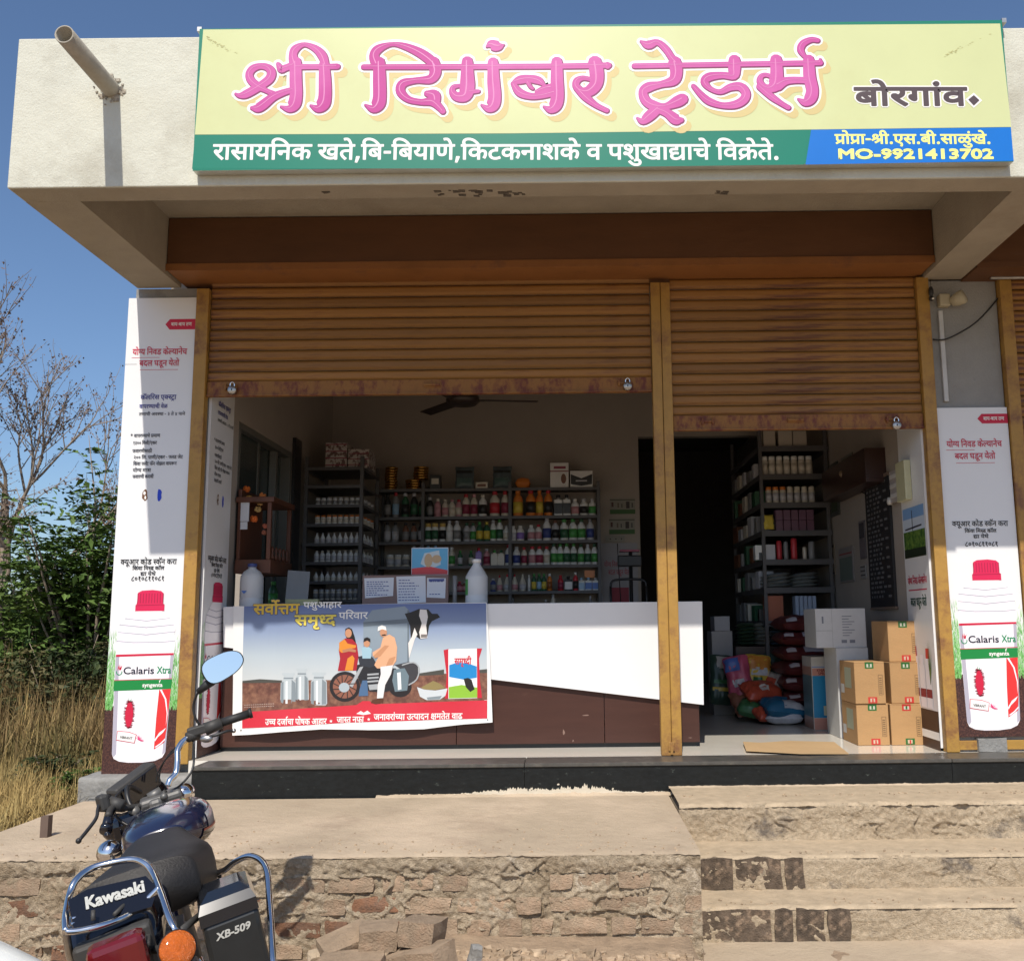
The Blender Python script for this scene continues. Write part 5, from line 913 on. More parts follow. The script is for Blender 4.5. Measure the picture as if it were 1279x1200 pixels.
# small bottle sheet above it
kp = thing('bottle_sheet', 'small bottle print taped high on the right inner wall next to the switch box', 'poster')
b = MB(); b.box((jx - .012, .1, vj(626) + .02), (jx - .001, .42, vj(540) + .02)); b.build('board', P_BASE, kp)
KM = frame((jx - .0125, .42, vj(626) + .02), (0, -1, 0), (0, 0, 1)); kh = vj(540) - vj(626)
rect_sheet('printed_bottle', .04, .04, .28, kh * .8, P_BTL, kp, KM, .001); rect_sheet('printed_band', .0, kh * .84, .32, kh * .99, P_BLK, kp, KM, .001); rect_sheet('printed_band', .0, 0.001, .32, .035, P_BLK, kp, KM, .001)
b = MB(); flatpoly(b, ellipse(.12, kh * .55, .03, .13), KM, .0016); b.build('printed_bloom', P_MAR, kp, fixn=False); rect_sheet('printed_box', .10, kh * .18, .22, kh * .34, P_REDT, kp, KM, .0016)
# ================================================================ counter
CTY = .37; CTZ = .985
M_BRNLAM = mat('brown_laminate', (.062, .027, .020), .4, spec=.3, var=.12, vs=5, stretch=(.4, 1, 3), dirt=(.14, .075, .055), dthr=(.62, .8), ds=6)
M_WLAM = mat('white_laminate', (.80, .80, .80), .3, var=.015, vs=3)
counter = thing('shop_counter', 'long brown shop counter with a slanting white front panel behind the posts', 'counter')
xa, xb = -2.42, .872
seams = [xa, at(570, 920, CTY).x, at(755, 900, CTY).x, xb]
for i in range(3):
    b = MB(); b.box((seams[i] + .002, CTY, .03), (seams[i + 1] - .002, CTY + .018, .955), bev=.0015); b.build('front_panel', M_BRNLAM, counter)
b = MB(); b.box((xb - .018, CTY + .02, .03), (xb, .95, .955)); b.build('side_panel', M_BRNLAM, counter)
b = MB(); b.box((xa, CTY + .03, .0), (xb - .02, .93, .03)); b.build('plinth', M_BLACK, counter)
b = MB(); b.box((xa, CTY - .004, .957), (.90, .98, CTZ), bev=.003); b.build('countertop', M_WLAM, counter)
b = MB(); b.box((xa, CTY + .4, .1), (xb - .02, .95, .12)); b.build('inner_shelf', M_BRNLAM, counter)
CM = frame((0, CTY - .03, 0), (1, 0, 0), (0, 0, 1))
b = MB(); b.prism([S(x, y, CTY - .03) for x, y in ((279, 758), (877, 751), (879, 880), (279, 808))], frame((0, CTY - .004, 0), (1, 0, 0), (0, 0, 1)), .026); b.build('white_panel', M_WLAM, counter)
for px, py, w_, h_ in ((704, 915, .012, .03), (731, 893, .035, .006), (862, 921, .02, .004), (716, 925, .008, .012)):
    p = at(px, py, CTY); b = MB(); r = random.Random(px); flatpoly(b, [(p.x + w_ * r.uniform(.3, 1) * math.cos(k), p.z + h_ * r.uniform(.3, 1) * math.sin(k)) for k in range(6)], frame((0, CTY - .0005, 0), (1, 0, 0), (0, 0, 1)), 0); b.build('scuff', mat('scuff', (.22, .14, .11), .8), counter, fixn=False)

# ---- advertising banner hung over the counter
BNY = CTY - .045
banner = thing('advert_banner', 'printed flex banner with a milk family on a motorcycle hung over the counter', 'banner')
def BW(x, z): return .0045 * math.sin(x * 5.1 + 1) + .003 * math.sin(x * 13 + z * 4) - .010 * max(0, (.32 - z)) / .2 * (1 + math.sin(x * 9))
def bc(x, y): return S(270 + x / 3.654, 740 + y / 3.654, BNY)
BM = frame((0, BNY, 0), (1, 0, 0), (0, 0, 1))
def warp(mb):
    mb.v = [(v[0], v[1] + BW(v[0], v[2]), v[2]) for v in mb.v]; return mb
def split(poly, m):
    """cut a print polygon in narrow columns so that it follows the waves"""
    vs_, fs_ = tri_poly([poly]); bm = bmesh.new(); vv = [bm.verts.new((x, y, 0)) for x, y in vs_]
    for f in fs_:
        try: bm.faces.new([vv[i] for i in f])
        except ValueError: pass
    xs = [v[0] for v in vs_]; x = math.ceil(min(xs) / .06) * .06
    while x < max(xs):
        bmesh.ops.bisect_plane(bm, geom=bm.verts[:] + bm.edges[:] + bm.faces[:], plane_co=(x, 0, 0), plane_no=(1, 0, 0)); x += .06
    zs = [v[1] for v in vs_]; z = math.ceil(min(zs) / .09) * .09
    while z < max(zs):
        bmesh.ops.bisect_plane(bm, geom=bm.verts[:] + bm.edges[:] + bm.faces[:], plane_co=(0, z, 0), plane_no=(0, 1, 0)); z += .09
    bm.verts.index_update(); out = ([(v.co.x, v.co.y) for v in bm.verts], [tuple(v.index for v in f.verts) for f in bm.faces]); bm.free(); return out
BZ = [0]
def bp(name, polys, m, z=None, world=False):
    """banner print; polys in banner-crop pixels"""
    b = MB(); z = z if z is not None else .001
    for k, p in enumerate(polys):
        vs_, fs_ = split([bc(*q) for q in p] if not world else p, None)
        b.add([BM @ Vector((x, y, z + k * 2e-5)) for x, y in vs_], fs_)
    warp(b); return b.build(name, m, banner, fixn=False)
def bs(name, strokes, m, z):
    b = MB()
    for k, st in enumerate(strokes):
        stroke(b, [(*bc(x, y), w_ / 3.654 * .0053) for x, y, w_ in st], BM, z + (k % 6) * 5e-5, k=3)
    warp(b); return b.build(name, m, banner, fixn=False)
fx = lambda n, h: flat(n, h, .45)
bp('sheet', [[(78, 62), (400, 58), (800, 50), (1234, 45), (1250, 300), (1262, 590), (1130, 600), (950, 622), (700, 626), (480, 622), (300, 634), (150, 648), (72, 652), (76, 400)]], fx('flex_white', 'E8E8E6'), .0)
# printed sky: bands of a printed gradient
GS = mat('print_sky_gradient', 'D6DADA', .45, var=.02); n_ = GS.node_tree.nodes; l_ = GS.node_tree.links; tc_ = n_.new('ShaderNodeTexCoord'); sx_ = n_.new('ShaderNodeSeparateXYZ'); cr_ = n_.new('ShaderNodeValToRGB'); mr_ = n_.new('ShaderNodeMapRange')
mr_.inputs[1].default_value = bc(600, 410)[1]; mr_.inputs[2].default_value = bc(600, 55)[1]; l_.new(tc_.outputs['Object'], sx_.inputs[0]); l_.new(sx_.outputs[2], mr_.inputs[0]); l_.new(mr_.outputs[0], cr_.inputs[0]); l_.new(cr_.outputs[0], n_['Principled BSDF'].inputs['Base Color'])
cr_.color_ramp.elements[0].color = (*lin('C8CCCC'), 1); cr_.color_ramp.elements[1].color = (*lin('5E70A0'), 1)
for ps_, c_ in ((.35, 'B4C0C8'), (.65, '8C9CB8')): e_ = cr_.color_ramp.elements.new(ps_); e_.color = (*lin(c_), 1)
bp('printed_sky', [[(127, 62), (400, 58), (800, 51), (1232, 48), (1237, 400), (118, 420)]], GS, .0008)
bp('printed_field', [[(119, 408), (230, 400), (520, 398), (960, 372), (1237, 362), (1238, 492), (860, 506), (680, 510), (118, 545)]], print_mix('field_brown', '6A4338', '87604C', 16, (.4, .65)), .0014)
bp('printed_hedge', [[(120, 402), (200, 394), (330, 402), (330, 410), (120, 412)], [(900, 372), (1040, 350), (1040, 374), (900, 380)], [(1200, 352), (1237, 348), (1237, 366), (1200, 366)]], fx('hedge', '4B4A44'), .0019)
bp('printed_shed', [[(672, 135), (712, 80), (860, 62), (878, 80), (874, 330), (672, 340)]], fx('shed', '8A98A4'), .0014)
bp('printed_shed_side', [[(672, 135), (878, 118), (878, 138), (672, 155)], [(872, 80), (882, 80), (880, 330), (872, 330)]], fx('shed_dark', '6B7780'), .0020)
bp('printed_red_strip', [[(118, 545), (640, 512), (668, 494), (700, 494), (722, 508), (1238, 490), (1238, 572), (600, 592), (360, 606), (118, 619)]], fx('strip_red', 'C92C3C'), .0024)
# milk cans
for cx, yb, h, w_ in ((392, 494, 148, 32), (330, 516, 150, 37), (470, 513, 150, 38)):
    bp('printed_milk_can', [[(cx - w_, yb - 8), (cx - w_ + 6, yb), (cx + w_ - 6, yb), (cx + w_, yb - 8), (cx + w_ - 2, yb - h * .72), (cx + w_ * .6, yb - h * .82), (cx + w_ * .6, yb - h * .93), (cx + w_ * .8, yb - h * .94), (cx + w_ * .8, yb - h), (cx - w_ * .8, yb - h), (cx - w_ * .8, yb - h * .94), (cx - w_ * .6, yb - h * .93), (cx - w_ * .6, yb - h * .82), (cx - w_ + 2, yb - h * .72)]], fx('can', 'B9C2C6'), .0020)
    bp('printed_can_shade', [[(cx + w_ * .35, yb - 3), (cx + w_ - 4, yb - 5), (cx + w_ - 5, yb - h * .7), (cx + w_ * .4, yb - h * .8)], [(cx - w_ + 2, yb - 8), (cx - w_ * .6, yb - 3), (cx - w_ * .6, yb - h * .74), (cx - w_ + 4, yb - h * .7)], [(cx - w_ * .6, yb - h * .82), (cx + w_ * .6, yb - h * .82), (cx + w_ * .6, yb - h * .86), (cx - w_ * .6, yb - h * .86)]], fx('can_dark', '848E94'), .0025)
    bp('printed_can_light', [[(cx - w_ * .35, yb - 5), (cx - w_ * .1, yb - 4), (cx - w_ * .1, yb - h * .76), (cx - w_ * .35, yb - h * .74)]], fx('can_light', 'E6EAEC'), .0029)
# cow head
bp('printed_cow', [[(860, 96), (890, 88), (925, 74), (968, 76), (985, 96), (1010, 96), (1022, 112), (985, 130), (972, 150), (962, 208), (930, 212), (912, 200), (900, 226), (888, 222), (884, 150), (872, 122)]], fx('cow_black', '24211F'), .0022)
bp('printed_cow_blaze', [[(930, 76), (960, 78), (966, 110), (958, 150), (964, 206), (932, 210), (926, 180), (938, 140), (926, 105)], [(905, 160), (918, 190), (905, 215), (880, 300), (876, 230), (893, 200)]], fx('cow_white', 'E4DEDA'), .0027)
bp('printed_cow_nose', [[(934, 190), (962, 190), (962, 204), (934, 205)]], fx('cow_nose', '7B7470'), .0031)
# woman in a red and orange sari
bp('printed_woman_hair', [[(590, 165), (606, 158), (620, 166), (632, 200), (640, 235), (622, 240), (596, 210), (588, 190)]], fx('hair', '1E1614'), .0022)
bp('printed_woman_face', [ellipse(604, 185, 15, 20)], fx('skin', 'C58E6C'), .0026)
bp('printed_woman_sari', [[(566, 225), (590, 208), (622, 212), (642, 235), (650, 290), (640, 355), (556, 357), (566, 300), (560, 262)]], fx('sari_red', 'A8202C'), .0029)
bp('printed_woman_sari_fold', [[(562, 228), (586, 212), (600, 232), (640, 240), (636, 252), (600, 256), (575, 275), (562, 265)], [(588, 355), (600, 300), (622, 285), (632, 300), (624, 355)]], fx('sari_orange', 'DC8A2E'), .0033)
bp('printed_woman_arm', [[(575, 262), (612, 252), (640, 262), (636, 272), (606, 268), (580, 274)]], fx('skin_dark', 'B67C5A'), .0037)
# motorcycle, child and rider
wheel = lambda cx, cy, r_, r2_: [ellipse(cx, cy, r_, r_ * 1.0, 28)]
bp('printed_wheel', wheel(588, 428, 69, 0), fx('tyre', '231E20'), .0026); bp('printed_wheel', [ellipse(840, 430, 52, 46, 24)], fx('tyre', '231E20'), .0026)
bp('printed_rim', [ellipse(588, 428, 54, 54, 28)], fx('rim', '8C5A48'), .0030); bp('printed_hub', [ellipse(585, 432, 24, 22, 18)], fx('hub', 'A9B4BA'), .0038)
bs('printed_spoke', [[(588 + 22 * math.cos(a), 428 + 22 * math.sin(a), 2.2), (588 + 52 * math.cos(a + .3), 428 + 52 * math.sin(a + .3), 2.2)] for a in [k * .52 for k in range(12)]], fx('spoke', '2E2422'), .0034)
bp('printed_engine', [[(640, 330), (700, 318), (760, 340), (820, 345), (850, 380), (820, 440), (760, 455), (700, 450), (660, 420), (640, 370)]], fx('engine_black', '26262A'), .0029)
bp('printed_engine_fin', [[(690, 370), (742, 366), (742, 374), (690, 378)], [(690, 386), (742, 382), (742, 390), (690, 394)], [(690, 402), (742, 398), (742, 406), (690, 410)], [(694, 420), (740, 416), (744, 440), (700, 444)], [(655, 340), (672, 336), (622, 432), (608, 424)]], fx('engine_silver', 'A7ABAE'), .0035)
bp('printed_tank', [[(648, 292), (690, 282), (716, 296), (736, 330), (700, 342), (655, 330)]], fx('tank', '30343C'), .0034)
bp('printed_tail', [[(815, 330), (880, 315), (920, 330), (922, 370), (896, 412), (870, 430), (860, 360)]], fx('tail', '3D3C40'), .0030)
bp('printed_side_can', [[(812, 350), (860, 344), (880, 380), (872, 446), (816, 452), (804, 400)]], fx('side_can', '6D7F88'), .0036); bp('printed_can_light', [[(826, 365), (842, 362), (846, 440), (830, 444)]], fx('can_light', 'E6EAEC'), .0040)
bs('printed_carrier', [[(850, 330, 3), (900, 318, 3), (926, 345, 3), (915, 395, 3), (880, 420, 3)]], fx('engine_silver', 'A7ABAE'), .0040)
bp('printed_child', [[(664, 250), (690, 244), (712, 256), (706, 300), (668, 300)]], fx('shirt_blue', '9FC0CE'), .0038); bp('printed_child_face', [ellipse(688, 232, 14, 17)], fx('skin', 'C58E6C'), .0041); bp('printed_child_hair', [[(672, 226), (676, 208), (690, 203), (704, 210), (704, 226), (690, 218)]], fx('hair', '1E1614'), .0044)
bp('printed_child_leg', [[(655, 440), (668, 400), (690, 400), (694, 470), (650, 472)]], fx('jeans', '4C6A8E'), .0042)
bp('printed_rider_shirt', [[(762, 205), (790, 190), (815, 205), (826, 250), (822, 310), (800, 345), (735, 345), (722, 330), (742, 290), (716, 290), (714, 272), (750, 250)]], fx('shirt_peach', 'DFAA84'), .0042)
bp('printed_rider_fold', [[(750, 258), (770, 240), (790, 242), (750, 290), (725, 300), (720, 286)], [(790, 300), (820, 290), (800, 340), (770, 345)]], fx('shirt_shade', 'C68F68'), .0046)
bp('printed_rider_face', [ellipse(764, 182, 16, 20)], fx('skin', 'C58E6C'), .0046); bp('printed_rider_cap', [[(738, 176), (740, 156), (756, 148), (774, 154), (778, 172), (758, 166)]], fx('cap_white', 'ECEAE6'), .0050); bp('printed_rider_moustache', [[(756, 192), (772, 189), (776, 195), (758, 197)]], fx('hair', '1E1614'), .0050)
bp('printed_rider_leg', [[(750, 338), (808, 330), (798, 372), (772, 420), (762, 480), (734, 482), (738, 420), (752, 372)]], fx('trouser', 'E2E0E0'), .0048); bp('printed_shoe', [[(706, 502), (712, 490), (740, 482), (764, 484), (762, 500), (730, 508)]], fx('shoe', '5A3524'), .0050)
# feed bowl and sack
bp('printed_feed', [[(935, 432), (960, 418), (990, 402), (1020, 414), (1046, 434), (1000, 444), (950, 442)]], fx('feed', '8E7E50'), .0026)
bp('printed_bowl', [[(916, 430), (950, 442), (1000, 446), (1056, 436), (1046, 470), (1020, 488), (960, 490), (930, 474)]], fx('bowl', 'C9CFD2'), .0030); bp('printed_bowl_shade', [[(960, 478), (1030, 470), (1020, 486), (965, 488)]], fx('can_dark', '848E94'), .0034)
bp('printed_sack', [[(1038, 262), (1062, 256), (1062, 480), (1044, 484), (1052, 380)], [(1188, 254), (1214, 254), (1200, 300), (1204, 400), (1214, 480), (1188, 480)]], fx('sack_red', 'C22034'), .0026)
bp('printed_sack_front', [[(1060, 258), (1190, 254), (1192, 480), (1060, 484)]], fx('sack_white', 'ECEDEC'), .0030)
bp('printed_sack_blue', [[(1064, 330), (1100, 318), (1150, 322), (1190, 336), (1190, 388), (1130, 396), (1064, 384)]], fx('sack_blue', '1E86C8'), .0034); bp('printed_sack_grass', [[(1062, 430), (1120, 420), (1192, 432), (1192, 478), (1062, 482)]], fx('sack_green', '8CBB3A'), .0034)
bp('printed_sack_cow', [[(1130, 392), (1150, 388), (1166, 396), (1180, 440), (1160, 452), (1140, 430)]], fx('cow_black', '24211F'), .0038)
b = MB(); deva(b, 'bag', BM @ Matrix.Translation((*bc(1088, 326), 0)), 0, 0, .062, .0042, .0015, width=.115); warp(b); b.build('lettering', fx('strip_red', 'C92C3C'), banner, fixn=False)
b = MB(); fr = bc(640, 552); flatpoly(b, [(fr[0] + q[0], fr[1] + q[1]) for q in ((0, 0), (.03, .018), (.05, .006), (.075, .02), (.10, 0), (.05, -.008))], BM, .003); warp(b); b.build('printed_emblem', F_WHT, banner, fixn=False)
b = MB()
def bt(key, xa_, xb_, y, em, z, bold, m, out=None):
    a = bc(xa_, y); c = bc(xb_, y - (xb_ - xa_) * .012)
    M2 = BM @ Matrix.Translation((a[0], a[1], 0)) @ Matrix.Rotation(math.atan2(c[1] - a[1], c[0] - a[0]), 4, 'Z')
    q = MB()
    if out: deva(q, key, M2, 0, 0, em, z - .0006, bold + .0035, width=c[0] - a[0]); warp(q); q.build('lettering_outline', out, banner, fixn=False); q = MB()
    deva(q, key, M2, 0, 0, em, z, bold, width=c[0] - a[0]); warp(q); q.build('lettering', m, banner, fixn=False)
DK_O = fx('outline_dark', '4A4660')
bt('b1', 170, 380, 98, .105, .0040, .003, fx('gold', 'D6B23C'), DK_O); bt('b3', 360, 545, 148, .105, .0040, .003, fx('gold2', 'E6D25A'), DK_O)
bt('b2', 400, 572, 70, .062, .0034, .001, F_WHT); bt('b4', 560, 692, 120, .070, .0034, .001, F_WHT)
bt('c1', 226, 506, 602, .060, .0040, .0009, F_WHT); bt('c2', 552, 674, 592, .060, .0040, .0009, F_WHT); bt('c3', 720, 1124, 580, .060, .0040, .0009, F_WHT)
for sx_, sy_ in ((526, 585), (697, 577)):
    c = bc(sx_, sy_); q = MB(); flatpoly(q, [(c[0] + (.012 if k % 2 == 0 else .005) * math.sin(k * math.pi / 5), c[1] + (.012 if k % 2 == 0 else .005) * math.cos(k * math.pi / 5)) for k in range(10)], BM, .004); warp(q); q.build('printed_star', F_WHT, banner, fixn=False)
q = MB()
for yy in (514, 524):
    for i in range(14):
        a = bc(128 + i * 10, yy - i * .5); flatpoly(q, [(a[0], a[1]), (a[0] + .010, a[1]), (a[0] + .010, a[1] + .004), (a[0], a[1] + .004)], BM, .0030)
warp(q); o = q.build('printed_small_text', fx('small', 'B7A69C'), banner, fixn=False); tag(o, kind='stuff')
for cx, cy in ((112, 628), (1240, 578)):
    c = bc(cx, cy); q = MB(); flatpoly(q, [(c[0] + .006 * math.cos(k), c[1] + .006 * math.sin(k)) for k in range(6)], BM, .002); warp(q); q.build('eyelet', M_STEEL, banner, fixn=False)

# ================================================================ interior furniture
M_RACK = mat('grey_rack_metal', (.105, .10, .10), .5, metal=.1, var=.1, vs=6)
M_CARD = mat('brown_carton', (.42, .245, .105), .8, var=.07, vs=4, bump=.15, bs=60, stretch=(1, 1, 2.5), perobj=.06)
M_CARDL = mat('pale_carton', (.50, .44, .36), .8, var=.06, vs=4)
M_TAPE = mat('carton_edge', (.22, .12, .05), .8)
def BC(c, r_=.35): return mat('plastic_' + '_'.join('%02d' % int(v * 99) for v in c), c, r_, var=.04, vs=20)
CO = dict(white=(.62, .62, .60), cream=(.52, .48, .40), black=(.02, .02, .02), red=(.45, .03, .04), pink=(.45, .22, .24), green=(.06, .25, .06), dkgreen=(.03, .10, .05), orange=(.55, .17, .03), yellow=(.55, .42, .06), blue=(.05, .14, .42), navy=(.04, .06, .2), silver=(.42, .42, .44), purple=(.22, .14, .42), maroon=(.22, .03, .06), gold=(.5, .34, .09), brown=(.16, .07, .04), grey=(.2, .2, .2), sky=(.25, .4, .55), amber=(.25, .08, .02))
BOT = {}
def bottle_parts(kind, w_, h, body, cap, label):
    """meshes of a bottle of width w_ and height h"""
    k = (kind, round(w_, 3), round(h, 3))
    if k not in BOT:
        r_ = w_ / 2; q = MB(); c = MB(); l = MB()
        if kind == 'round':
            q.lathe([(r_ * .92, 0), (r_, h * .02), (r_, h * .62), (r_ * .92, h * .70), (r_ * .5, h * .82), (r_ * .42, h * .84), (r_ * .42, h * .88)], n=14)
            c.lathe([(r_ * .52, h * .86), (r_ * .52, h * .985), (r_ * .46, h)], n=14); l.lathe([(r_ * 1.012, h * .12), (r_ * 1.012, h * .54)], n=14)
        elif kind == 'jar':
            q.lathe([(r_ * .94, 0), (r_, h * .03), (r_, h * .72), (r_ * .84, h * .80), (r_ * .8, h * .82)], n=14)
            c.lathe([(r_ * .9, h * .80), (r_ * .9, h * .985), (r_ * .8, h)], n=14); l.lathe([(r_ * 1.012, h * .14), (r_ * 1.012, h * .62)], n=14)
        elif kind == 'square':
            q.box((-r_, -r_ * .6, 0), (r_, r_ * .6, h * .78), bev=r_ * .2); q.lathe([(r_ * .4, h * .77), (r_ * .4, h * .86)], n=10)
            c.lathe([(r_ * .48, h * .84), (r_ * .48, h)], n=12); l.box((-r_ * .98, -r_ * .63, h * .1), (r_ * .98, r_ * .63, h * .6))
        elif kind == 'cone':
            q.lathe([(r_ * .92, 0), (r_, h * .02), (r_, h * .45), (r_ * .75, h * .6), (r_ * .32, h * .82), (r_ * .3, h * .86)], n=12)
            c.lathe([(r_ * .36, h * .84), (r_ * .2, h)], n=12); l.lathe([(r_ * 1.012, h * .08), (r_ * 1.012, h * .4)], n=12)
        BOT[k] = (q.mesh('bottle'), c.mesh('cap'), l.mesh('label'))
    return BOT[k]
VAR = {}
def bottle(loc, w_, h, body, cap, lab, label, group, kind='round', name='bottle', cat='bottle'):
    key = (kind, round(w_, 3), round(h, 3), body, cap, lab)
    if key not in VAR:
        ms = bottle_parts(kind, w_, h, body, cap, lab); out = []
        for me, c in zip(ms, (body, cap, lab)):
            m2 = me.copy(); m2.materials.clear(); m2.materials.append(BC(CO[c])); out.append(m2)
        VAR[key] = out
    a, c, l = VAR[key]
    o = link(name, a, None, None, loc, (0, 0, rnd.uniform(-.5, .5) if kind in ('round', 'jar', 'cone') else rnd.uniform(-.08, .08)))
    tag(o, label, cat, group)
    link('cap', c, None, o); link('label', l, None, o)
    return o
ORD = ['leftmost', 'second', 'third', 'fourth', 'fifth', 'sixth', 'seventh', 'eighth', 'ninth', 'tenth', 'eleventh', 'twelfth', 'thirteenth', 'fourteenth', 'fifteenth', 'sixteenth', 'seventeenth', 'eighteenth', 'nineteenth', 'twentieth', 'twenty first', 'twenty second', 'twenty third', 'twenty fourth', 'twenty fifth', 'twenty sixth', 'twenty seventh', 'twenty eighth', 'twenty ninth', 'thirtieth']
CO = {k_: tuple(min(.85, v * 1.28) for v in c_) for k_, c_ in CO.items()}
cname = lambda c: {'dkgreen': 'dark green', 'sky': 'pale blue'}.get(c, c)
def rack(label, x0, x1, y0, y1, boards, zt, ups, lip=.028):
    t = thing('shelf_rack', label, 'shelf rack', 'metal shelf racks in the shop')
    for x in ups:
        for y in (y0, y1 - .03):
            b = MB(); b.box((x - .016, y - .003, 0.001), (x + .016, y + .03, zt), bev=.002); b.build('upright', M_RACK, t)
    for z in boards:
        b = MB(); b.box((x0 - .005, y0 - .006, z - lip), (x1 + .005, y0 + .0, z), bev=.0); b.box((x0 - .005, y0 + .001, z - .004), (x1 + .005, y1, z - .001)); b.box((x0 - .006, y0, z - lip), (x0 - .001, y1, z - .005)); b.box((x1 + .001, y0, z - lip), (x1 + .006, y1, z - .005)); b.build('shelf_board', M_RACK, t)
    return t
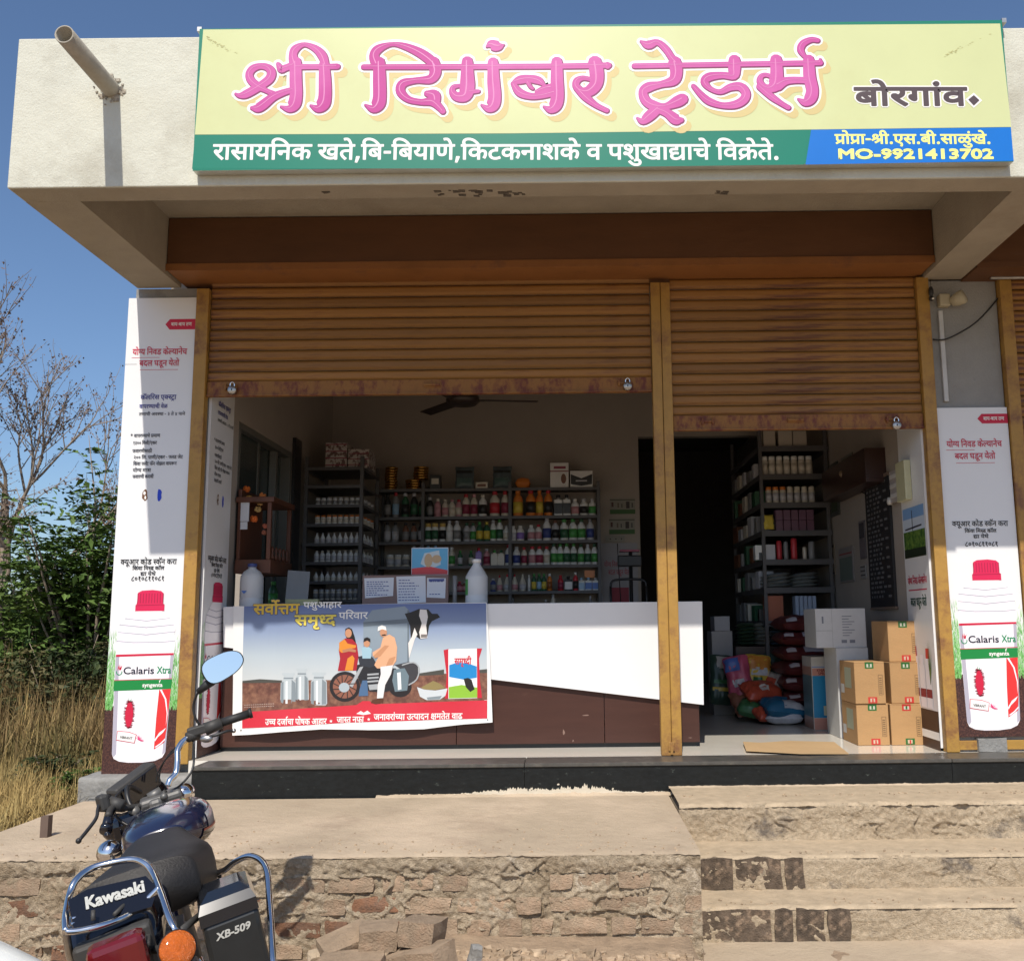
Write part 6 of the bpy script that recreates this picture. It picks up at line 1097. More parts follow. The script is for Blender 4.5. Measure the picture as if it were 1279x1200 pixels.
# ---- rack on the back wall
BY = 3.02
bz = [at(610, y, BY).z for y in (609.5, 644.5, 675.5, 706, 738.5)]; bz += [bz[-1] - (bz[-2] - bz[-1]) * k for k in (1, 2, 3)]
bx0, bx1 = at(470, 650, BY).x, at(748, 650, BY).x
rack('grey metal rack along the back wall crowded with chemical bottles', bx0, bx1, BY, 3.38, bz, bz[0] + .06, (bx0, at(528, 650, BY).x, at(637, 650, BY).x, bx1))
SH = {0: [], 1: [
 (484, 8, 28, 'black', 'black', 'grey'), (494, 8, 30, 'grey', 'red', 'sky'), (506, 9, 29, 'dkgreen', 'silver', 'black'), (517, 9, 29, 'black', 'silver', 'dkgreen'), (527, 8, 24, 'black', 'silver', 'dkgreen'), (537, 8, 24, 'black', 'silver', 'grey'),
 (546.5, 8, 22, 'pink', 'cream', 'pink'), (556, 8, 21, 'cream', 'cream', 'pink'), (564.5, 8, 21, 'cream', 'pink', 'cream'), (573, 8, 21, 'pink', 'red', 'cream'), (582, 9, 27, 'cream', 'red', 'maroon'), (592, 9, 27, 'cream', 'pink', 'maroon'), (603, 10, 26, 'white', 'cream', 'black'), (618, 12, 30, 'cream', 'red', 'red'), (631, 10, 30, 'cream', 'red', 'maroon'),
 (647, 12, 31, 'orange', 'orange', 'yellow'), (663, 12, 31, 'orange', 'red', 'black'), (674, 9, 31, 'orange', 'orange', 'yellow'), (685, 10, 31, 'orange', 'red', 'black'), (697.5, 10, 25, 'white', 'black', 'black', 'square'), (708, 9, 25, 'white', 'black', 'black', 'square'), (718.5, 10, 20, 'white', 'white', 'pink'), (729.5, 10, 20, 'white', 'silver', 'black'), (740, 9, 20, 'white', 'silver', 'green')],
 2: [(484, 8, 24, 'grey', 'black', 'silver'), (494, 8, 24, 'grey', 'black', 'silver'), (507, 8, 23, 'brown', 'black', 'grey'), (517, 8, 23, 'brown', 'black', 'grey'), (526, 7, 24, 'black', 'black', 'silver'),
 (535, 8, 22, 'white', 'gold', 'dkgreen', 'jar'), (543.5, 8, 22, 'white', 'gold', 'dkgreen', 'jar'), (553, 8, 22, 'white', 'gold', 'black', 'jar'), (561.5, 8, 25, 'white', 'silver', 'white'), (571, 9, 25, 'white', 'silver', 'grey'), (583, 8, 22, 'silver', 'dkgreen', 'grey'), (591, 7, 22, 'silver', 'dkgreen', 'green'), (599, 8, 23, 'dkgreen', 'green', 'yellow'), (608, 8, 23, 'dkgreen', 'yellow', 'yellow'), (616, 7, 25, 'white', 'silver', 'green'), (624, 8, 26, 'white', 'green', 'dkgreen'), (632.5, 8, 18, 'white', 'silver', 'cream'), (641, 8, 18, 'white', 'white', 'silver'), (650, 9, 18, 'white', 'white', 'purple'),
 (663.5, 9, 19, 'white', 'white', 'pink'), (672.5, 8, 19, 'white', 'red', 'pink'), (683, 10, 27, 'white', 'silver', 'navy'), (693.5, 9, 24, 'silver', 'brown', 'black'), (704.5, 10, 25, 'white', 'green', 'dkgreen'), (715.5, 10, 25, 'white', 'green', 'green'), (726, 10, 25, 'white', 'dkgreen', 'green'), (737, 9, 25, 'silver', 'grey', 'navy')],
 3: [(488, 9, 14, 'cream', 'white', 'silver', 'jar'), (498, 9, 14, 'cream', 'white', 'silver', 'jar'), (507.5, 9, 14, 'cream', 'white', 'grey', 'jar'), (518, 8, 24, 'dkgreen', 'silver', 'grey'), (526.5, 8, 24, 'dkgreen', 'silver', 'grey'), (535, 8, 24, 'dkgreen', 'sky', 'grey'), (544, 8, 24, 'black', 'sky', 'grey'),
 (564.5, 8, 22, 'cream', 'white', 'green'), (575, 6, 18, 'dkgreen', 'green', 'silver'), (588.5, 6, 18, 'dkgreen', 'green', 'cream'), (598, 7, 21, 'purple', 'red', 'purple', 'square'), (608, 8, 20, 'pink', 'silver', 'maroon'), (617.5, 8, 18, 'cream', 'green', 'cream', 'square'), (626, 8, 18, 'cream', 'dkgreen', 'cream', 'square'), (635, 8, 24, 'white', 'red', 'navy'), (645, 9, 22, 'white', 'silver', 'navy'), (654.5, 7, 21, 'cream', 'red', 'maroon'),
 (664.5, 9, 22, 'white', 'red', 'pink'), (673.5, 9, 22, 'white', 'red', 'maroon'), (682.5, 8, 22, 'white', 'red', 'cream'), (691.5, 8, 25, 'white', 'dkgreen', 'green'), (699.5, 8, 25, 'white', 'green', 'green'), (707.5, 8, 25, 'white', 'green', 'dkgreen'), (716, 8, 25, 'white', 'green', 'dkgreen'), (725, 8, 24, 'white', 'dkgreen', 'green'), (733.5, 8, 24, 'white', 'silver', 'dkgreen'), (742, 8, 24, 'white', 'dkgreen', 'green')],
 4: [(574.5, 7, 12, 'maroon', 'red', 'pink'), (581, 7, 12, 'brown', 'silver', 'pink'), (616, 7, 15, 'navy', 'silver', 'grey'), (624, 7, 19, 'cream', 'red', 'pink', 'cone'), (633.5, 8, 20, 'cream', 'red', 'silver', 'cone'), (642.5, 8, 20, 'cream', 'red', 'pink', 'cone'), (652.5, 8, 20, 'cream', 'cream', 'silver', 'cone'),
 (660.5, 3.5, 19, 'white', 'white', 'white'), (666.5, 6, 20, 'dkgreen', 'green', 'yellow'), (673, 6, 20, 'dkgreen', 'green', 'sky'), (679, 6, 20, 'dkgreen', 'green', 'yellow'), (686, 6, 20, 'orange', 'white', 'amber'), (699.5, 7, 18, 'red', 'red', 'maroon'), (709, 9, 17, 'black', 'black', 'white', 'square'), (718, 6, 21, 'red', 'white', 'black'), (725.5, 7, 15, 'white', 'sky', 'sky', 'square'), (734, 8, 15, 'white', 'sky', 'blue', 'square'), (743, 8, 15, 'white', 'silver', 'blue', 'square')],
 5: [(681, 6, 20, 'grey', 'silver', 'grey'), (690, 7, 27, 'cream', 'silver', 'grey'), (640, 7, 22, 'grey', 'grey', 'grey'), (600, 7, 22, 'grey', 'silver', 'grey'), (736, 5, 24, 'grey', 'silver', 'grey')]}
SHN = ['top', 'second', 'third', 'fourth', 'fifth', 'sixth']
for s, lst in SH.items():
    for n, it in enumerate(lst):
        px, w_, h, c1, c2, c3 = it[:6]; kd = it[6] if len(it) > 6 else 'round'
        y = BY + .055 + (n % 2) * .012; k = (y + CAMD + .03) / FOC
        p = at(px, 650, y)
        bottle((p.x, y, bz[s] + .0005), w_ * k * 1.04, h * k * 1.06, c1, c2, c3, '%s from left on the %s shelf of the back rack, %s, %s cap' % (ORD[n], SHN[s], cname(c1), cname(c2)), 'bottles on the back rack', kd)
def carton(name, label, cat, x0, x1, y0, y1, z0, z1, m, group=None, rz=0, bev=.002):
    t = thing(name, label, cat, group, ((x0 + x1) / 2, (y0 + y1) / 2, z0), (0, 0, rz))
    w_, d_, h_ = (x1 - x0) / 2, (y1 - y0) / 2, z1 - z0
    b = MB(); b.box((-w_, -d_, 0), (w_, d_, h_), bev=bev); b.build('box', m, t)
    return t, w_, d_, h_
def front(t, name, polys, m, d_, z=.0006):
    b = MB(); F_ = frame((0, -d_, 0), (1, 0, 0), (0, 0, 1))
    for k, p in enumerate(polys): flatpoly(b, p, F_, z + k * 2e-5)
    return b.build(name, m, t, fixn=False)
R4 = lambda x0, y0, x1, y1: [(x0, y0), (x1, y0), (x1, y1), (x0, y1)]
def pxbox(px0, px1, py1, Y, z0): a = at(px0, py1, Y); c = at(px1, py1, Y); return a.x, c.x, a.z
# foil tins, pouches and cartons on the top shelf
TY = BY + .03
def tins(px, n, w_, z0, label):
    t = thing('tin_stack', label, 'tins', None, (at(px, 600, TY + .06).x, TY + .08, z0))
    for i in range(n):
        b = MB(); r_ = w_ / 2; b.lathe([(r_ * .9, 0), (r_, .004), (r_, .020), (r_ * .86, .024)], n=18)
        o = b.build('tin', mat('gold_foil', (.55, .30, .07), .25, metal=.9, var=.2, vs=30), t); o.location = (rnd.uniform(-.006, .006), rnd.uniform(-.006, .006), i * .0265)
    return t
tins(488, 9, .125, bz[0], 'tall stack of gold foil tins at the left end of the top shelf')
tins(517, 4, .17, bz[0], 'low stack of wide gold tins, base of the leaning pile on the top shelf')
tins(525, 5, .15, bz[0] + .107, 'upper stack of gold tins resting on the wide ones on the top shelf')
def item(name, label, cat, px0, px1, pyt, Y, z0, dep, m, **k):
    x0, x1, z1 = pxbox(px0, px1, pyt, Y, z0); return carton(name, label, cat, x0, x1, Y, Y + dep, z0, z1, m, **k)
t, w_, d_, h_ = item('small_box', 'small black box with pale lettering beside the gold tins', 'box', 537, 550, 593, TY, bz[0], .1, BC(CO['black'])); front(t, 'printed_label', [R4(-w_ * .7, h_ * .35, w_ * .7, h_ * .75)], BC(CO['cream']), d_)
t, w_, d_, h_ = item('small_box', 'thin pale box lying between the two silver pouches', 'box', 594, 609, 602, TY, bz[0], .1, BC(CO['cream'])); front(t, 'printed_label', [R4(-w_ * .7, h_ * .3, w_ * .7, h_ * .7)], BC(CO['brown']), d_)
t, w_, d_, h_ = item('carton', 'white carton with a dark berry picture on the top shelf right', 'carton', 687, 710, 578, TY, bz[0], .16, BC(CO['white'])); front(t, 'printed_band', [R4(-w_, h_ * .64, w_, h_ * .68), R4(-w_ * .6, h_ * .76, w_ * .7, h_ * .86)], BC(CO['maroon']), d_); front(t, 'printed_berry', [ellipse(w_ * .45, h_ * .36, w_ * .28, h_ * .2)], BC(CO['brown']), d_)
t, w_, d_, h_ = item('carton', 'black and white carton at the right end of the top shelf', 'carton', 712, 740, 588, TY, bz[0], .16, BC(CO['white'])); front(t, 'printed_panel', [[(-w_ * .95, h_ * .8), (0, h_ * .55), (w_ * .95, h_ * .8), (w_ * .95, h_ * .2), (0, h_ * .1), (-w_ * .95, h_ * .2)]], BC(CO['black']), d_); front(t, 'printed_word', [R4(-w_ * .5, h_ * .36, w_ * .5, h_ * .44)], BC(CO['silver']), d_, .0012)
def cushion(name, label, cat, loc, L, W_, H, rot, m, seed=1, group=None, n=10, pinch=.0, panels=(), wr=.010):
    """a filled bag lying flat: L along x, W_ along y, H thick"""
    t = thing(name, label, cat, group, loc, rot)
    def pt(u, v, s):
        e = max(0, (1 - abs(u) ** 3.5)) ** .5 * max(0, (1 - abs(v) ** 3.5)) ** .5
        nn = noise.noise(Vector((u * 2.6, v * 2.6, seed * 3.7 + s * 9))) * .5 + noise.noise(Vector((u * 7, v * 7, seed))) * .25
        z = H / 2 + s * e * H / 2 * (1 + nn * .3) + nn * wr * (.3 + e)
        xx = u * L / 2 * (1 - .04 * (1 - abs(v))) + noise.noise(Vector((u * 3, v * 3, seed + 8))) * wr
        yy = v * W_ / 2 * (1 - .05 * (1 - abs(u)) - pinch * abs(u) ** 3)
        return Vector((xx, yy, max(z, .001)))
    b = MB(); N_ = n
    for s in (1, -1):
        vs = [pt(-1 + 2 * i / N_, -1 + 2 * j / N_, s) for i in range(N_ + 1) for j in range(N_ + 1)]
        fs = [(i * (N_ + 1) + j, (i + 1) * (N_ + 1) + j, (i + 1) * (N_ + 1) + j + 1, i * (N_ + 1) + j + 1) for i in range(N_) for j in range(N_)]
        b.add(vs, fs if s == 1 else [f[::-1] for f in fs], True)
    b.build('bag', m, t, fixn=False)
    for (nm, u0, v0, u1, v1, s, pm) in panels:
        b = MB(); K = 6
        vs = []
        for i in range(K + 1):
            for j in range(K + 1):
                p = pt(u0 + (u1 - u0) * i / K, v0 + (v1 - v0) * j / K, s); p.z += .0035 * s; vs.append(p)
        b.add(vs, [(i * (K + 1) + j, (i + 1) * (K + 1) + j, (i + 1) * (K + 1) + j + 1, i * (K + 1) + j + 1) for i in range(K) for j in range(K)], True); b.build(nm, pm, t, fixn=False)
    return t
for px, lab in ((580, 'silver pouch with a dark swoosh, left one on the top shelf'), (627, 'silver pouch with a dark swoosh, right one on the top shelf')):
    p = at(px, 592, TY); wv = 24 * (TY + CAMD) / FOC; hv = 29 * (TY + CAMD) / FOC
    cushion('pouch', lab, 'pouch', (p.x, TY + .06, bz[0] + hv / 2), wv, hv, .05, (R(82), 0, 0), BC((.10, .13, .14), .25), px, panels=(('printed_swoosh', -.9, .35, .9, .6, 1, BC(CO['black'])), ('printed_band', -.8, -.8, .8, -.1, 1, BC((.08, .14, .13)))))
p = at(653, 598, TY); cushion('packet', 'orange packet lying on the top shelf between pouch and white carton', 'packet', (p.x, TY + .07, bz[0]), .15, .12, .11, (0, 0, 0), BC(CO['orange']), 3)
t, w_, d_, h_ = item('small_box', 'orange box on top of the pale blue bottles, lowest visible shelf', 'box', 730, 743, 712, TY + .05, bz[4] + 16 * .0079, .06, BC(CO['orange']))

# ---- left rack, its end facing the room
LY = 2.26; lx0, lx1 = -2.42, at(452, 640, LY).x
lz = [at(400, y, LY).z for y in (583.5, 606, 630, 654, 678, 701.5, 725.5, 749)]
lz.append(lz[-1] - .2)
rack('grey metal rack against the left wall holding rows of tiny white bottles', lx0, lx1, LY, 3.0, lz, lz[0] + .10, (lx0 + .016, lx1 - .008))
LC = [None, None, ('white', 'silver', 'grey', 'jar', 9.0), ('white', 'orange', 'cream', 'jar', 11), ('white', 'white', 'silver', 'cone', 13), ('white', 'cream', 'silver', 'round', 14), ('white', 'silver', 'cream', 'cone', 11.5), ('cream', 'silver', 'grey', 'jar', 13)]
SHL = ['top', 'second', 'third', 'fourth', 'fifth', 'sixth', 'seventh', 'eighth']
for s in range(2, 8):
    c1, c2, c3, kd, h = LC[s]; k = (LY + CAMD + .05) / FOC
    for n in range(8):
        p = at(396.5 + n * 7.1, 650, LY + .04)
        bottle((p.x, LY + .045, lz[s] + .0005), 6.3 * k, h * k, c1, c2, c3, '%s bottle from left, %s shelf of the left rack, front row' % (ORD[n], SHL[s]), 'small bottles on the left rack', kd)
    for n in range(4):
        bottle((lx1 - .04, LY + .16 + n * .15, lz[s] + .0005), 6.6 * k, (h + 1) * k, c1, c2, c3, '%s on the %s shelf along the aisle side of the left rack' % (('nearest bottle', 'second bottle', 'third bottle', 'farthest bottle')[n], SHL[s]), 'small bottles on the left rack', kd)
M_PATT = mat('patterned_carton', (.50, .46, .42), .7, var=.1, col2=(.16, .10, .09), cs=26, cthr=(.50, .54))
t, w_, d_, h_ = item('carton', 'taller of two patterned cartons on top of the left rack', 'carton', 407, 433.5, 553, LY + .05, lz[0], .3, M_PATT); front(t, 'printed_row', [R4(-w_, h_ * (.1 + .27 * k), w_, h_ * (.14 + .27 * k)) for k in range(4)], BC(CO['maroon']), d_)
t, w_, d_, h_ = item('carton', 'lower of two patterned cartons on top of the left rack', 'carton', 435, 461, 561, LY + .05, lz[0], .3, M_PATT); front(t, 'printed_row', [R4(-w_, h_ * (.15 + .3 * k), w_, h_ * (.19 + .3 * k)) for k in range(3)], BC(CO['maroon']), d_)

# ---- right rack
RY = 2.36; rx0, rx1 = at(951, 640, RY).x, 2.385
rz_ = [at(980, y, RY).z for y in (557, 592, 627.5, 662.5, 698.5, 733.5, 775)]
rack('grey metal rack along the right wall packed with boxes, jars and pouches', rx0, rx1, RY, 3.9, rz_, rz_[0] + .3, (rx0 + .01, rx1 - .02), lip=.05)
k = (RY + CAMD) / FOC
for n, (a, c) in enumerate(((953, 968), (972, 989), (990, 1007))):
    item('carton', '%s of three plain beige cartons on the right rack top shelf' % ('left', 'middle', 'right')[n], 'carton', a, c, 538, RY + .03, rz_[0], .2, M_CARDL, group='beige cartons on the right rack')
for n in range(7):
    bottle((at(957.5 + n * 9.3, 640, RY + .05).x, RY + .06, rz_[1] + .0005), 8.6 * k, 24 * k, 'cream', 'white', 'cream', '%s white jar from the left on the second shelf of the right rack' % ORD[n], 'white jars on the right rack', 'jar', 'jar', 'jar')
    bottle((at(961 + n * 9.0, 640, RY + .05).x, RY + .06, rz_[2] + .0005), 8.0 * k, 21 * k, 'cream', 'orange' if n < 3 else 'cream', 'silver', '%s banded bottle from the left on the third shelf of the right rack' % ORD[n], 'banded bottles on the right rack', 'jar')
for r_ in range(2):
    for n in range(5):
        x = at(973 + n * 9.7, 640, RY + .03).x; z = rz_[3] + r_ * 13.4 * k + .0005
        carton('purple_box', '%s purple box from the left, %s layer, right rack fourth shelf' % (ORD[n], ('lower', 'upper')[r_]), 'box', x - 4.4 * k, x + 4.4 * k, RY + .03, RY + .12, z, z + 13 * k, BC((.16, .07, .11)), group='small purple boxes on the right rack')
p = at(960, 650, RY); cushion('packet', 'yellow packet beside the purple boxes on the right rack', 'packet', (p.x, RY + .05, rz_[3] + .075), .10, .14, .07, (R(80), 0, 0), BC(CO['yellow']), 5)
t, w_, d_, h_ = item('carton', 'white carton with black corner on the right rack fifth shelf', 'carton', 943, 953, 681, RY + .02, rz_[4], .1, BC(CO['white'])); front(t, 'printed_panel', [R4(-w_ * .1, 0, w_, h_ * .5)], BC(CO['black']), d_)
item('carton', 'grey white carton left of the red packs on the right rack', 'carton', 955, 968, 680, RY + .02, rz_[4], .1, BC(CO['silver']))
for n, (a, c, yt, co, lab) in enumerate(((970, 977, 675, 'red', 'left red shiny pack on the right rack fifth shelf'), (979, 985, 676, 'grey', 'grey pack between two red packs on the right rack'), (988, 996, 672, 'red', 'taller red shiny pack on the right rack fifth shelf'), (1003, 1008, 683, 'cream', 'small cream pack right of the red packs'), (1010, 1018, 676, 'grey', 'dark pack at the right end of the fifth shelf'))):
    x0, x1, z1 = pxbox(a, c, yt, RY + .03, rz_[4]); b = MB(); h_ = z1 - rz_[4]; w_ = (x1 - x0) / 2
    b.lathe([(w_ * .9, 0), (w_, h_ * .1), (w_, h_ * .9), (w_ * .8, h_)], n=8); o = b.build('pack', BC(CO[co], .22), None); o.location = ((x0 + x1) / 2, RY + .06, rz_[4] + .0005); tag(o, lab, 'pack')
for i in range(4):
    for s in range(2):
        x = at(968 + s * 34, 700, RY + .1).x; cushion('flat_pouch', '%s white pouch in the %s pile on the right rack sixth shelf' % (('lowest', 'second', 'third', 'top')[i], ('left', 'right')[s]), 'pouch', (x, RY + .12, rz_[5] + i * .033), .27, .2, .034, (0, R(-4 - i), 0), BC((.34, .36, .35)), i + s * 9, group='white pouches piled on the right rack', n=6)
t, w_, d_, h_ = item('carton', 'orange carton under the right rack sixth shelf', 'carton', 958, 978, 744, RY + .04, rz_[6], .2, BC((.45, .11, .04)))
for n in range(5):
    item('booklet', '%s pale blue booklet from the left, standing on the right rack' % ORD[n], 'booklet', 993 + n * 5.4, 997.5 + n * 5.4, 744, RY + .03, rz_[6], .12, BC((.42, .48, .6)), group='pale blue booklets on the right rack')
# things along the aisle side of the right rack, fading into the dark
ai = random.Random(8)
for s in range(1, 7):
    for n in range(5):
        y = RY + .22 + n * .27; c = ai.choice(('grey', 'silver', 'brown', 'cream', 'dkgreen', 'black')); h = ai.uniform(.10, .19)
        carton('packet_box', '%s %s box on the aisle side, right rack shelf %s' % (('nearest', 'second', 'third', 'fourth', 'farthest')[n], cname(c), ('one', 'two', 'three', 'four', 'five', 'six', 'seven')[s]), 'box', rx0 - .01, rx0 + .13, y, y + ai.uniform(.10, .2), rz_[s], rz_[s] + h, BC(CO[c]), group='boxes on the aisle side of the right rack', rz=ai.uniform(-.1, .1))
# ================================================================ ceiling fan
fp = at(578, 501, 1.35)
t = thing('ceiling_fan', 'dark ceiling fan half hidden behind the wide shutter', 'fan', loc=(fp.x, 1.35, fp.z))
M_FAN = mat('fan_brown', (.03, .02, .015), .4)
b = MB(); b.lathe([(.03, -.03), (.11, -.03), (.14, 0), (.13, .05), (.05, .07)], n=24); b.build('motor', M_FAN, t)
b = MB(); b.lathe([(.012, .07), (.012, 3.55 - fp.z)], n=8); b.build('rod', M_FAN, t)
for k_ in range(3):
    a = R(8 + 120 * k_); b = MB(); M_ = Matrix.Rotation(a, 4, 'Z') @ Matrix.Rotation(R(9), 4, 'X')
    b.box((.12, -.055, .005), (.62, .055, .013), M_, bev=.002); b.box((.08, -.02, 0), (.18, .02, .01), M_); b.build('blade', M_FAN, t)

# ================================================================ things on the counter
def jug(px0, px1, pyt, Y, label, cap, lab, tri=False, shoulder=.66):
    x0, x1, z1 = pxbox(px0, px1, pyt, Y - .0, CTZ); r_ = (x1 - x0) / 2; h = z1 - CTZ
    t = thing('plastic_jug', label, 'jug', None, ((x0 + x1) / 2, Y + r_, CTZ))
    b = MB(); b.lathe([(r_ * .93, 0), (r_, h * .03), (r_, h * .18), (r_ * .97, h * .19), (r_, h * .21), (r_, h * .6), (r_ * .97, h * shoulder), (r_ * .75, h * (shoulder + .1)), (r_ * .34, h * .88), (r_ * .32, h * .94)], n=28)
    b.build('body', mat('white_hdpe', (.62, .64, .65), .4, var=.03), t)
    b = MB(); b.lathe([(r_ * .40, h * .92), (r_ * .40, h * .99), (r_ * .36, h)], n=20); b.build('cap', BC(CO[cap]), t)
    F_ = frame((0, -r_ - .002, 0), (1, 0, 0), (0, 0, 1)); b = MB()
    if tri: flatpoly(b, [(-.045, h * .36), (-.005, h * .36), (-.025, h * .29)], F_, .002); b.build('printed_triangle', BC(CO['blue']), t, fixn=False)
    else:
        vs = [((r_ + .0015) * math.cos(a), (r_ + .0015) * math.sin(a), z) for a in [R(196 + i * 6) for i in range(6)] for z in (h * .2, h * .55)]; b.add(vs, [(2 * i, 2 * i + 2, 2 * i + 3, 2 * i + 1) for i in range(5)]); b.build('printed_label', BC(CO['green']), t, fixn=False)
    return t
jug(296.5, 325, 703, .45, 'white plastic jug with blue triangle at the left end of the counter', 'navy', None, True, .70)
jug(580, 608, 697.5, .45, 'white plastic jug with green side label right of the notices', 'white', 'green', False, .62)
NY = .56
x0, x1, z1 = pxbox(453, 560, 718.5, NY, CTZ)
t, w_, d_, h_ = carton('notice_board', 'pinkish brown board with three white notices standing on the counter', 'notice board', x0, x1, NY, NY + .03, CTZ, z1, mat('pink_brown_card', (.22, .15, .135), .8, var=.05)), 0, 0, 0
t, w_, d_, h_ = t
F_PAP = mat('print_paper', (.66, .68, .72), .7, var=.03); NM = frame((0, NY - .0015, 0), (1, 0, 0), (0, 0, 1)); cx = (x0 + x1) / 2
def nx2(px, py): p = at(px, py, NY); return (p.x - cx, p.z - CTZ)
for k_, (q, n) in enumerate((([(455, 722), (492, 721), (491, 744), (456, 747)], 7), ([(495, 720), (531.5, 719), (532, 752), (496.5, 753.5)], 8), ([(533.5, 721.5), (557, 722), (556, 747), (533, 746)], 2))):
    poly = [nx2(*v) for v in q]; b = MB(); F_ = frame((0, -d_ - .001, 0), (1, 0, 0), (0, 0, 1)); flatpoly(b, poly, F_, .0006); o = b.build('notice', F_PAP, t, fixn=False)
    b = MB(); r = random.Random(k_)
    xl, xr = poly[0][0] + .018, poly[1][0] - .03; yt, yb = poly[0][1] - .03, poly[3][1] + .02
    for i in range(n):
        y = yt - (yt - yb) * i / max(n - 1, 1); e = xl + (xr - xl) * r.uniform(.4, 1); x = xl
        while x < e: l = r.uniform(.008, .022); flatpoly(b, [(x, y), (x + l, y), (x + l, y + .006), (x, y + .006)], F_, .0012); x += l + .005
    if k_ == 2: flatpoly(b, R4(poly[0][0] + .012, yt + .005, poly[1][0] - .012, yt + .022), F_, .0012)
    o2 = b.build('written_line', BC(CO['navy']), o, fixn=False); tag(o2, kind='stuff')
x0, x1, z1 = pxbox(514, 560, 684, NY + .06, CTZ); zb = at(514, 722, NY + .06).z
t, w_, d_, h_ = carton('picture_card', 'sky blue picture card standing behind the notices', 'card', x0, x1, NY + .06, NY + .075, CTZ, z1, F_PAP)
zz = (zb - CTZ); hh = h_ - zz
front(t, 'printed_sky', [R4(-w_ * .97, zz + hh * .12, w_ * .97, h_ * .985)], BC((.10, .38, .62)), d_); front(t, 'printed_cloud', [[(-w_ * .3, h_ * .9), (w_ * .5, h_ * .95), (w_ * .6, h_ * .7), (0, h_ * .62), (-w_ * .5, h_ * .72)]], BC((.5, .6, .65)), d_, .0012)
front(t, 'printed_strip', [[(-w_ * .97, zz + hh * .12), (w_ * .97, zz + hh * .12), (w_ * .97, zz + hh * .25), (0, zz + hh * .38), (-w_ * .97, zz + hh * .32)]], BC(CO['red']), d_, .0014); front(t, 'printed_figure', [ellipse(-.01, zz + hh * .58, .03, .05), ellipse(.05, zz + hh * .62, .035, .03)], BC((.5, .35, .2)), d_, .0018)
x0, x1, z1 = pxbox(565, 570.5, 719, .6, CTZ); b = MB(); b.lathe([((x1 - x0) / 2, 0), ((x1 - x0) / 2, z1 - CTZ)], n=14); o = b.build('paper_roll', BC((.3, .3, .3)), None); o.location = ((x0 + x1) / 2, .62, CTZ); tag(o, 'thin grey paper roll standing between the notices and the jug', 'roll')
x0, x1, z1 = pxbox(357, 384, 711, .75, CTZ)
b = MB(); b.box((0, 0, 0), (x1 - x0, .012, z1 - CTZ), Matrix.Rotation(R(-12), 4, 'X') @ Matrix.Rotation(R(18), 4, 'Z')); o = b.build('grey_board', BC((.22, .22, .21)), None); o.location = (x0, .75, CTZ + .003); tag(o, 'grey sheet propped on the counter in front of the left rack', 'board')
x0, x1, z1 = pxbox(357, 397, 748.5, .42, CTZ)
b = MB(); b.box((0, 0, 0), (x1 - x0, .09, z1 - CTZ), jit=.006); o = b.build('folded_sheet', BC((.30, .32, .17)), None); o.location = (x0, .42, CTZ); tag(o, 'olive green folded sheet on the counter above the banner lettering', 'sheet')

# ================================================================ window and shrine on the left wall
t = thing('side_window', 'grey framed sliding window in the left wall behind the shrine', 'window')
M_ALU = mat('aluminium_frame', (.20, .20, .18), .45, metal=.4, var=.05)
WX = -2.60
for a, c in (((WX, WY0, WW0), (WX + .14, WY1, WW0 + .05)), ((WX, WY0, WW1 - .05), (WX + .14, WY1, WW1)), ((WX, WY0, WW0 + .05), (WX + .14, WY0 + .05, WW1 - .05)), ((WX, WY1 - .05, WW0 + .05), (WX + .14, WY1, WW1 - .05)), ((WX + .03, 1.22, WW0 + .05), (WX + .09, 1.27, WW1 - .05)), ((WX + .06, 1.60, WW0 + .05), (WX + .12, 1.65, WW1 - .05))):
    b = MB(); b.box(a, c, bev=.003); b.build('frame', M_ALU, t)
M_FROST = mat('dusty_dark_glass', (.045, .06, .055), .25, var=.2, vs=3, spec=.6)
b = MB(); b.box((WX + .05, 1.27, WW0 + .05), (WX + .056, WY1 - .05, WW1 - .05)); b.build('pane', M_FROST, t)
b = MB(); b.box((WX + .08, WY0 + .05, 1.35), (WX + .086, 1.22, WW1 - .05)); b.build('pane', M_FROST, t)
b = MB(); b.box((WX + .075, WY0 + .05, 1.30), (WX + .095, 1.22, 1.348)); b.build('frame', M_ALU, t)
b = MB(); b.box((-2.46, 1.99, .9), (-2.43, 2.18, 2.5)); o = b.build('dark_board', BC((.02, .018, .018)), None); o['label'] = 'tall dark board on the left wall between window and rack'; o['category'] = 'board'; 
o.location.z = 0
M_WOOD = mat('shrine_wood', (.12, .042, .02), .5, var=.25, vs=8, stretch=(1, 1, .3))
t = thing('wall_shrine', 'small red brown wooden shrine shelf on the left wall behind the jug', 'shrine')
sy0, sy1 = .58, 1.12; szb = atx(300, 694, -2.40).z; szb = at(320, 699, .62).z
for a, c, n in (((-2.44, sy0, szb - .10), (-2.18, sy1, szb), 'shelf'), ((-2.44, sy0 + .02, szb), (-2.415, sy1 - .02, szb + .52), 'back_board'), ((-2.22, sy0 + .01, szb), (-2.19, sy0 + .04, szb + .42), 'post'), ((-2.22, sy1 - .04, szb), (-2.19, sy1 - .01, szb + .42), 'post'), ((-2.45, sy0, szb + .42), (-2.17, sy1, szb + .46), 'top')):
    b = MB(); b.box(a, c, bev=.004); b.build(n, M_WOOD, t)
for i in range(5):
    b = MB(); b.lathe([(.01, 0), (.016, .02), (.008, .05), (.014, .08), (.006, .1)], Matrix.Translation((-2.2 + .005, sy0 + .08 + i * .09, szb)), n=8); b.build('railing_post', M_WOOD, t)
ff = random.Random(3)
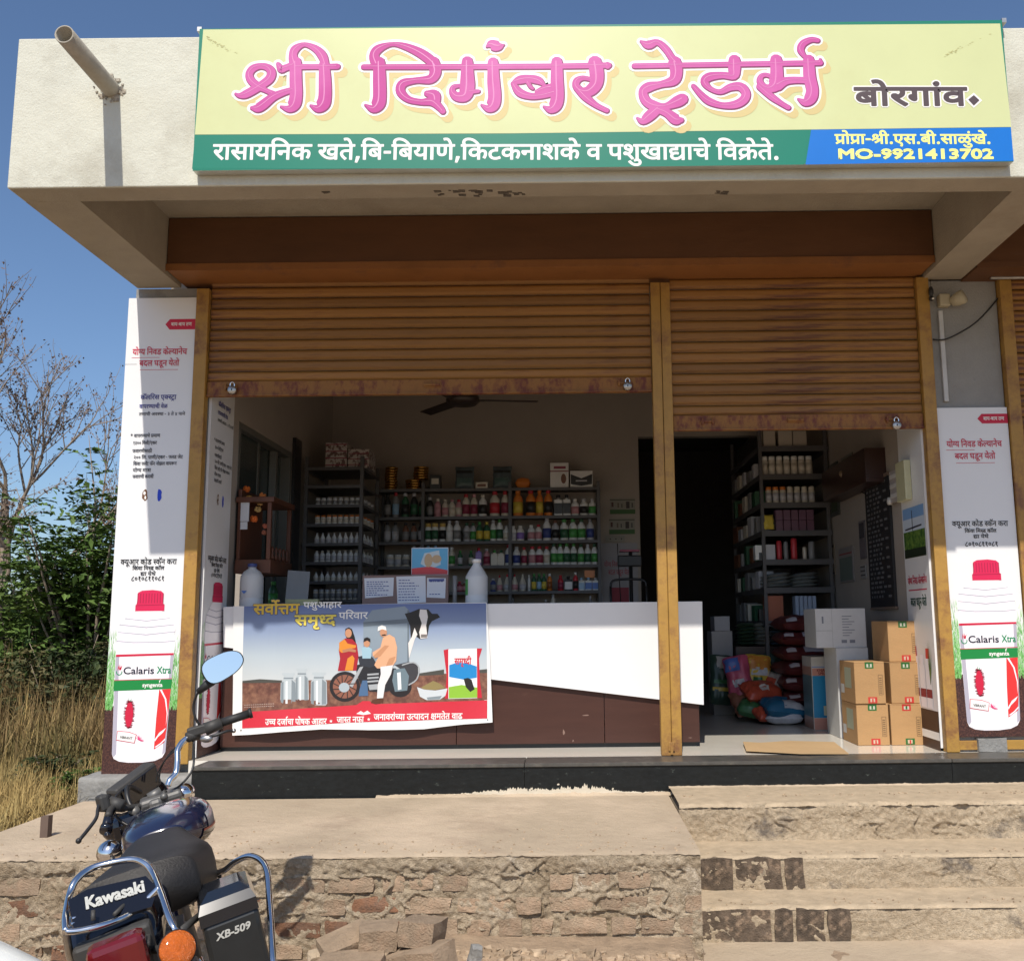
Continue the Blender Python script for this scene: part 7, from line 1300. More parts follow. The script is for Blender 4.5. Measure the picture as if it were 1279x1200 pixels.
for i, (px, py, c, s) in enumerate(((308, 611, (.75, .16, .02), 5.0), (311, 623, (.62, .32, .06), 5.0), (328, 619, (.7, .22, .05), 4.6), (325, 628, (.5, .33, .14), 4.2), (322, 636, (.55, .38, .15), 4.6), (317, 648, (.78, .17, .03), 5.2), (331, 657, (.5, .14, .08), 3.8), (330, 665, (.4, .14, .08), 3.6))):
    p = at(px, py, .70); b = MB(); r_ = s * .0058
    for k_ in range(26):
        a = ff.uniform(0, 6.28); e = ff.uniform(-1, 1); q = Vector((math.cos(a) * math.cos(e), math.sin(a) * math.cos(e), math.sin(e))) * r_ * .6; b.ball(q, r_ * .42, n=4)
    o = b.build('marigold', BC(c, .8), None, fixn=False); o.location = p; tag(o, '%s marigold flower hanging at the shrine' % ('bright orange topmost', 'yellow brown upper left', 'salmon upper right', 'pale yellow middle', 'ochre middle', 'vivid orange lower', 'small red brown', 'lowest red brown')[i], 'flower', 'marigold flowers hung at the shrine')
p = at(300, 651, .60); q = at(311.5, 621, .60)
b = MB(); b.box((0, 0, 0), (q.x - p.x, .01, q.z - p.z)); o = b.build('wall_calendar', F_PAP, None); o.location = (p.x, .60, p.z); tag(o, 'narrow white calendar strip hanging in front of the shrine', 'calendar')
p = at(300, 661, .60); b = MB(); b.box((0, 0, 0), (.05, .01, .055)); o = b.build('small_picture', F_PAP, None); o.location = (p.x, .6, p.z); tag(o, 'tiny white card just below the hanging calendar strip', 'card')
p = at(341, 748, 1.0); bottle((p.x, 1.0, CTZ - .0), .07, .2, 'dkgreen', 'green', 'green', 'green bottle on the counter below the window', None)
b = MB(); p = atx(372, 640, -2.455); o = None
t = thing('wall_poster', 'dim poster with a bottle beside the left rack', 'poster'); b = MB(); b.box((-2.458, 2.19, 1.05), (-2.45, 2.255, 2.25)); b.build('sheet', BC((.13, .11, .11)), t)

# ================================================================ back wall right of the rack
BW = 3.395
def wall_sheet(name, label, cat, px0, py0, px1, py1, parts, Y=BW, m=None):
    a = at(px0, py1, Y); c = at(px1, py0, Y); t = thing(name, label, cat, None, ((a.x + c.x) / 2, Y, a.z)); w_ = (c.x - a.x) / 2; h_ = c.z - a.z
    b = MB(); b.box((-w_, -.004, 0), (w_, 0, h_)); b.build('sheet', m or BC((.30, .29, .25), .7), t)
    for i, (x0, y0, x1, y1, col) in enumerate(parts):
        front(t, 'printed_patch', [R4(-w_ + 2 * w_ * x0, h_ * y0, -w_ + 2 * w_ * x1, h_ * y1)], BC(col, .7), .004, .0006 + i * .0002)
    return t
GRF = [(.0, .0, 1, .28, (.06, .14, .05)), (.06, .45, .14, .75, (.1, .05, .05)), (.3, .4, .36, .7, (.15, .12, .1)), (.45, .4, .5, .65, (.1, .1, .1)), (.64, .35, .78, .78, (.06, .05, .05)), (.86, .4, .92, .7, (.1, .1, .1)), (0, .86, 1, .92, (.1, .11, .08))]
wall_sheet('wall_poster', 'upper of two green edged product posters on the back wall', 'poster', 762, 622, 793, 642, GRF)
wall_sheet('wall_poster', 'lower of two green edged product posters on the back wall', 'poster', 761, 647, 792.5, 667, GRF)
wall_sheet('switch_plate', 'pale switch plate under the two product posters', 'switch', 757, 669, 780, 677, [(.2, .4, .26, .6, (.05, .05, .05)), (.5, .4, .56, .6, (.05, .05, .05)), (.8, .4, .86, .6, (.05, .05, .05))], Y=BW - .02)
t = wall_sheet('wall_poster', 'white poster with red lettering behind the weighing stand', 'poster', 751, 678, 796, 790, [(.25, 0.15, .75, .50, (.30, .05, .07))], m=BC((.34, .33, .35), .7))
F_ = frame((0, -.005, 0), (1, 0, 0), (0, 0, 1)); b = MB(); deva(b, 'p2', F_, 0, .66, .075, .001, .001, align='c', width=.30); deva(b, 'p3', F_, 0, .58, .075, .001, .001, align='c', width=.22); b.build('lettering', BC((.35, .06, .08)), t, fixn=False)
p = at(785, 700, 2.5)
t = thing('weighing_stand', 'black weighing machine on a pole near the dark doorway', 'scale', None, (p.x, 2.5, 0))
b = MB(); b.box((-.10, -.06, p.z - .055), (.12, .06, p.z + .045), bev=.01); b.build('head', M_BLACK, t)
b = MB(); b.box((-.08, -.05, p.z + .08), (.1, .05, p.z + .10), bev=.004); b.build('tray', BC(CO['maroon']), t)
b = MB(); b.tube([(.02, 0, 0.02), (.02, 0, p.z + .08)], .017, 8); b.build('pole', M_BLACK, t)
b = MB(); b.box((-.2, -.15, 0.001), (.2, .15, .04), bev=.01); b.build('base', M_BLACK, t)
b = MB(); b.tube([(-.10, 0, p.z + .16), (-.095, .01, p.z + .02), (-.06, .1, .7)], .004, 6); b.build('cable', M_BLACK, t)
p = at(785, 724, 2.2)
t = thing('chair', 'dark tube framed chair behind the counter near the doorway', 'chair', None, (p.x, 2.2, 0))
for s_ in (-1, 1):
    b = MB(); b.tube(smooth_path([(s_ * .16, .0, .02), (s_ * .16, 0, .5), (s_ * .16, .02, p.z - .06)], 4), .011, 8); b.build('leg', M_BLACK, t)
    b = MB(); b.tube([(s_ * .16, -.38, .005), (s_ * .16, -.36, .46)], .011, 8); b.build('leg', M_BLACK, t)
b = MB(); b.tube(smooth_path([(-.16, .02, p.z - .06), (-.12, .02, p.z), (.12, .02, p.z), (.16, .02, p.z - .06)], 5), .011, 8); b.build('back_rail', M_BLACK, t)
b = MB(); b.box((-.18, -.38, .45), (.18, .0, .49), bev=.01); b.build('seat', BC(CO['maroon']), t); b = MB(); b.box((-.14, .0, .62), (.14, .02, .80), bev=.006); b.build('backrest', BC(CO['maroon']), t)

# ================================================================ right wall
def rwall(name, label, cat, pxa, pya, pxb, pyb, parts, m, th=.008, x=2.398):
    """sheet on the right wall; pxa,pya = far upper corner, pxb,pyb = near lower corner"""
    A = atx(pxa, pya, x); B_ = atx(pxb, pyb, x); w_ = A.y - B_.y; h_ = A.z - B_.z
    t = thing(name, label, cat, None, (x, A.y, B_.z)); b = MB(); b.box((-th, -w_, 0), (-.0005, 0, h_), bev=.001 if th > .005 else 0); b.build('sheet', m, t)
    F_ = frame((-th, 0, 0), (0, -1, 0), (0, 0, 1))
    for i, (x0, y0, x1, y1, col) in enumerate(parts):
        b = MB(); flatpoly(b, R4(w_ * x0, h_ * y0, w_ * x1, h_ * y1), F_, .0008 + i * .0002); b.build('printed_patch', BC(col, .7), t, fixn=False)
    return t, F_, w_, h_
t, F_, w_, h_ = rwall('price_board', 'tall black price board with white handwriting on the right wall', 'board', 1082.5, 607, 1121.5, 757, [], BC((.02, .02, .022), .6), .02)
b = MB(); r = random.Random(6)
for i in range(25):
    y = h_ * (.96 - i * .037); x = w_ * .08
    while x < w_ * .62: l = r.uniform(.02, .07); flatpoly(b, R4(x, y, x + l, y + .018), F_, .001); x += l + r.uniform(.02, .05)
    if i % 2 == 0: flatpoly(b, R4(w_ * .78, y, w_ * .78 + .07, y + .018), F_, .001)
o = b.build('handwriting', BC((.16, .16, .16), .8), t, fixn=False); tag(o, kind='stuff')
b = MB(); b.box((-.024, -w_ - .01, h_), (0, .01, h_ + .025)); b.box((-.024, -w_ - .01, -.02), (0, .01, 0)); b.build('frame', BC((.2, .14, .1)), t)
rwall('wall_poster', 'dark green framed picture high on the right wall', 'picture', 1036, 582, 1050, 642, [(.15, .08, .85, .92, (.05, .07, .04))], BC((.07, .08, .07)), .012)
rwall('wall_poster', 'small green picture just below the hanging shelf', 'picture', 1051, 573, 1067, 597, [(.1, .1, .9, .9, (.10, .13, .07))], BC((.16, .17, .14)))
rwall('wall_poster', 'pale green printed sheet low on the right wall', 'poster', 1048, 686, 1068, 726, [(.06, .06, .94, .72, (.14, .18, .16)), (.06, .80, .94, .84, (.3, .08, .08))], BC((.28, .26, .25)))
rwall('wall_poster', 'narrow paper scroll left of the pale green sheet', 'scroll', 1036, 681, 1044.5, 717, [(.1, .9, .9, .97, (.05, .04, .04)), (.1, .02, .9, .08, (.05, .04, .04))], BC((.26, .21, .15)))
rwall('wall_poster', 'grey calendar sheet beside the black price board', 'calendar', 1073, 652, 1083, 697, [(.1, .55, .9, .95, (.06, .06, .07))], BC((.15, .14, .15)))
rwall('wall_paper', 'small white note with writing left of the price board foot', 'note', 1075, 706, 1083, 722, [(.1, .2, .9, .3, (.1, .1, .1)), (.1, .5, .9, .6, (.1, .1, .1)), (.1, .8, .9, .9, (.1, .1, .1))], BC((.34, .32, .3)))
A = at(1088, 601, .78); zt_ = A.z + .30
t = thing('wall_shelf', 'dark brown wedge shaped shelf hung high on the right wall', 'shelf'); b = MB(); b.prism([(0, 0), (0, .30), (-1.28, .34), (-1.28, .05)], frame((2.40, .78, A.z), (0, -1, 0), (0, 0, 1)), .155)
b = MB(); b.box((2.24, .80, A.z), (2.398, 2.05, A.z + .025)); b.build('board', BC((.045, .02, .015)), t); b = MB(); b.box((2.24, .80, A.z + .026), (2.262, 2.05, A.z + .26)); b.build('front_board', BC((.04, .018, .014)), t)
b = MB(); b.box((2.262, .80, A.z + .026), (2.398, .822, A.z + .26)); b.build('end_board', BC((.045, .02, .015)), t)
b = MB(); b.ball((2.25, 1.45, A.z + .16), .03, n=6); b.build('ornament', BC((.2, .14, .09)), t)
t = thing('switch_box', 'yellowed plastic switch box on the right wall near the post', 'switch box'); a0 = atx(1112, 600, 2.38); 
zA, zB = atx(1125, 578, 2.36).z, atx(1125, 628, 2.36).z; yA, yB = atx(1112.5, 600, 2.36).y, atx(1135.5, 600, 2.36).y
b = MB(); b.box((2.33, yB, zB), (2.377, (yA + yB) / 2 - .005, zA), bev=.006); b.build('cover', BC((.55, .53, .33)), t); b = MB(); b.box((2.35, (yA + yB) / 2, zB + .02), (2.377, yA, zA - .03), bev=.004); b.build('switch_panel', BC((.42, .38, .36)), t)
for i in range(3): b = MB(); b.box((2.343, (yA + yB) / 2 + .02, zB + .05 + i * .07), (2.349, yA - .02, zB + .08 + i * .07)); b.build('switch', BC((.6, .58, .55)), t)
b = MB(); b.lathe([(.001, 0), (.03, 0), (.028, .03), (.001, .035)], Matrix.Translation((2.37, yA + .03, zB + .04)) @ Matrix.Rotation(R(-90), 4, 'Y'), n=14); b.build('round_socket', BC((.62, .6, .56)), t)
b = MB(); b.tube(smooth_path([tuple(atx(1069, 570, 2.39)), tuple(atx(1070, 600, 2.385)), tuple(atx(1074, 612, 2.38)), tuple(atx(1082, 617, 2.38))], 4), .006, 6); o = b.build('cable', M_BLACK, None); tag(o, 'thin black cable hanging from the wall shelf to the price board', 'cable')

# ================================================================ goods on the floor
def print_side(t, w_, d_, h_, polys, m, name='printed_side'):
    b = MB(); F_ = frame((-w_, 0, 0), (0, -1, 0), (0, 0, 1))
    for k_, p in enumerate(polys): flatpoly(b, p, F_, .0008 + k_ * 2e-5)
    return b.build(name, m, t, fixn=False)
PR_G = BC((.03, .13, .03)); PR_R = BC((.5, .04, .03)); PR_K = BC((.16, .10, .05)); PR_L = BC((.40, .42, .30))
cy0 = atz(1090, 931, 0).y
boxes = [('lower left', 1072, 1112, 931, 879), ('upper left', 1069, 1107, 878, 825.5), ('lower right', 1114.5, 1155.5, 931.5, 880), ('middle right', 1114, 1153.5, 879, 827), ('topmost right', 1111, 1149, 826, 775)]
zl = 0; zs = {'l': 0, 'r': 0}
for n, (nm, a, c, yb, yt) in enumerate(boxes):
    left = 'left' in nm; kk = 'l' if left else 'r'; yy = cy0 + (.004, -.006, .0, .012, .03)[n]
    x0, x1 = at(a, yb, yy).x, at(c, yb, yy).x; h = at(a, yt, yy).z - at(a, yb, yy).z; z0 = zs[kk]
    t, w_, d_, h_ = carton('cardboard_box', '%s brown taped carton in the stack by the right post' % nm, 'carton', x0, x1, yy, yy + .36, z0 + .001, z0 + h, M_CARD, 'brown cartons stacked by the right post', bev=.003)
    zs[kk] = z0 + h + .001
    front(t, 'tape_logo', [R4(-.03, h_ - .045, .03, h_ - .001), R4(-.022, h_ - .038, .022, h_ - .008)][:1], PR_G if n != 2 else PR_R, d_); front(t, 'tape_logo_centre', [R4(-.018, h_ - .036, .018, h_ - .014)], BC((.5, .5, .4)), d_, .0012); front(t, 'tape_logo_mark', [R4(-.006, h_ - .034, .006, h_ - .012)], PR_G, d_, .0018)
    front(t, 'tape_logo', [R4(-.028 + .01, .004, .034 + .01, .045)], PR_R if n != 2 else PR_G, d_); front(t, 'tape_logo_centre', [R4(-.014 + .01, .012, .018 + .01, .036)], BC((.55, .42, .3)), d_, .0012); front(t, 'tape_logo_mark', [R4(-.002 + .01, .008, .008 + .01, .034)], PR_R, d_, .0018)
    x_ = w_ * .55; fr_ = [R4(x_, h_ * .22, x_ + .003, h_ * .68), R4(x_ + .028, h_ * .22, x_ + .031, h_ * .68), R4(x_, h_ * .68, x_ + .031, h_ * .69), R4(x_, h_ * .21, x_ + .031, h_ * .22)] + [R4(x_ + .006, h_ * (.25 + .05 * q), x_ + .024, h_ * (.27 + .05 * q)) for q in range(8)]
    front(t, 'printed_frame', fr_, PR_K, d_)
    front(t, 'flap_seam', [R4(-w_ + .002, h_ - .006, w_ - .002, h_ - .0045)], M_TAPE, d_)
    if left: print_side(t, w_, d_, h_, [R4(-.06, h_ * .35, .10, h_ * .85)], PR_L, 'printed_label'); print_side(t, w_, d_, h_, [R4(-.16, h_ * .2, -.08, h_ * .42)], BC((.6, .6, .58)), 'sticker')
# flattened carton on the threshold
pts = [(928, 928), (932, 938), (1000, 941), (1060, 940), (1042, 927), (985, 926.5), (950, 929)]
w3 = [atz(x, y, .012) for x, y in pts]; b = MB(); n_ = len(w3)
vs = [(v.x, v.y, .004 + .016 * abs(math.sin(v.x * 9))) for v in w3]; vs2 = [(x, y, z + .005) for x, y, z in vs]
b.add(vs + vs2, [tuple(range(n_))[::-1], tuple(range(n_, 2 * n_))] + [(i, (i + 1) % n_, n_ + (i + 1) % n_, n_ + i) for i in range(n_)]); o = b.build('cardboard_sheet', mat('flat_card', (.46, .31, .16), .85, var=.08, vs=3), None); tag(o, 'torn flattened cardboard sheet lying on the doorstep', 'cardboard')
# sprayer carton
sy = atz(1025, 912, 0).y
x0, x1 = at(1017, 910, sy).x, at(1048, 910, sy).x; h = at(1017, 820, sy).z
t, w_, d_, h_ = carton('sprayer_carton', 'tall sprayer carton with a blue picture beside the brown cartons', 'carton', x0 - .0, x1 + .05, sy, sy + .30, .001, h, BC((.50, .48, .44), .6), rz=.0)
front(t, 'printed_blue', [R4(-w_ + .004, h_ * .17, w_, h_ * .74)], BC((.02, .22, .42)), d_); front(t, 'printed_salmon', [R4(-w_ + .004, h_ * .74, w_, h_ * .84), R4(-w_ + .004, 0.004, w_, h_ * .165)], BC((.52, .24, .18)), d_)
front(t, 'printed_sprayer', [[(.0, h_ * .25), (.09, h_ * .25), (.09, h_ * .52), (.06, h_ * .60), (.02, h_ * .60), (.0, h_ * .5)], R4(.02, h_ * .60, .04, h_ * .67)], BC((.01, .09, .30)), d_, .0014); front(t, 'printed_label', [R4(-.04, h_ * .2, .05, h_ * .33)], BC((.5, .5, .36)), d_, .0020); front(t, 'printed_rule', [R4(-w_ + .004, h_ * .855, w_, h_ * .865)], BC(CO['blue']), d_)
b = MB(); F_ = frame((0, -d_, 0), (1, 0, 0), (0, 0, 1)); ltext(b, 'KNAPSACK', F_, -w_ + .04, h_ * .795, .03, .0016, .0006); ltext(b, 'SPRAYER', F_, -w_ + .05, h_ * .75, .03, .0016, .0006); b.build('lettering', BC((.2, .03, .03)), t, fixn=False)
print_side(t, w_, d_, h_, [R4(-d_ + .003, h_ * .17, d_ - .003, h_ * .74)], BC((.06, .16, .20)), 'printed_side'); [print_side(t, w_, d_, h_, [q], BC((.40, .22, .17)), 'printed_side') for q in (R4(-d_ + .003, h_ * .74, d_ - .003, h_ * .86), R4(-d_ + .003, .004, d_ - .003, h_ * .165))]
# white cartons behind
wy = cy0 + .42
for nm, a, c, yb, yt, yo in (('pale carton with printed side behind the brown cartons, lower', 1045, 1085, 826, 809, .0), ('large white carton resting on the others behind the brown stack', 1021, 1084, 809, 760, .02)):
    x0, x1 = at(a, yb, wy).x, at(c, yb, wy).x
    z0, z1 = at(a, yb, wy).z, at(a, yt, wy).z
    if yo == 0: z0 = .001
    else: z0 = zprev + .001
    zprev = z1
    t, w_, d_, h_ = carton('white_carton', nm, 'carton', x0, x1, wy + yo, wy + yo + .35, z0, z1, BC((.50, .50, .49), .6), 'white cartons behind the brown stack')
    if yo:
        front(t, 'printed_text', [R4(-w_ * .05 + .02, h_ * (.3 + .07 * q), w_ * .55 * (.6 + .4 * ((q * 7) % 3) / 2), h_ * (.32 + .07 * q)) for q in range(8)] + [R4(.0, h_ * .12, .04, h_ * .2), R4(.06, h_ * .12, .1, h_ * .2), R4(-w_ * .75, h_ * .62, -w_ * .68, h_ * .8)], BC((.16, .17, .2)), d_); front(t, 'printed_rule', [R4(-w_, h_ * .43, -w_ * .35, h_ * .44), R4(-w_ * .35, 0, -w_ * .34, h_)], BC((.25, .25, .24)), d_, .0012)
# maroon sacks stacked behind the sprayer carton
M_MAR = mat('maroon_sack', (.115, .022, .022), .45, var=.2, vs=8); W_S = BC((.42, .40, .43), .5)
sx_ = at(1000, 850, 1.75).x
for i in range(7):
    cushion('seed_sack', '%s maroon sack with white panel in the pile behind the sprayer carton' % ('lowest', 'second', 'third', 'fourth', 'fifth', 'sixth', 'topmost')[i], 'sack', (sx_ + .06, 1.95 + (i % 2) * .02, .002 + i * .125), .42, .55, .135, (0, 0, R((-4, 3, -2, 5, 0, -3, 2)[i])), M_MAR, 20 + i, group='maroon sacks piled by the right rack', n=12,
            panels=(('printed_panel', -.1, -.985, .7, -.70, 1, W_S), ('printed_flower', -.85, -.98, -.45, -.80, 1, BC((.5, .45, .45)))))
# colourful bags heaped in the doorway
def col(c): return mat('bag_' + '_'.join('%02d' % int(v * 99) for v in c), c, .35, var=.25, vs=5, bump=.3, bs=14)
cB = (.02, .13, .24); cR = (.50, .08, .04); cY = (.60, .42, .05); cP = (.45, .08, .14); cW = (.5, .5, .52); cG = (.05, .16, .06); cD = (.03, .06, .04)
def heap(name, label, px, py, Y, L, W_, H, rot, c, seed, panels=(), pinch=.1, zmin=None):
    p = at(px, py, Y); return cushion(name, label, 'bag', (p.x, Y, max(p.z, .003)), L, W_, H, rot, col(c), seed, group='coloured seed bags heaped on the shop floor', n=14, pinch=pinch, panels=panels, wr=.02)
gy = atz(980, 906, 0).y
heap('seed_bag', 'blue bag with a white foot slumped at the front of the heap', 976, 896, gy + .12, .36, .26, .16, (R(12), R(8), R(10)), cB, 31, (('printed_panel', -.2, -.95, .9, -.2, 1, col(cW)),))
heap('seed_bag', 'white lower bag under the blue one in front of the heap', 978, 903, gy + .10, .30, .22, .11, (R(4), 0, R(-6)), cW, 39, (('printed_panel', -.9, -.95, -.5, .5, 1, col(cB)),))
heap('seed_bag', 'orange red bag lying across the middle of the heap', 948, 872, gy + .35, .34, .24, .14, (R(30), 0, R(20)), cR, 32, (('printed_panel', -.3, -.7, .2, -.2, 1, col((.6, .55, .5))),))
heap('seed_bag', 'yellow and orange bag standing up behind the red one', 944, 843, gy + .55, .24, .36, .10, (R(78), R(6), R(12)), cY, 33, (('printed_panel', -.9, .2, .9, .9, 1, col((.55, .22, .04))), ('printed_label', -.7, -.1, .7, .3, 1, col(cW)), ('printed_green', -.6, -.5, .2, -.2, 1, col(cG))))
heap('seed_bag', 'pink bag with a blue corner standing left of the yellow one', 924, 850, gy + .50, .22, .44, .12, (R(80), R(-10), R(-14)), cP, 34, (('printed_corner', -.9, .35, .3, .9, 1, col((.06, .12, .35))), ('printed_label', -.5, -.3, .5, 0, 1, col(cW))))
heap('seed_bag', 'dark green bag at the left edge of the heap', 899, 850, gy + .75, .22, .46, .13, (R(78), R(5), R(8)), cD, 35, (('printed_stripe', -.8, -.5, .8, -.35, 1, col(cY)), ('printed_stripe', -.8, -.2, .8, -.05, 1, col(cG)), ('printed_top', -.5, .4, .6, .9, 1, col((.42, .38, .32)))))
heap('seed_bag', 'green crumpled bag at the foot of the pink one', 938, 893, gy + .28, .22, .2, .13, (R(20), R(10), R(-20)), cG, 36)
heap('seed_bag', 'small orange bag on the floor left of the blue bag', 951, 898, gy + .12, .14, .14, .10, (R(30), 0, R(30)), cR, 37)
heap('seed_bag', 'white and red bag wedged right of the yellow one', 965, 862, gy + .5, .2, .3, .1, (R(60), R(12), R(-25)), (.42, .36, .30), 38, (('printed_panel', -.6, -.2, .3, .5, 1, col(cR)),))
heap('seed_bag', 'brown bag half hidden below the pink one', 928, 882, gy + .4, .2, .26, .1, (R(50), R(-12), R(10)), (.25, .10, .06), 41)
heap('seed_bag', 'very dark green bag behind the white and red one', 972, 838, gy + .8, .26, .36, .12, (R(75), 0, R(-10)), cD, 42)
dr = random.Random(12)
for i in range(18):
    px = 932 + (i % 3) * 20; row_ = i // 3; p = at(px, 806, gy + .95)
    cushion('flat_pouch', '%s %s pouch from the bottom in the %s pile behind the heap' % (ORD[row_] if row_ else 'lowest', ('green', 'grey', 'blue white')[i % 3], ('left', 'middle', 'right')[i % 3]), 'pouch', (p.x, gy + .95, .62 + row_ * .034), .17, .22, .036, (0, R(dr.uniform(-6, 6)), R(dr.uniform(-12, 12))), col(((.05, .09, .05), (.24, .25, .22), (.18, .24, .28))[i % 3]), i, group='pouches piled behind the heap', n=6)
b = MB(); p0 = at(922, 806, gy + .8); p1 = at(986, 806, gy + .8); b.box((p0.x - .02, gy + .78, .001), (p1.x, gy + 1.15, .615)); o = b.build('low_cabinet', BC((.05, .03, .025)), None); tag(o, 'low dark cabinet under the pouch piles behind the heap', 'cabinet')
# pale cartons left of the heap
q0 = gy + .9
za = at(900, 815, q0).z; zb_ = at(900, 788, q0).z; zc_ = at(900, 769.5, q0).z
x0, x1 = at(889, 800, q0).x, at(915, 800, q0).x
carton('pale_carton', 'lower pale carton standing left of the seed bags', 'carton', x0, x1, q0, q0 + .3, .001, zb_, BC((.28, .26, .25)), 'pale cartons left of the bags')
carton('pale_carton', 'upper pale carton standing left of the seed bags', 'carton', x0 + .03, x1 - .02, q0, q0 + .26, zb_ + .001, zc_, BC((.30, .29, .30)), 'pale cartons left of the bags')

# ================================================================ bits on the right pillar
p = at(1178, 378, -.02)
t = thing('security_camera', 'cream security camera bracket near the top of the right pillar', 'camera', None, tuple(p))
M_CREAM = mat('cream_plastic', (.42, .38, .27), .5)
b = MB(); b.box((-.045, -.06, -.04), (.03, -.0, .045), bev=.008); b.build('bracket', M_CREAM, t)
b = MB(); b.lathe([(.001, -.02), (.03, -.018), (.045, .02), (.05, .06), (.045, .075), (.001, .078)], Matrix.Translation((.05, -.06, -.01)) @ Matrix.Rotation(R(70), 4, 'Y') @ Matrix.Rotation(R(40), 4, 'X'), n=18); b.build('lamp_body', M_CREAM, t)
p = at(1163, 366, -.09)
t = thing('insect_ornament', 'small black hanging charm with pale spots beside the camera bracket', 'charm', None, tuple(p))
b = MB(); b.ball((0, 0, .01), .022, n=8, sc_=(.8, .6, 1.7)); b.ball((0, 0, -.04), .018, n=8); b.build('body', M_BLACK, t); b = MB(); b.ball((.004, -.018, -.045), .008, n=6); b.build('spot', BC(CO['white']), t); b = MB(); b.tube([(0, 0, .04), (0, 0, .10)], .0015, 5); b.build('thread', M_BLACK, t)
a = at(1174, 389, -.02); c = at(1181, 502, -.02)
b = MB(); b.box((a.x - .018, -.04, c.z), (a.x + .012, -.0165, a.z), bev=.002); o = b.build('cable_duct', mat('white_duct', (.55, .56, .56), .5), None); tag(o, 'white vertical cable duct on the right pillar above the poster', 'cable duct')
pts = [at(1165, 424, -.03), at(1180, 424, -.06), at(1200, 415, -.06), at(1222, 400, -.05), at(1248, 371, -.03), at(1279, 330, -.05), at(1300, 300, -.2)]
b = MB(); b.tube(smooth_path([tuple(v) for v in pts], 5), .0055, 6); o = b.build('cable', M_BLACK, None); tag(o, 'black cable sagging across the right pillar to the next shop', 'cable')
b = MB(); b.tube([tuple(at(1237, 347, -.1)), (3.9, -.1, at(1237, 347, -.1).z)], .014, 8); o = b.build('steel_pipe', M_STEEL, None); tag(o, 'thin pipe under the neighbouring shutter hood', 'pipe')
# ================================================================ motorcycle
def K(cx, cy, d): return at(40 + cx / 4.126, 960 + cy / 4.125, d - CAMD)
def J(cx, cy, d): return at(40 + cx / 4.126, 780 + cy / 4.126, d - CAMD)
bf = Vector((-.38, .925, 0)).normalized(); LEAN = R(15)
br = Vector((bf.y * math.cos(LEAN), -bf.x * math.cos(LEAN), math.sin(LEAN))); bu = br.cross(bf).normalized()
tailp = K(450, 850, 2.4)
O_ = tailp + bf * .22; O_ = O_ - bu * ((O_.z + .70) / bu.z)
BL = Matrix((br, bf, bu)).transposed().to_4x4(); BL.translation = O_
bike = thing('motorcycle', 'black motorcycle seen from behind with chrome tail guard and black side box, leaning left', 'motorcycle')
L_ = lambda x, y, z: BL @ Vector((x, y, z))
M_GLOSS = mat('gloss_black_paint', (.008, .009, .014), .12, var=0, coat=.6); M_NAVY = mat('navy_tank_paint', (.012, .016, .045), .14, var=0, coat=.7)
M_SEAT = mat('seat_vinyl', (.017, .015, .014), .5, var=.15, vs=10, bump=.25, bs=160); M_RUB = mat('rubber', (.02, .02, .02), .6, var=.1); M_DUST = mat('dusty_black', (.045, .043, .040), .6, var=.2, vs=12)
M_CAST = mat('cast_grey', (.16, .155, .145), .5, metal=.5, var=.2, vs=18)
def loft(sec, e=.6, n=20, closed=True):
    """sec: (centre, half width, half height) lofted with the lean of the bike"""
    vs = []
    for c, hw, hh in sec:
        for k_ in range(n):
            a = 2 * math.pi * k_ / n; ca, sa = math.cos(a), math.sin(a)
            vs.append(Vector(c) + br * hw * math.copysign(abs(ca) ** e, ca) + bu * hh * math.copysign(abs(sa) ** e, sa))
    m_ = len(sec); fs = [(i * n + k_, i * n + (k_ + 1) % n, (i + 1) * n + (k_ + 1) % n, (i + 1) * n + k_) for i in range(m_ - 1) for k_ in range(n)]
    fs += [tuple(range(n))[::-1], tuple((m_ - 1) * n + k_ for k_ in range(n))]
    b = MB(); b.add(vs, fs, True); return b
def dense(sec, k_=5):
    P = smooth_path([(*c, w_, h_) for c, w_, h_ in sec], k_); return [(Vector(p[:3]), max(p[3], .002), max(p[4], .002)) for p in P]
def part(name, b, m): return b.build(name, m, bike)
def tub(name, pts, r_, m, n=10, k_=5): b = MB(); b.tube(smooth_path([tuple(p) for p in pts], k_), r_, n); return part(name, b, m)
def obox(b, c, sx_, sy_, sz_, bev=.006, tw=0):
    M_ = Matrix.Translation(c) @ BL.to_3x3().to_4x4() @ Matrix.Rotation(tw, 4, 'Z'); return b.box((-sx_ / 2, -sy_ / 2, -sz_ / 2), (sx_ / 2, sy_ / 2, sz_ / 2), M_, bev=bev)
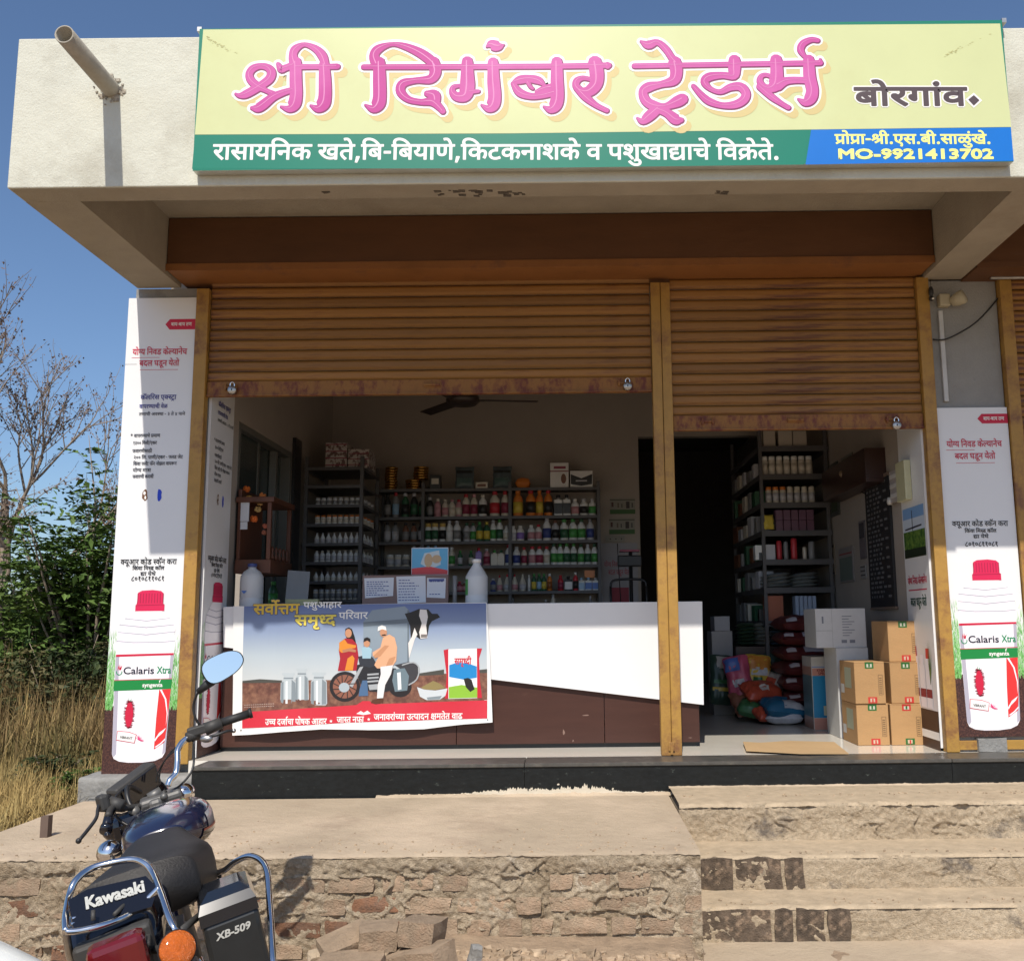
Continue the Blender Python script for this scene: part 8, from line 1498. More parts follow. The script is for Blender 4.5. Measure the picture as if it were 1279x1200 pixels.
# wheels, swing arm, engine, exhaust, forks
AX = 1.27
for fy, nm in ((0, 'rear'), (AX, 'front')):
    c = L_(0, fy, .30); ww = .05 if fy == 0 else .04
    ring_ = [c + bf * .27 * math.cos(a) + bu * .27 * math.sin(a) for a in [2 * math.pi * i / 36 for i in range(36)]]
    b = MB(); b.tube(ring_, ww * .62, 10, closed=True); wl = part('wheel', b, M_RUB)
    ring_ = [c + bf * .235 * math.cos(a) + bu * .235 * math.sin(a) for a in [2 * math.pi * i / 36 for i in range(36)]]
    b = MB(); b.tube(ring_, .016, 8, closed=True); b.build('rim', M_CHROME, wl); b = MB(); b.tube([c - br * .05, c + br * .05], .045, 14); b.build('hub', M_CAST, wl)
    b = MB()
    for i in range(24): a = 2 * math.pi * i / 24; b.tube([c + br * (.03 if i % 2 else -.03) + (bf * math.cos(a + .3) + bu * math.sin(a + .3)) * .04, c + (bf * math.cos(a) + bu * math.sin(a)) * .235], .0015, 4)
    tag(b.build('spokes', M_CHROME, wl), kind='stuff')
    arc = [c + bf * .335 * math.cos(a) + bu * .335 * math.sin(a) for a in [R(x) for x in range(10 if fy else 40, 150 if fy else 185, 12)]]
    b = MB(); n_ = len(arc)
    vs = [p + br * s for p in arc for s in (-.055, -.03, .03, .055)]; vs = [v - (bu * .02 if i % 4 in (0, 3) else Vector()) for i, v in enumerate(vs)]
    b.add(vs, [(i * 4 + j, i * 4 + j + 1, i * 4 + j + 5, i * 4 + j + 4) for i in range(n_ - 1) for j in range(3)], True); part('mudguard', b, M_GLOSS if fy == 0 else M_NAVY)
for s in (-1, 1):
    b = MB(); b.tube([L_(s * .075, .0, .30), L_(s * .09, .50, .36)], .02, 8); part('swing_arm', b, M_DUST)
    b = MB(); b.tube([L_(s * .105, .03, .33), L_(s * .11, .16, .62)], .028, 10); part('shock_absorber', b, M_CHROME)
    b = MB(); b.tube([L_(s * .08, AX, .30), L_(s * .08, AX - .20, .78)], [.024, .018], 10); part('fork_leg', b, M_CAST)
b = MB(); obox(b, L_(0, .62, .34), .22, .34, .24, .02); obox(b, L_(0, .70, .52), .15, .16, .18, .02); part('engine', b, M_CAST)
b = MB()
for i in range(6): obox(b, L_(0, .70, .47 + i * .024), .19, .2, .006, .001)
part('cooling_fins', b, M_CAST)
tub('exhaust', [L_(.10, .85, .42), L_(.13, .75, .25), L_(.14, .4, .22), L_(.15, -.1, .30), L_(.15, -.35, .36)], [.018] * 12 + [.036] * 9, M_CHROME)
b = MB(); b.tube([L_(0, .15, .70), L_(0, .6, .66), L_(0, 1.02, .80)], .022, 8); b.tube([L_(0, .45, .25), L_(0, .95, .30), L_(0, 1.05, .78)], .02, 8); part('frame', b, M_DUST)
b = MB(); b.tube([L_(-.12, .42, .30), L_(-.24, .38, .01)], .011, 8); part('side_stand', b, M_DUST)
# seat, tank, tail
part('seat', loft(dense([(K(655, 372, 3.16), .075, .03), (K(652, 420, 3.08), .095, .045), (K(655, 500, 2.93), .125, .06), (K(640, 570, 2.80), .158, .072), (K(600, 625, 2.72), .162, .075), (K(545, 655, 2.62), .150, .07)]), .5, 28), M_SEAT)
b = MB(); b.tube(smooth_path([tuple(K(*q)) for q in ((600, 500, 2.82), (690, 520, 2.78), (722, 548, 2.77), (760, 500, 2.80), (820, 470, 2.86), (850, 500, 2.86))], 5), .0028, 6); part('seat_piping', b, M_DUST)
tk = dense([(K(655, 365, 3.17), .07, .03), (K(680, 350, 3.24), .118, .06), (K(700, 325, 3.34), .142, .075), (K(708, 295, 3.46), .140, .080), (K(708, 265, 3.58), .118, .066), (K(700, 245, 3.66), .07, .045)])
part('fuel_tank', loft(tk, .72, 28), M_NAVY)
def patch(name, t0, t1, a0, a1, m, off=.0022):
    b = MB(); N_ = 10; vs = []
    for i in range(N_ + 1):
        f = t0 + (t1 - t0) * i / N_; i0 = min(int(f), len(tk) - 2); u = f - i0
        c = tk[i0][0].lerp(tk[i0 + 1][0], u); hw = tk[i0][1] * (1 - u) + tk[i0 + 1][1] * u + off; hh = tk[i0][2] * (1 - u) + tk[i0 + 1][2] * u + off
        for j in range(9):
            a = R(a0(i / N_) + (a1(i / N_) - a0(i / N_)) * j / 8); ca, sa = math.cos(a), math.sin(a)
            vs.append(c + br * hw * math.copysign(abs(ca) ** .72, ca) + bu * hh * math.copysign(abs(sa) ** .72, sa))
    b.add(vs, [(i * 9 + j, (i + 1) * 9 + j, (i + 1) * 9 + j + 1, i * 9 + j + 1) for i in range(N_) for j in range(8)], True); return part(name, b, m)
patch('tank_decal', 7, 19, lambda t: -40 + 12 * t, lambda t: 18 + 10 * t, mat('silver_decal', (.34, .34, .34), .3, metal=.3, coat=.4)); patch('tank_decal', 5, 14, lambda t: -55, lambda t: -12 + 4 * t, M_GLOSS, .0034)
patch('tank_stripe', 5, 13, lambda t: -14 + 4 * t, lambda t: -9 + 4 * t, mat('red_decal', (.42, .05, .02), .3), .0042); patch('tank_stripe', 5, 13, lambda t: -30 + 6 * t, lambda t: -26 + 6 * t, mat('cream_decal', (.4, .36, .3), .3), .0042)
b = MB(); b.tube([K(598, 268, 3.36), K(716, 220, 3.40)], .008, 8); part('tank_cap_bar', b, M_CHROME)
# tail unit with the maker's name
part('tail_cowl', loft(dense([(K(560, 670, 2.70), .140, .05), (K(445, 760, 2.60), .122, .058), (K(430, 840, 2.53), .115, .060), (K(435, 920, 2.47), .105, .055), (K(445, 1000, 2.44), .085, .05)]), .55, 28), M_GLOSS)
c0, c1, c2 = K(262, 712, 2.385), K(585, 612, 2.47), K(250, 655, 2.405)
F_ = frame(c0, c1 - c0, (c2 - c0) - (c1 - c0).normalized() * (c2 - c0).dot((c1 - c0).normalized()))
b = MB(); hw_ = (c1 - c0).length; b.prism([(-.030, -.052), (-.024, .034), (.02, .048), (hw_ + .01, .036), (hw_ + .026, -.01), (hw_ + .0, -.056)], F_ @ Matrix.Translation((0, 0, -.012)), .010); part('name_panel', b, M_GLOSS)
b = MB(); ltext(b, 'Kawasaki', F_, .004, -.008, .048, .0005, .0016, width=hw_ * .94, slant=.12); part('lettering', b, mat('silver_letter', (.50, .50, .46), .4, var=.15, vs=60))
b = MB(); obox(b, K(455, 1000, 2.33), .124, .075, .115, .016); part('tail_light', b, mat('red_lens', (.13, .008, .010), .12, var=.05, coat=.5))
b = MB(); obox(b, K(458, 930, 2.355), .130, .08, .012, .004); part('tail_light_rim', b, M_DUST)
b = MB(); obox(b, K(460, 1060, 2.40), .17, .05, .2, .01); part('number_plate_holder', b, M_DUST)
def lamp(name, c, r_, m, dirv, dep=.03):
    z_ = dirv.normalized(); x_ = z_.orthogonal().normalized(); M_ = Matrix((x_, z_.cross(x_), z_)).transposed().to_4x4(); M_.translation = c
    b = MB(); b.lathe([(r_ * .35, -dep * 1.6), (r_ * .85, -dep * .8), (r_, 0), (r_, .004)], M_, 24); o = part(name + '_housing', b, M_BLACK if 'rear' in name else M_CHROME)
    b = MB(); b.lathe([(r_ * .95, .004), (r_ * .9, .009), (r_ * .55, .015), (.001, .017)], M_, 24); b.build('lens', m, o)
    return o
M_ORG = mat('orange_lens', (.62, .13, .008), .18, var=.15, vs=50, bump=.8, bs=170, coat=.4)
lamp('rear_indicator', K(748, 928, 2.33), .043, M_ORG, -bf * .9 + bu * .35 + br * .25); b = MB(); b.tube([K(748, 930, 2.36), K(600, 930, 2.42)], .010, 8); part('indicator_stem', b, M_DUST)
lamp('rear_indicator', K(95, 1100, 2.2), .043, M_ORG, -bf * .9 + bu * .35 + br * .1); b = MB(); b.tube([K(95, 1100, 2.24), K(300, 1040, 2.36)], .010, 8); part('indicator_stem', b, M_DUST)
# chrome guard and grab rail
G_ = .0085
tub('tail_guard', [K(*q) for q in ((174, 838, 2.33), (172, 760, 2.37), (190, 660, 2.45), (225, 575, 2.48), (300, 515, 2.52), (400, 485, 2.54), (515, 466, 2.55), (580, 485, 2.54), (625, 540, 2.52), (665, 640, 2.46), (705, 760, 2.40), (745, 840, 2.38), (790, 865, 2.42))], G_, M_CHROME)
tub('tail_guard', [K(*q) for q in ((174, 838, 2.33), (250, 832, 2.34), (360, 805, 2.36), (470, 765, 2.40), (540, 720, 2.44), (600, 665, 2.46), (658, 608, 2.47))], G_ * .9, M_CHROME)
for a, c in (((205, 772, 2.36), (600, 655, 2.50)), ((200, 800, 2.35), (560, 690, 2.46))):
    b = MB(); b.tube([K(*a), K(*c)], .0042, 8); part('guard_bar', b, M_CHROME)
for a, c in (((315, 728, 2.36), (315, 778, 2.35)), ((425, 748, 2.38), (508, 668, 2.46))):
    b = MB(); b.tube([K(*a), K(*c)], .005, 8); part('guard_strut', b, M_DUST)
tub('carrier_leg', [K(*q) for q in ((178, 840, 2.34), (190, 920, 2.36), (215, 1010, 2.42), (250, 1100, 2.5))], .008, M_STEEL)
tub('box_guard', [K(*q) for q in ((905, 548, 2.86), (985, 525, 2.82), (1050, 476, 2.80), (1120, 448, 2.78), (1180, 470, 2.76), (1212, 530, 2.72), (1222, 650, 2.66), (1232, 800, 2.58), (1242, 1010, 2.48), (1245, 1200, 2.45))], .0085, M_CHROME)
b = MB(); b.tube([K(900, 540, 2.86), K(985, 545, 2.84)], .013, 10); part('footrest', b, M_CHROME)
b = MB(); b.tube([K(770, 830, 2.5), K(880, 740, 2.7)], .009, 8); b.tube([K(790, 870, 2.5), K(800, 1000, 2.6)], .012, 8); part('rear_frame', b, M_DUST)
# side box
bw = .142; nf = K(1018, 752, 2.56); M_BOX = mat('side_box_plastic', (.016, .018, .019), .38, var=.1, vs=30); M_LID = mat('side_box_lid', (.010, .012, .016), .12, coat=.5)
b = MB(); obox(b, nf - bu * .19 + bf * .105, bw * .97, .21, .37, .012); part('side_box', b, M_BOX)
sec = [(nf + bf * .105 - bu * .008 + bu * h_, w_) for h_, w_ in ((0, 1.0), (.030, .99), (.052, .86), (.064, .55))]; vs = []
for i, (c, w_) in enumerate(sec):
    for sx_, sy_ in ((-1, -1), (1, -1), (1, 1), (-1, 1)): vs.append(c + br * sx_ * bw / 2 * w_ + bf * sy_ * .107 * (w_ if sy_ > 0 else (1, 1, .86, .35)[i]))
b = MB(); b.add(vs, [(i * 4 + j, i * 4 + (j + 1) % 4, i * 4 + 4 + (j + 1) % 4, i * 4 + 4 + j) for i in range(3) for j in range(4)] + [(3, 2, 1, 0), (12, 13, 14, 15)]); me_ = part('side_box_lid', b, M_LID)
F_ = frame(nf - bf * .0015 - bu * .048 - br * .042, br, bu); b = MB(); ltext(b, 'XB-509', F_, 0, 0, .025, .001, .0009, width=.082, slant=.2); part('lettering', b, mat('silver_letter', (.5, .5, .46), .4))
# handlebar and controls
tub('handlebar', [J(*q) for q in ((700, 830, 3.70), (712, 800, 3.71), (742, 765, 3.73), (750, 700, 3.75), (752, 645, 3.77), (785, 595, 3.80), (850, 562, 3.83), (960, 512, 3.86), (1125, 458, 3.90))], .0115, M_CHROME)
b = MB(); b.tube([J(972, 506, 3.855), J(1122, 457, 3.90)], .0165, 14); b.tube([J(1118, 458, 3.897), J(1133, 453, 3.90)], .020, 14); part('grip', b, M_RUB)
b = MB(); b.tube([J(800, 580, 3.80), J(855, 562, 3.83)], [.020, .024], 10); b.tube([J(890, 540, 3.83), J(975, 505, 3.855)], [.026, .022], 12); obox(b, J(850, 545, 3.82), .07, .04, .035, .006); part('switch_housing', b, M_DUST)
tub('brake_lever', [J(*q) for q in ((900, 580, 3.80), (950, 568, 3.80), (1005, 548, 3.82), (1040, 548, 3.84))], .0055, M_BLACK, 8); b = MB(); b.ball(J(1040, 546, 3.84), .009, n=6); b.ball(J(898, 588, 3.79), .018, n=8, sc_=(1.4, .6, .8)); part('lever_tip', b, M_STEEL)
tub('mirror_stem', [J(*q) for q in ((868, 520, 3.83), (842, 480, 3.82), (832, 420, 3.82), (850, 360, 3.81), (890, 310, 3.80))], .0048, M_BLACK, 8)
b = MB(); b.tube([J(858, 345, 3.81), J(925, 290, 3.80)], [.012, .020], 10); part('mirror_boot', b, M_RUB)
mc = J(985, 212, 3.79); vn = (CAMP - mc).normalized(); nrm = (vn + Vector((0, 0, .05))).normalized()
ux_ = (J(1085, 158, 3.79) - J(890, 265, 3.79)); ux_ = (ux_ - nrm * ux_.dot(nrm)).normalized(); F_ = frame(mc, ux_, nrm.cross(ux_))
ol = [(.076 * math.copysign(abs(math.cos(a)) ** .72, math.cos(a)), (.047 - .010 * math.cos(a)) * math.copysign(abs(math.sin(a)) ** .8, math.sin(a))) for a in [2 * math.pi * i / 32 for i in range(32)]]
b = MB(); vs = [F_ @ Vector((x * k_, y * k_, z)) for k_, z in ((1.05, .002), (1.06, -.008), (.8, -.028), (.3, -.036)) for x, y in ol]
b.add(vs, [(i * 32 + j, i * 32 + (j + 1) % 32, (i + 1) * 32 + (j + 1) % 32, (i + 1) * 32 + j) for i in range(3) for j in range(32)] + [tuple(96 + j for j in range(32)), tuple(range(32))], True); mo = part('mirror', b, M_BLACK)
b = MB(); flatpoly(b, ol, F_, .004); b.build('glass', mat('mirror_glass', (.88, .90, .92), .02, metal=1, var=0), mo, fixn=False)
tub('handlebar', [K(*q) for q in ((690, 120, 3.72), (640, 150, 3.72), (560, 190, 3.68), (480, 200, 3.62), (415, 200, 3.56), (392, 240, 3.5))], .0115, M_DUST)
b = MB(); b.tube([K(408, 200, 3.58), K(383, 305, 3.46)], .017, 14); b.tube([K(384, 298, 3.465), K(380, 318, 3.45)], .021, 14); part('grip', b, M_GLOSS)
tub('clutch_lever', [K(*q) for q in ((400, 140, 3.60), (345, 190, 3.54), (332, 250, 3.50), (290, 310, 3.46), (245, 365, 3.42))], [.010] * 4 + [.0062] * 17, M_BLACK, 8); b = MB(); b.ball(K(240, 370, 3.42), .010, n=6); part('lever_tip', b, M_BLACK)
b = MB(); obox(b, K(365, 175, 3.56), .035, .05, .06, .01, .4); b.tube([K(470, 190, 3.58), K(400, 170, 3.58)], .022, 10); part('switch_housing', b, M_DUST)
x_ = (K(600, 30, 3.95) - K(440, 150, 3.82)).normalized(); z_ = (x_.cross(Vector((.3, .6, -.75)))).normalized(); z_ = -z_ if z_.z < 0 else z_; MI = Matrix((x_, z_.cross(x_), z_)).transposed().to_4x4(); MI.translation = K(525, 92, 3.86)
b = MB(); b.box((-.10, -.05, -.03), (.10, .05, .035), MI, bev=.012); o = part('instrument_cluster', b, M_DUST); b = MB(); b.box((-.085, -.04, .0355), (.085, .04, .040), MI, bev=.002); b.build('dial_cover', M_GLOSS, o)
tub('meter_hoop', [K(*q) for q in ((560, 120, 3.8), (500, 90, 3.74), (490, 130, 3.70), (510, 190, 3.68), (560, 210, 3.68))], .009, M_BLACK, 8)
tub('brake_hose', [K(*q) for q in ((470, 110, 3.78), (430, 150, 3.70), (430, 240, 3.62), (520, 300, 3.60), (600, 290, 3.6))], .005, M_BLACK, 6)
tub('throttle_cable', [J(*q) for q in ((832, 600, 3.81), (835, 690, 3.80), (820, 760, 3.78), (760, 830, 3.76), (700, 860, 3.76))], .0045, M_BLACK, 6)
tub('front_cable', [J(*q) for q in ((800, 600, 3.82), (700, 680, 3.84), (650, 760, 3.86), (640, 810, 3.86))], .003, M_BLACK, 6); tub('front_cable', [J(*q) for q in ((815, 585, 3.83), (720, 650, 3.85), (665, 740, 3.87), (655, 815, 3.87))], .003, M_BLACK, 6)
b = MB(); obox(b, K(665, 150, 3.74), .15, .10, .035, .012); obox(b, K(640, 185, 3.70), .05, .05, .05, .014); b.tube([K(600, 150, 3.72), K(665, 112, 3.74)], .018, 10); b.ball(K(680, 142, 3.70), .014, n=8); part('top_yoke', b, M_CAST)
b = MB(); b.tube([K(560, 200, 3.72), K(640, 140, 3.74)], .014, 10); b.tube([K(540, 240, 3.66), K(520, 200, 3.66)], .02, 10); part('bar_clamp', b, M_CAST)
b = MB(); b.ball(K(785, 125, 3.98), .040, n=12, sc_=(1, 1.1, 1)); part('front_indicator', b, M_CHROME); b = MB(); b.tube([K(785, 130, 3.98), K(700, 170, 3.92)], .010, 8); part('indicator_stem', b, M_DUST)
b = MB(); b.ball(K(402, 432, 3.5), .044, n=14); part('front_indicator', b, M_CHROME); b = MB(); b.tube([K(410, 425, 3.52), K(490, 370, 3.66)], .011, 8); part('indicator_stem', b, M_CAST)
b = MB(); b.ball(K(600, 160, 3.98), .085, n=14, sc_=(1, .9, 1)); b.ball(K(430, 300, 3.72), .05, n=10); part('headlamp', b, M_GLOSS)
b = MB(); obox(b, K(520, 290, 3.68), .14, .12, .10, .03); part('front_cowl', b, M_GLOSS)
# pale mudguard edge in the corner
wf = thing('white_mudguard', 'curved pale mudguard edge of another vehicle in the bottom left corner', 'mudguard')
b = MB(); pts = [at(-140, 1166, -4.3), at(-60, 1200, -4.3), at(0, 1227, -4.3), at(45, 1252, -4.3), at(110, 1300, -4.3)]; b.tube(smooth_path([tuple(p) for p in pts], 5), .066, 20); b.build('shell', mat('white_body_paint', (.62, .63, .60), .3, coat=.3), wf)
# ================================================================ loose bricks and rubble
for px, py, Y, L, H, D, rx, ry, rz2, m, lab in ((473, 1168, -2.38, .15, .085, .14, .05, .02, .18, M_BRICK, 'loose tan brick lying flat at the left of the little pile by the wall'), (528, 1163, -2.38, .15, .10, .16, -.1, .05, -.22, M_BRICK, 'loose tan brick on the right of the little pile by the wall'),
    (432, 1178, -2.36, .20, .07, .12, .25, -.25, .5, M_BRICK, 'tilted loose brick half under the pile on its left'), (440, 1205, -2.50, .24, .07, .12, .0, .0, .05, M_BRICK, 'long loose brick at the bottom front of the pile'), (524, 1199, -2.46, .26, .10, .14, .1, -.22, -.5, M_BRICK, 'large slanting loose brick at the bottom right of the pile'),
    (594, 1192, -2.3, .05, .08, .04, .2, .2, .2, M_CONC, 'small grey stone stood upright right of the brick pile'), (395, 1196, -2.3, .07, .05, .05, .3, .1, .5, M_CEM, 'pale lump of cement left of the brick pile')):
    p = at(px, py, Y); me = brick_mesh(L, H, D, px); me.materials.append(m)
    o = link('brick' if 'brick' in lab else 'stone', me, None, None, p, (rx, ry, rz2)); tag(o, lab, 'brick' if 'brick,' in lab or 'brick ' in lab and 'stone' not in lab and 'lump' not in lab else 'stone')
gr = random.Random(21); b = MB()
for i in range(1500):
    x = gr.uniform(-3, .6) if gr.random() < .8 else gr.uniform(.6, 3); y = -2.0 - abs(gr.gauss(0, .35)) if x < .58 else gr.uniform(-2.9, -1.9); s = gr.uniform(.004, .017) * (1.6 if gr.random() < .06 else 1)
    z = ground_z(x, y) if x < .56 or y < -2.2 else Z4 - .01
    b.box((x - s, y - s * .8, z - s * .5), (x + s, y + s * .8, z + s * .9), jit=s * .5)
for i in range(500):
    x = gr.uniform(-2.9, 3.5); y = (PFY + .02 + abs(gr.gauss(0, .25))) if x < .57 else gr.choice((Y1 + .2, Y2 + .03, Y3 + .03)) + gr.uniform(0, .08); s = gr.uniform(.0015, .005)
    if x < .57: z = PZ
    else: z = -.15 if y > Y1 + .05 else (Z2 if y > Y2 else Z3)
    if x < .57 and y > -.4: continue
    b.box((x - s, y - s, z - s * .2), (x + s, y + s, z + s), jit=s * .4)
o = b.build('rubble', mat('rubble', (.40, .30, .20), .95, var=.5, vs=14), None, fixn=False); tag(o, kind='stuff')
# ================================================================ dry grass
def blades(name, n, area, hfun, m, seed, wid=.004, lay=.5):
    r = random.Random(seed); vs = []; fs = []; i = 0
    while i < n:
        x, y, dens = area(r)
        if x > -3.06 - max(0, y + .2) * .02 and y > -2.35: continue
        h = hfun(x, y, r); a = r.uniform(0, 6.283); l = abs(r.gauss(0, lay)) ; z = ground_z(x, y); w_ = wid * r.uniform(.6, 1.5)
        dx, dy = math.cos(a), math.sin(a); px_, py_ = -dy * w_, dx * w_
        c1 = math.cos(min(l, 1.4)); s1 = math.sin(min(l, 1.4)); c2 = math.cos(min(l * 1.9, 2.2)); s2 = math.sin(min(l * 1.9, 2.2))
        m1 = (x + dx * h * .5 * s1, y + dy * h * .5 * s1, z + h * .5 * c1); t1 = (m1[0] + dx * h * .5 * s2, m1[1] + dy * h * .5 * s2, m1[2] + h * .5 * c2)
        k_ = len(vs); vs += [(x - px_, y - py_, z - .01), (x + px_, y + py_, z - .01), (m1[0] + px_ * .8, m1[1] + py_ * .8, m1[2]), (m1[0] - px_ * .8, m1[1] - py_ * .8, m1[2]), t1]
        fs += [(k_, k_ + 1, k_ + 2, k_ + 3), (k_ + 3, k_ + 2, k_ + 4)]; i += 1
    me = bpy.data.meshes.new(name); me.from_pydata(vs, [], fs); return tag(link(name, me, m), kind='stuff')
M_STRAW = mat('straw', (.42, .30, .12), .9, var=.4, vs=3, col2=(.30, .235, .10), cs=1.5, spec=.2); M_STRAW2 = mat('dry_brush', (.26, .18, .085), .9, var=.4, vs=3, col2=(.17, .15, .06), cs=1.2, spec=.2)
M_LEAF = mat('shrub_leaf', (.075, .135, .028), .55, var=.45, vs=3, col2=(.10, .15, .035), cs=1.4, spec=.3); M_LEAFD = mat('dark_thicket_leaf', (.035, .055, .018), .6, var=.5, vs=4, col2=(.10, .085, .035), cs=2, spec=.25)
M_BARK = mat('dry_bark', (.27, .215, .165), .9, var=.25, vs=12); M_DLEAF = mat('withered_leaf', (.16, .10, .07), .9, var=.3, vs=4)
blades('dry_grass', 38000, lambda r: (-3.02 - r.random() ** 1.3 * 3.2, r.uniform(-2.3, 2.6), 1), lambda x, y, r: r.uniform(.10, .30), M_STRAW, 1, .0026, .95)
blades('dry_brush', 26000, lambda r: (-3.05 - r.random() * 5.5, r.uniform(.9, 6.5), 1), lambda x, y, r: r.uniform(.25, .70) + .38 * sstep(1, 3.5, y) * (.6 + noise.noise(Vector((x, y, 0)))), M_STRAW2, 2, .004, .42)
blades('dry_weed', 9000, lambda r: (-3.05 - r.random() * 6, r.uniform(1.2, 7), 1), lambda x, y, r: r.uniform(.3, .8), M_STRAW, 3, .0036, .5)
blades('dry_grass_far', 12000, lambda r: (r.uniform(-30, -3.2), r.uniform(6, 30), 1), lambda x, y, r: r.uniform(.4, 1.0), M_STRAW2, 4, .014, .4)
# ================================================================ shrubs with compound leaves
def shrub(name, label, cat, base, n, H, spread, m, seed, ls=.05, fr=.30, lean=(0, 0), group=None, fill=0):
    r = random.Random(seed); t = thing(name, label, cat, group, base); st = MB(); vs = []; fs = []
    def leaf(p, d, s):
        d = d.normalized(); sd = d.cross(Vector((r.gauss(0, .4), r.gauss(0, .4), 1))).normalized() * s * .26; k_ = len(vs); q = p + d * s; mm = p + d * s * .45 + Vector((0, 0, s * .06))
        vs.extend((p, mm + sd, q - Vector((0, 0, s * .12)), mm - sd)); fs.append((k_, k_ + 1, k_ + 2, k_ + 3))
    for i in range(n):
        a = r.uniform(0, 6.283); sp = spread * r.random() ** .6; h = H * r.uniform(.55, 1) * (1 - .35 * sp / spread)
        P = [Vector((math.cos(a) * sp * .25 * t_ ** .5 + math.cos(a) * sp * .75 * t_ ** 1.6 + lean[0] * t_ + r.gauss(0, .02), math.sin(a) * sp * t_ + lean[1] * t_ + r.gauss(0, .02), h * t_)) for t_ in (0, .25, .5, .75, 1)]
        st.tube(P, [.018 * H / 2, .014 * H / 2, .010 * H / 2, .006 * H / 2, .003], 5)
        for j in range(int(15 + H * 3)):
            u = r.uniform(.18, 1) ** .7; f = u * 4; i0 = min(int(f), 3); p = P[i0].lerp(P[i0 + 1], f - i0); aa = r.uniform(0, 6.283); el = r.uniform(-.2, .75)
            d = Vector((math.cos(aa) * math.cos(el), math.sin(aa) * math.cos(el), math.sin(el))); L = fr * r.uniform(.6, 1.15); m_ = 7
            for q in range(m_):
                w_ = (q + 1) / m_; pp = p + d * L * w_ - Vector((0, 0, .28 * L * w_ * w_)); sd = d.cross(Vector((0, 0, 1))).normalized()
                for s in (-1, 1): leaf(pp, sd * s + d * .7 + Vector((0, 0, r.uniform(-.35, .2))), ls * r.uniform(.7, 1.25))
    for i in range(fill):
        a = r.uniform(0, 6.283); q = spread * r.random() ** .5; z = H * r.random() ** .8 * .85 * (1 - .3 * q / spread); leaf(Vector((math.cos(a) * q + lean[0] * z / H, math.sin(a) * q, z)), Vector((r.gauss(0, 1), r.gauss(0, 1), r.gauss(0, .7))), ls * r.uniform(.8, 1.5))
    st.build('stems', M_BARK, t); me = bpy.data.meshes.new('crown'); me.from_pydata([tuple(v) for v in vs], [], fs); link('crown', me, m, t); return t
def gp(px, Y): p = at(px, 800, Y); return (p.x, Y, ground_z(p.x, Y) - .02)
GRP = 'green shrubs beside the shop'
shrub('leafy_shrub', 'tall bright green shrub with feathery leaf fronds right beside the white corner poster', 'shrub', gp(118, 4.2), 32, 3.7, 1.0, M_LEAF, 5, .085, .34, (-.05, 0), GRP, 1500)
shrub('leafy_shrub', 'green shrub with feathery fronds left of the tallest one', 'shrub', gp(66, 4.6), 22, 2.7, .8, M_LEAF, 6, .085, .34, (-.05, 0), GRP, 1200)
shrub('dark_bush', 'dense dark green bush filling the middle behind the dry grass', 'bush', gp(92, 3.2), 30, 1.2, 1.2, M_LEAFD, 7, .06, .2, (0, 0), GRP, 5000)
shrub('dark_bush', 'dark low bush at the left edge behind the dry grass', 'bush', gp(-5, 4.4), 20, .8, 1.2, M_LEAFD, 8, .06, .2, (0, 0), GRP, 4000)
shrub('dark_bush', 'dark bush standing behind the feathery shrubs', 'bush', gp(120, 6.2), 30, 2.3, 1.5, M_LEAFD, 9, .08, .26, (0, 0), GRP, 5000)
shrub('small_weed', 'little green weed in the dry grass by the pillar foot', 'weed', gp(112, .25), 9, .30, .16, M_LEAF, 10, .03, .08, (0, 0), None, 60)
shrub('small_weed', 'dark green weed patch in the dry grass left of the pillar', 'weed', gp(78, .7), 12, .34, .26, M_LEAFD, 11, .035, .09, (0, 0), None, 160)
for i, (px, Y, H, s) in enumerate(((20, 12, 1.9, 2.6), (-60, 16, 2.4, 3.5), (80, 15, 2.4, 3.2), (140, 13, 2.9, 2.4), (-160, 12, 2.8, 3.2))):
    shrub('far_thicket', ('dull olive thicket low on the horizon behind the bare tree', 'tall thicket far off beyond the left edge', 'olive thicket far behind the dark bushes', 'olive thicket far behind the corner of the shop', 'wide thicket far off beyond the left edge')[i], 'thicket', gp(px, Y), 18, H, s, M_LEAFD, 30 + i, .13, .5, (0, 0), 'far thickets', 3500)
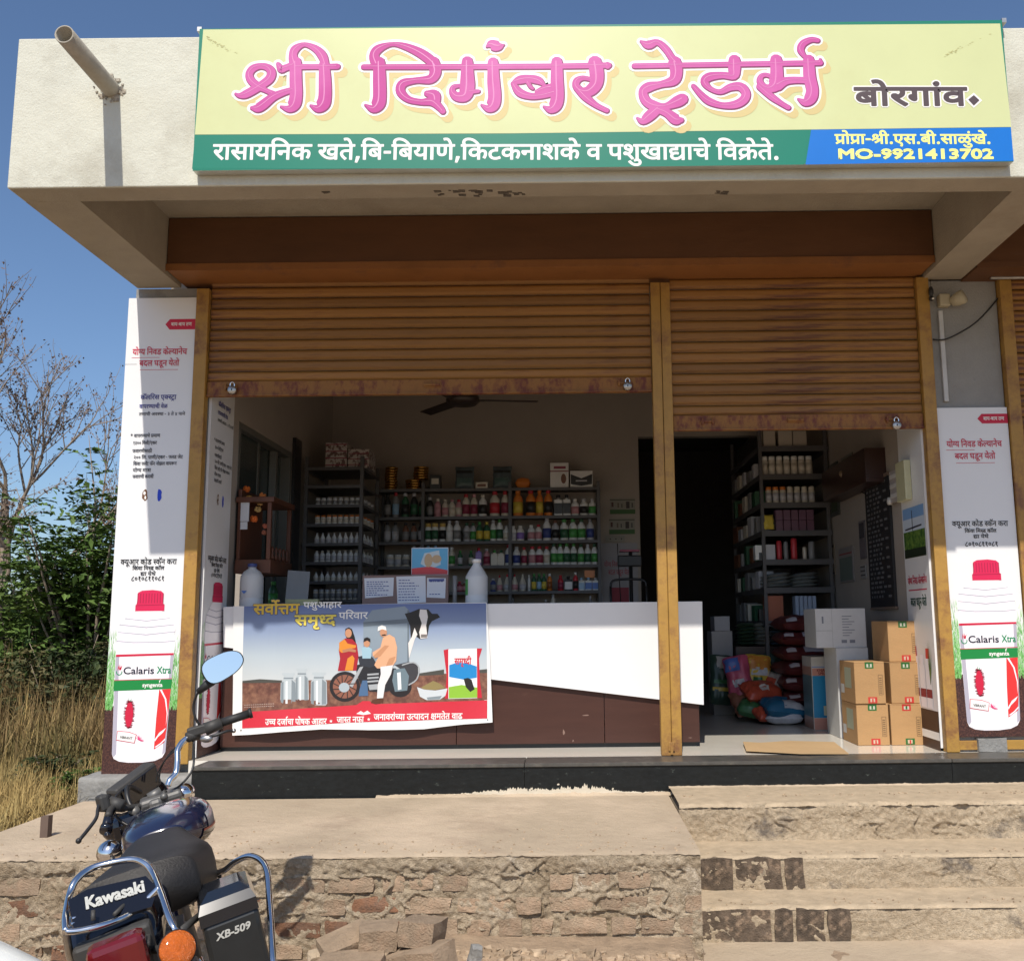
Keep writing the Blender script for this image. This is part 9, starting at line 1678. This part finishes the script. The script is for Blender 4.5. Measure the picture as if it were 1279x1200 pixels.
# ================================================================ bare trees
def bare_tree(label, base, seed, H, lean, th=.07, dens=1.0):
    r = random.Random(seed); t = thing('bare_tree', label, 'tree', 'leafless trees at the left', base); tr = MB(); tw = MB(); vs = []; fs = []
    def grow(p, d, L, r0, lv):
        n = 5; P = [p]; q = p.copy()
        for i in range(n):
            d = (d + Vector((r.gauss(0, .10), r.gauss(0, .10), r.gauss(.03, .07)))).normalized(); q = q + d * L / n; P.append(q.copy())
        (tr if lv == 0 else tw).tube(P, [r0 * (1 - .5 * i / n) for i in range(n + 1)], 7 if lv == 0 else 5 if lv < 3 else 3, caps=False)
        if lv >= 2:
            for i in range(int((4 if lv == 2 else 8) * dens)):
                f = r.uniform(0, n - .01); i0 = int(f); c = P[i0].lerp(P[i0 + 1], f - i0) + Vector((r.gauss(0, .02), r.gauss(0, .02), r.gauss(-.01, .02))); s = r.uniform(.008, .026); a = Vector((r.gauss(0, 1), r.gauss(0, 1), r.gauss(0, 1))).normalized() * s; e = a.orthogonal().normalized() * s * .5; k_ = len(vs)
                vs.extend((c - a, c + e, c + a, c - e)); fs.append((k_, k_ + 1, k_ + 2, k_ + 3))
        if lv < 4:
            for i in range((5, 6, 6, 4)[lv]):
                f = r.uniform(.3, 1) * n - .01; i0 = int(f); c = P[i0].lerp(P[i0 + 1], f - i0); a = Vector((r.gauss(0, 1), r.gauss(0, 1), r.gauss(.25, .5))); dd = (d * 1.25 + a * .62).normalized()
                grow(c, dd, L * r.uniform(.5, .74), r0 * (.5 if lv else .55), lv + 1)
    grow(Vector((0, 0, 0)), Vector(lean).normalized(), H, th, 0)
    tr.build('trunk', M_BARK, t, fixn=False); tw.build('branches', M_BARK, t, fixn=False); me = bpy.data.meshes.new('withered_leaves'); me.from_pydata([tuple(v) for v in vs], [], fs); tag(link('withered_leaves', me, M_DLEAF, t), kind='stuff')
bare_tree('tall leafless tree with reddish twigs and a few withered leaves at the left edge', gp(-8, 4.6), 12, 2.9, (.14, 0, 1), .06)
bare_tree('leafless tree further left whose twigs enter the picture at the edge', gp(-75, 5.4), 5, 2.6, (.25, 0, 1), .07)
for px, py0, py1 in ((55, 1068, 1018),):
    p = atz(px, py0, -.28); b = MB(); q = at(px + 3, py1, p.y); b.box((p.x - .02, p.y - .02, -.4), (p.x + .02, p.y + .02, q.z), jit=.003); o = b.build('stake', mat('old_stake', (.13, .09, .07), .9), None); tag(o, 'short dark stake in the grass at the left of the platform', 'stake')
p = atz(106, 973, -.27); b = MB(); b.box((p.x - .03, p.y - .02, -.29), (p.x + .03, p.y + .02, -.26), jit=.01); o = b.build('stone', BC((.45, .44, .4), .9), None); tag(o, 'small white stone in the dry grass beside the pillar base', 'stone')
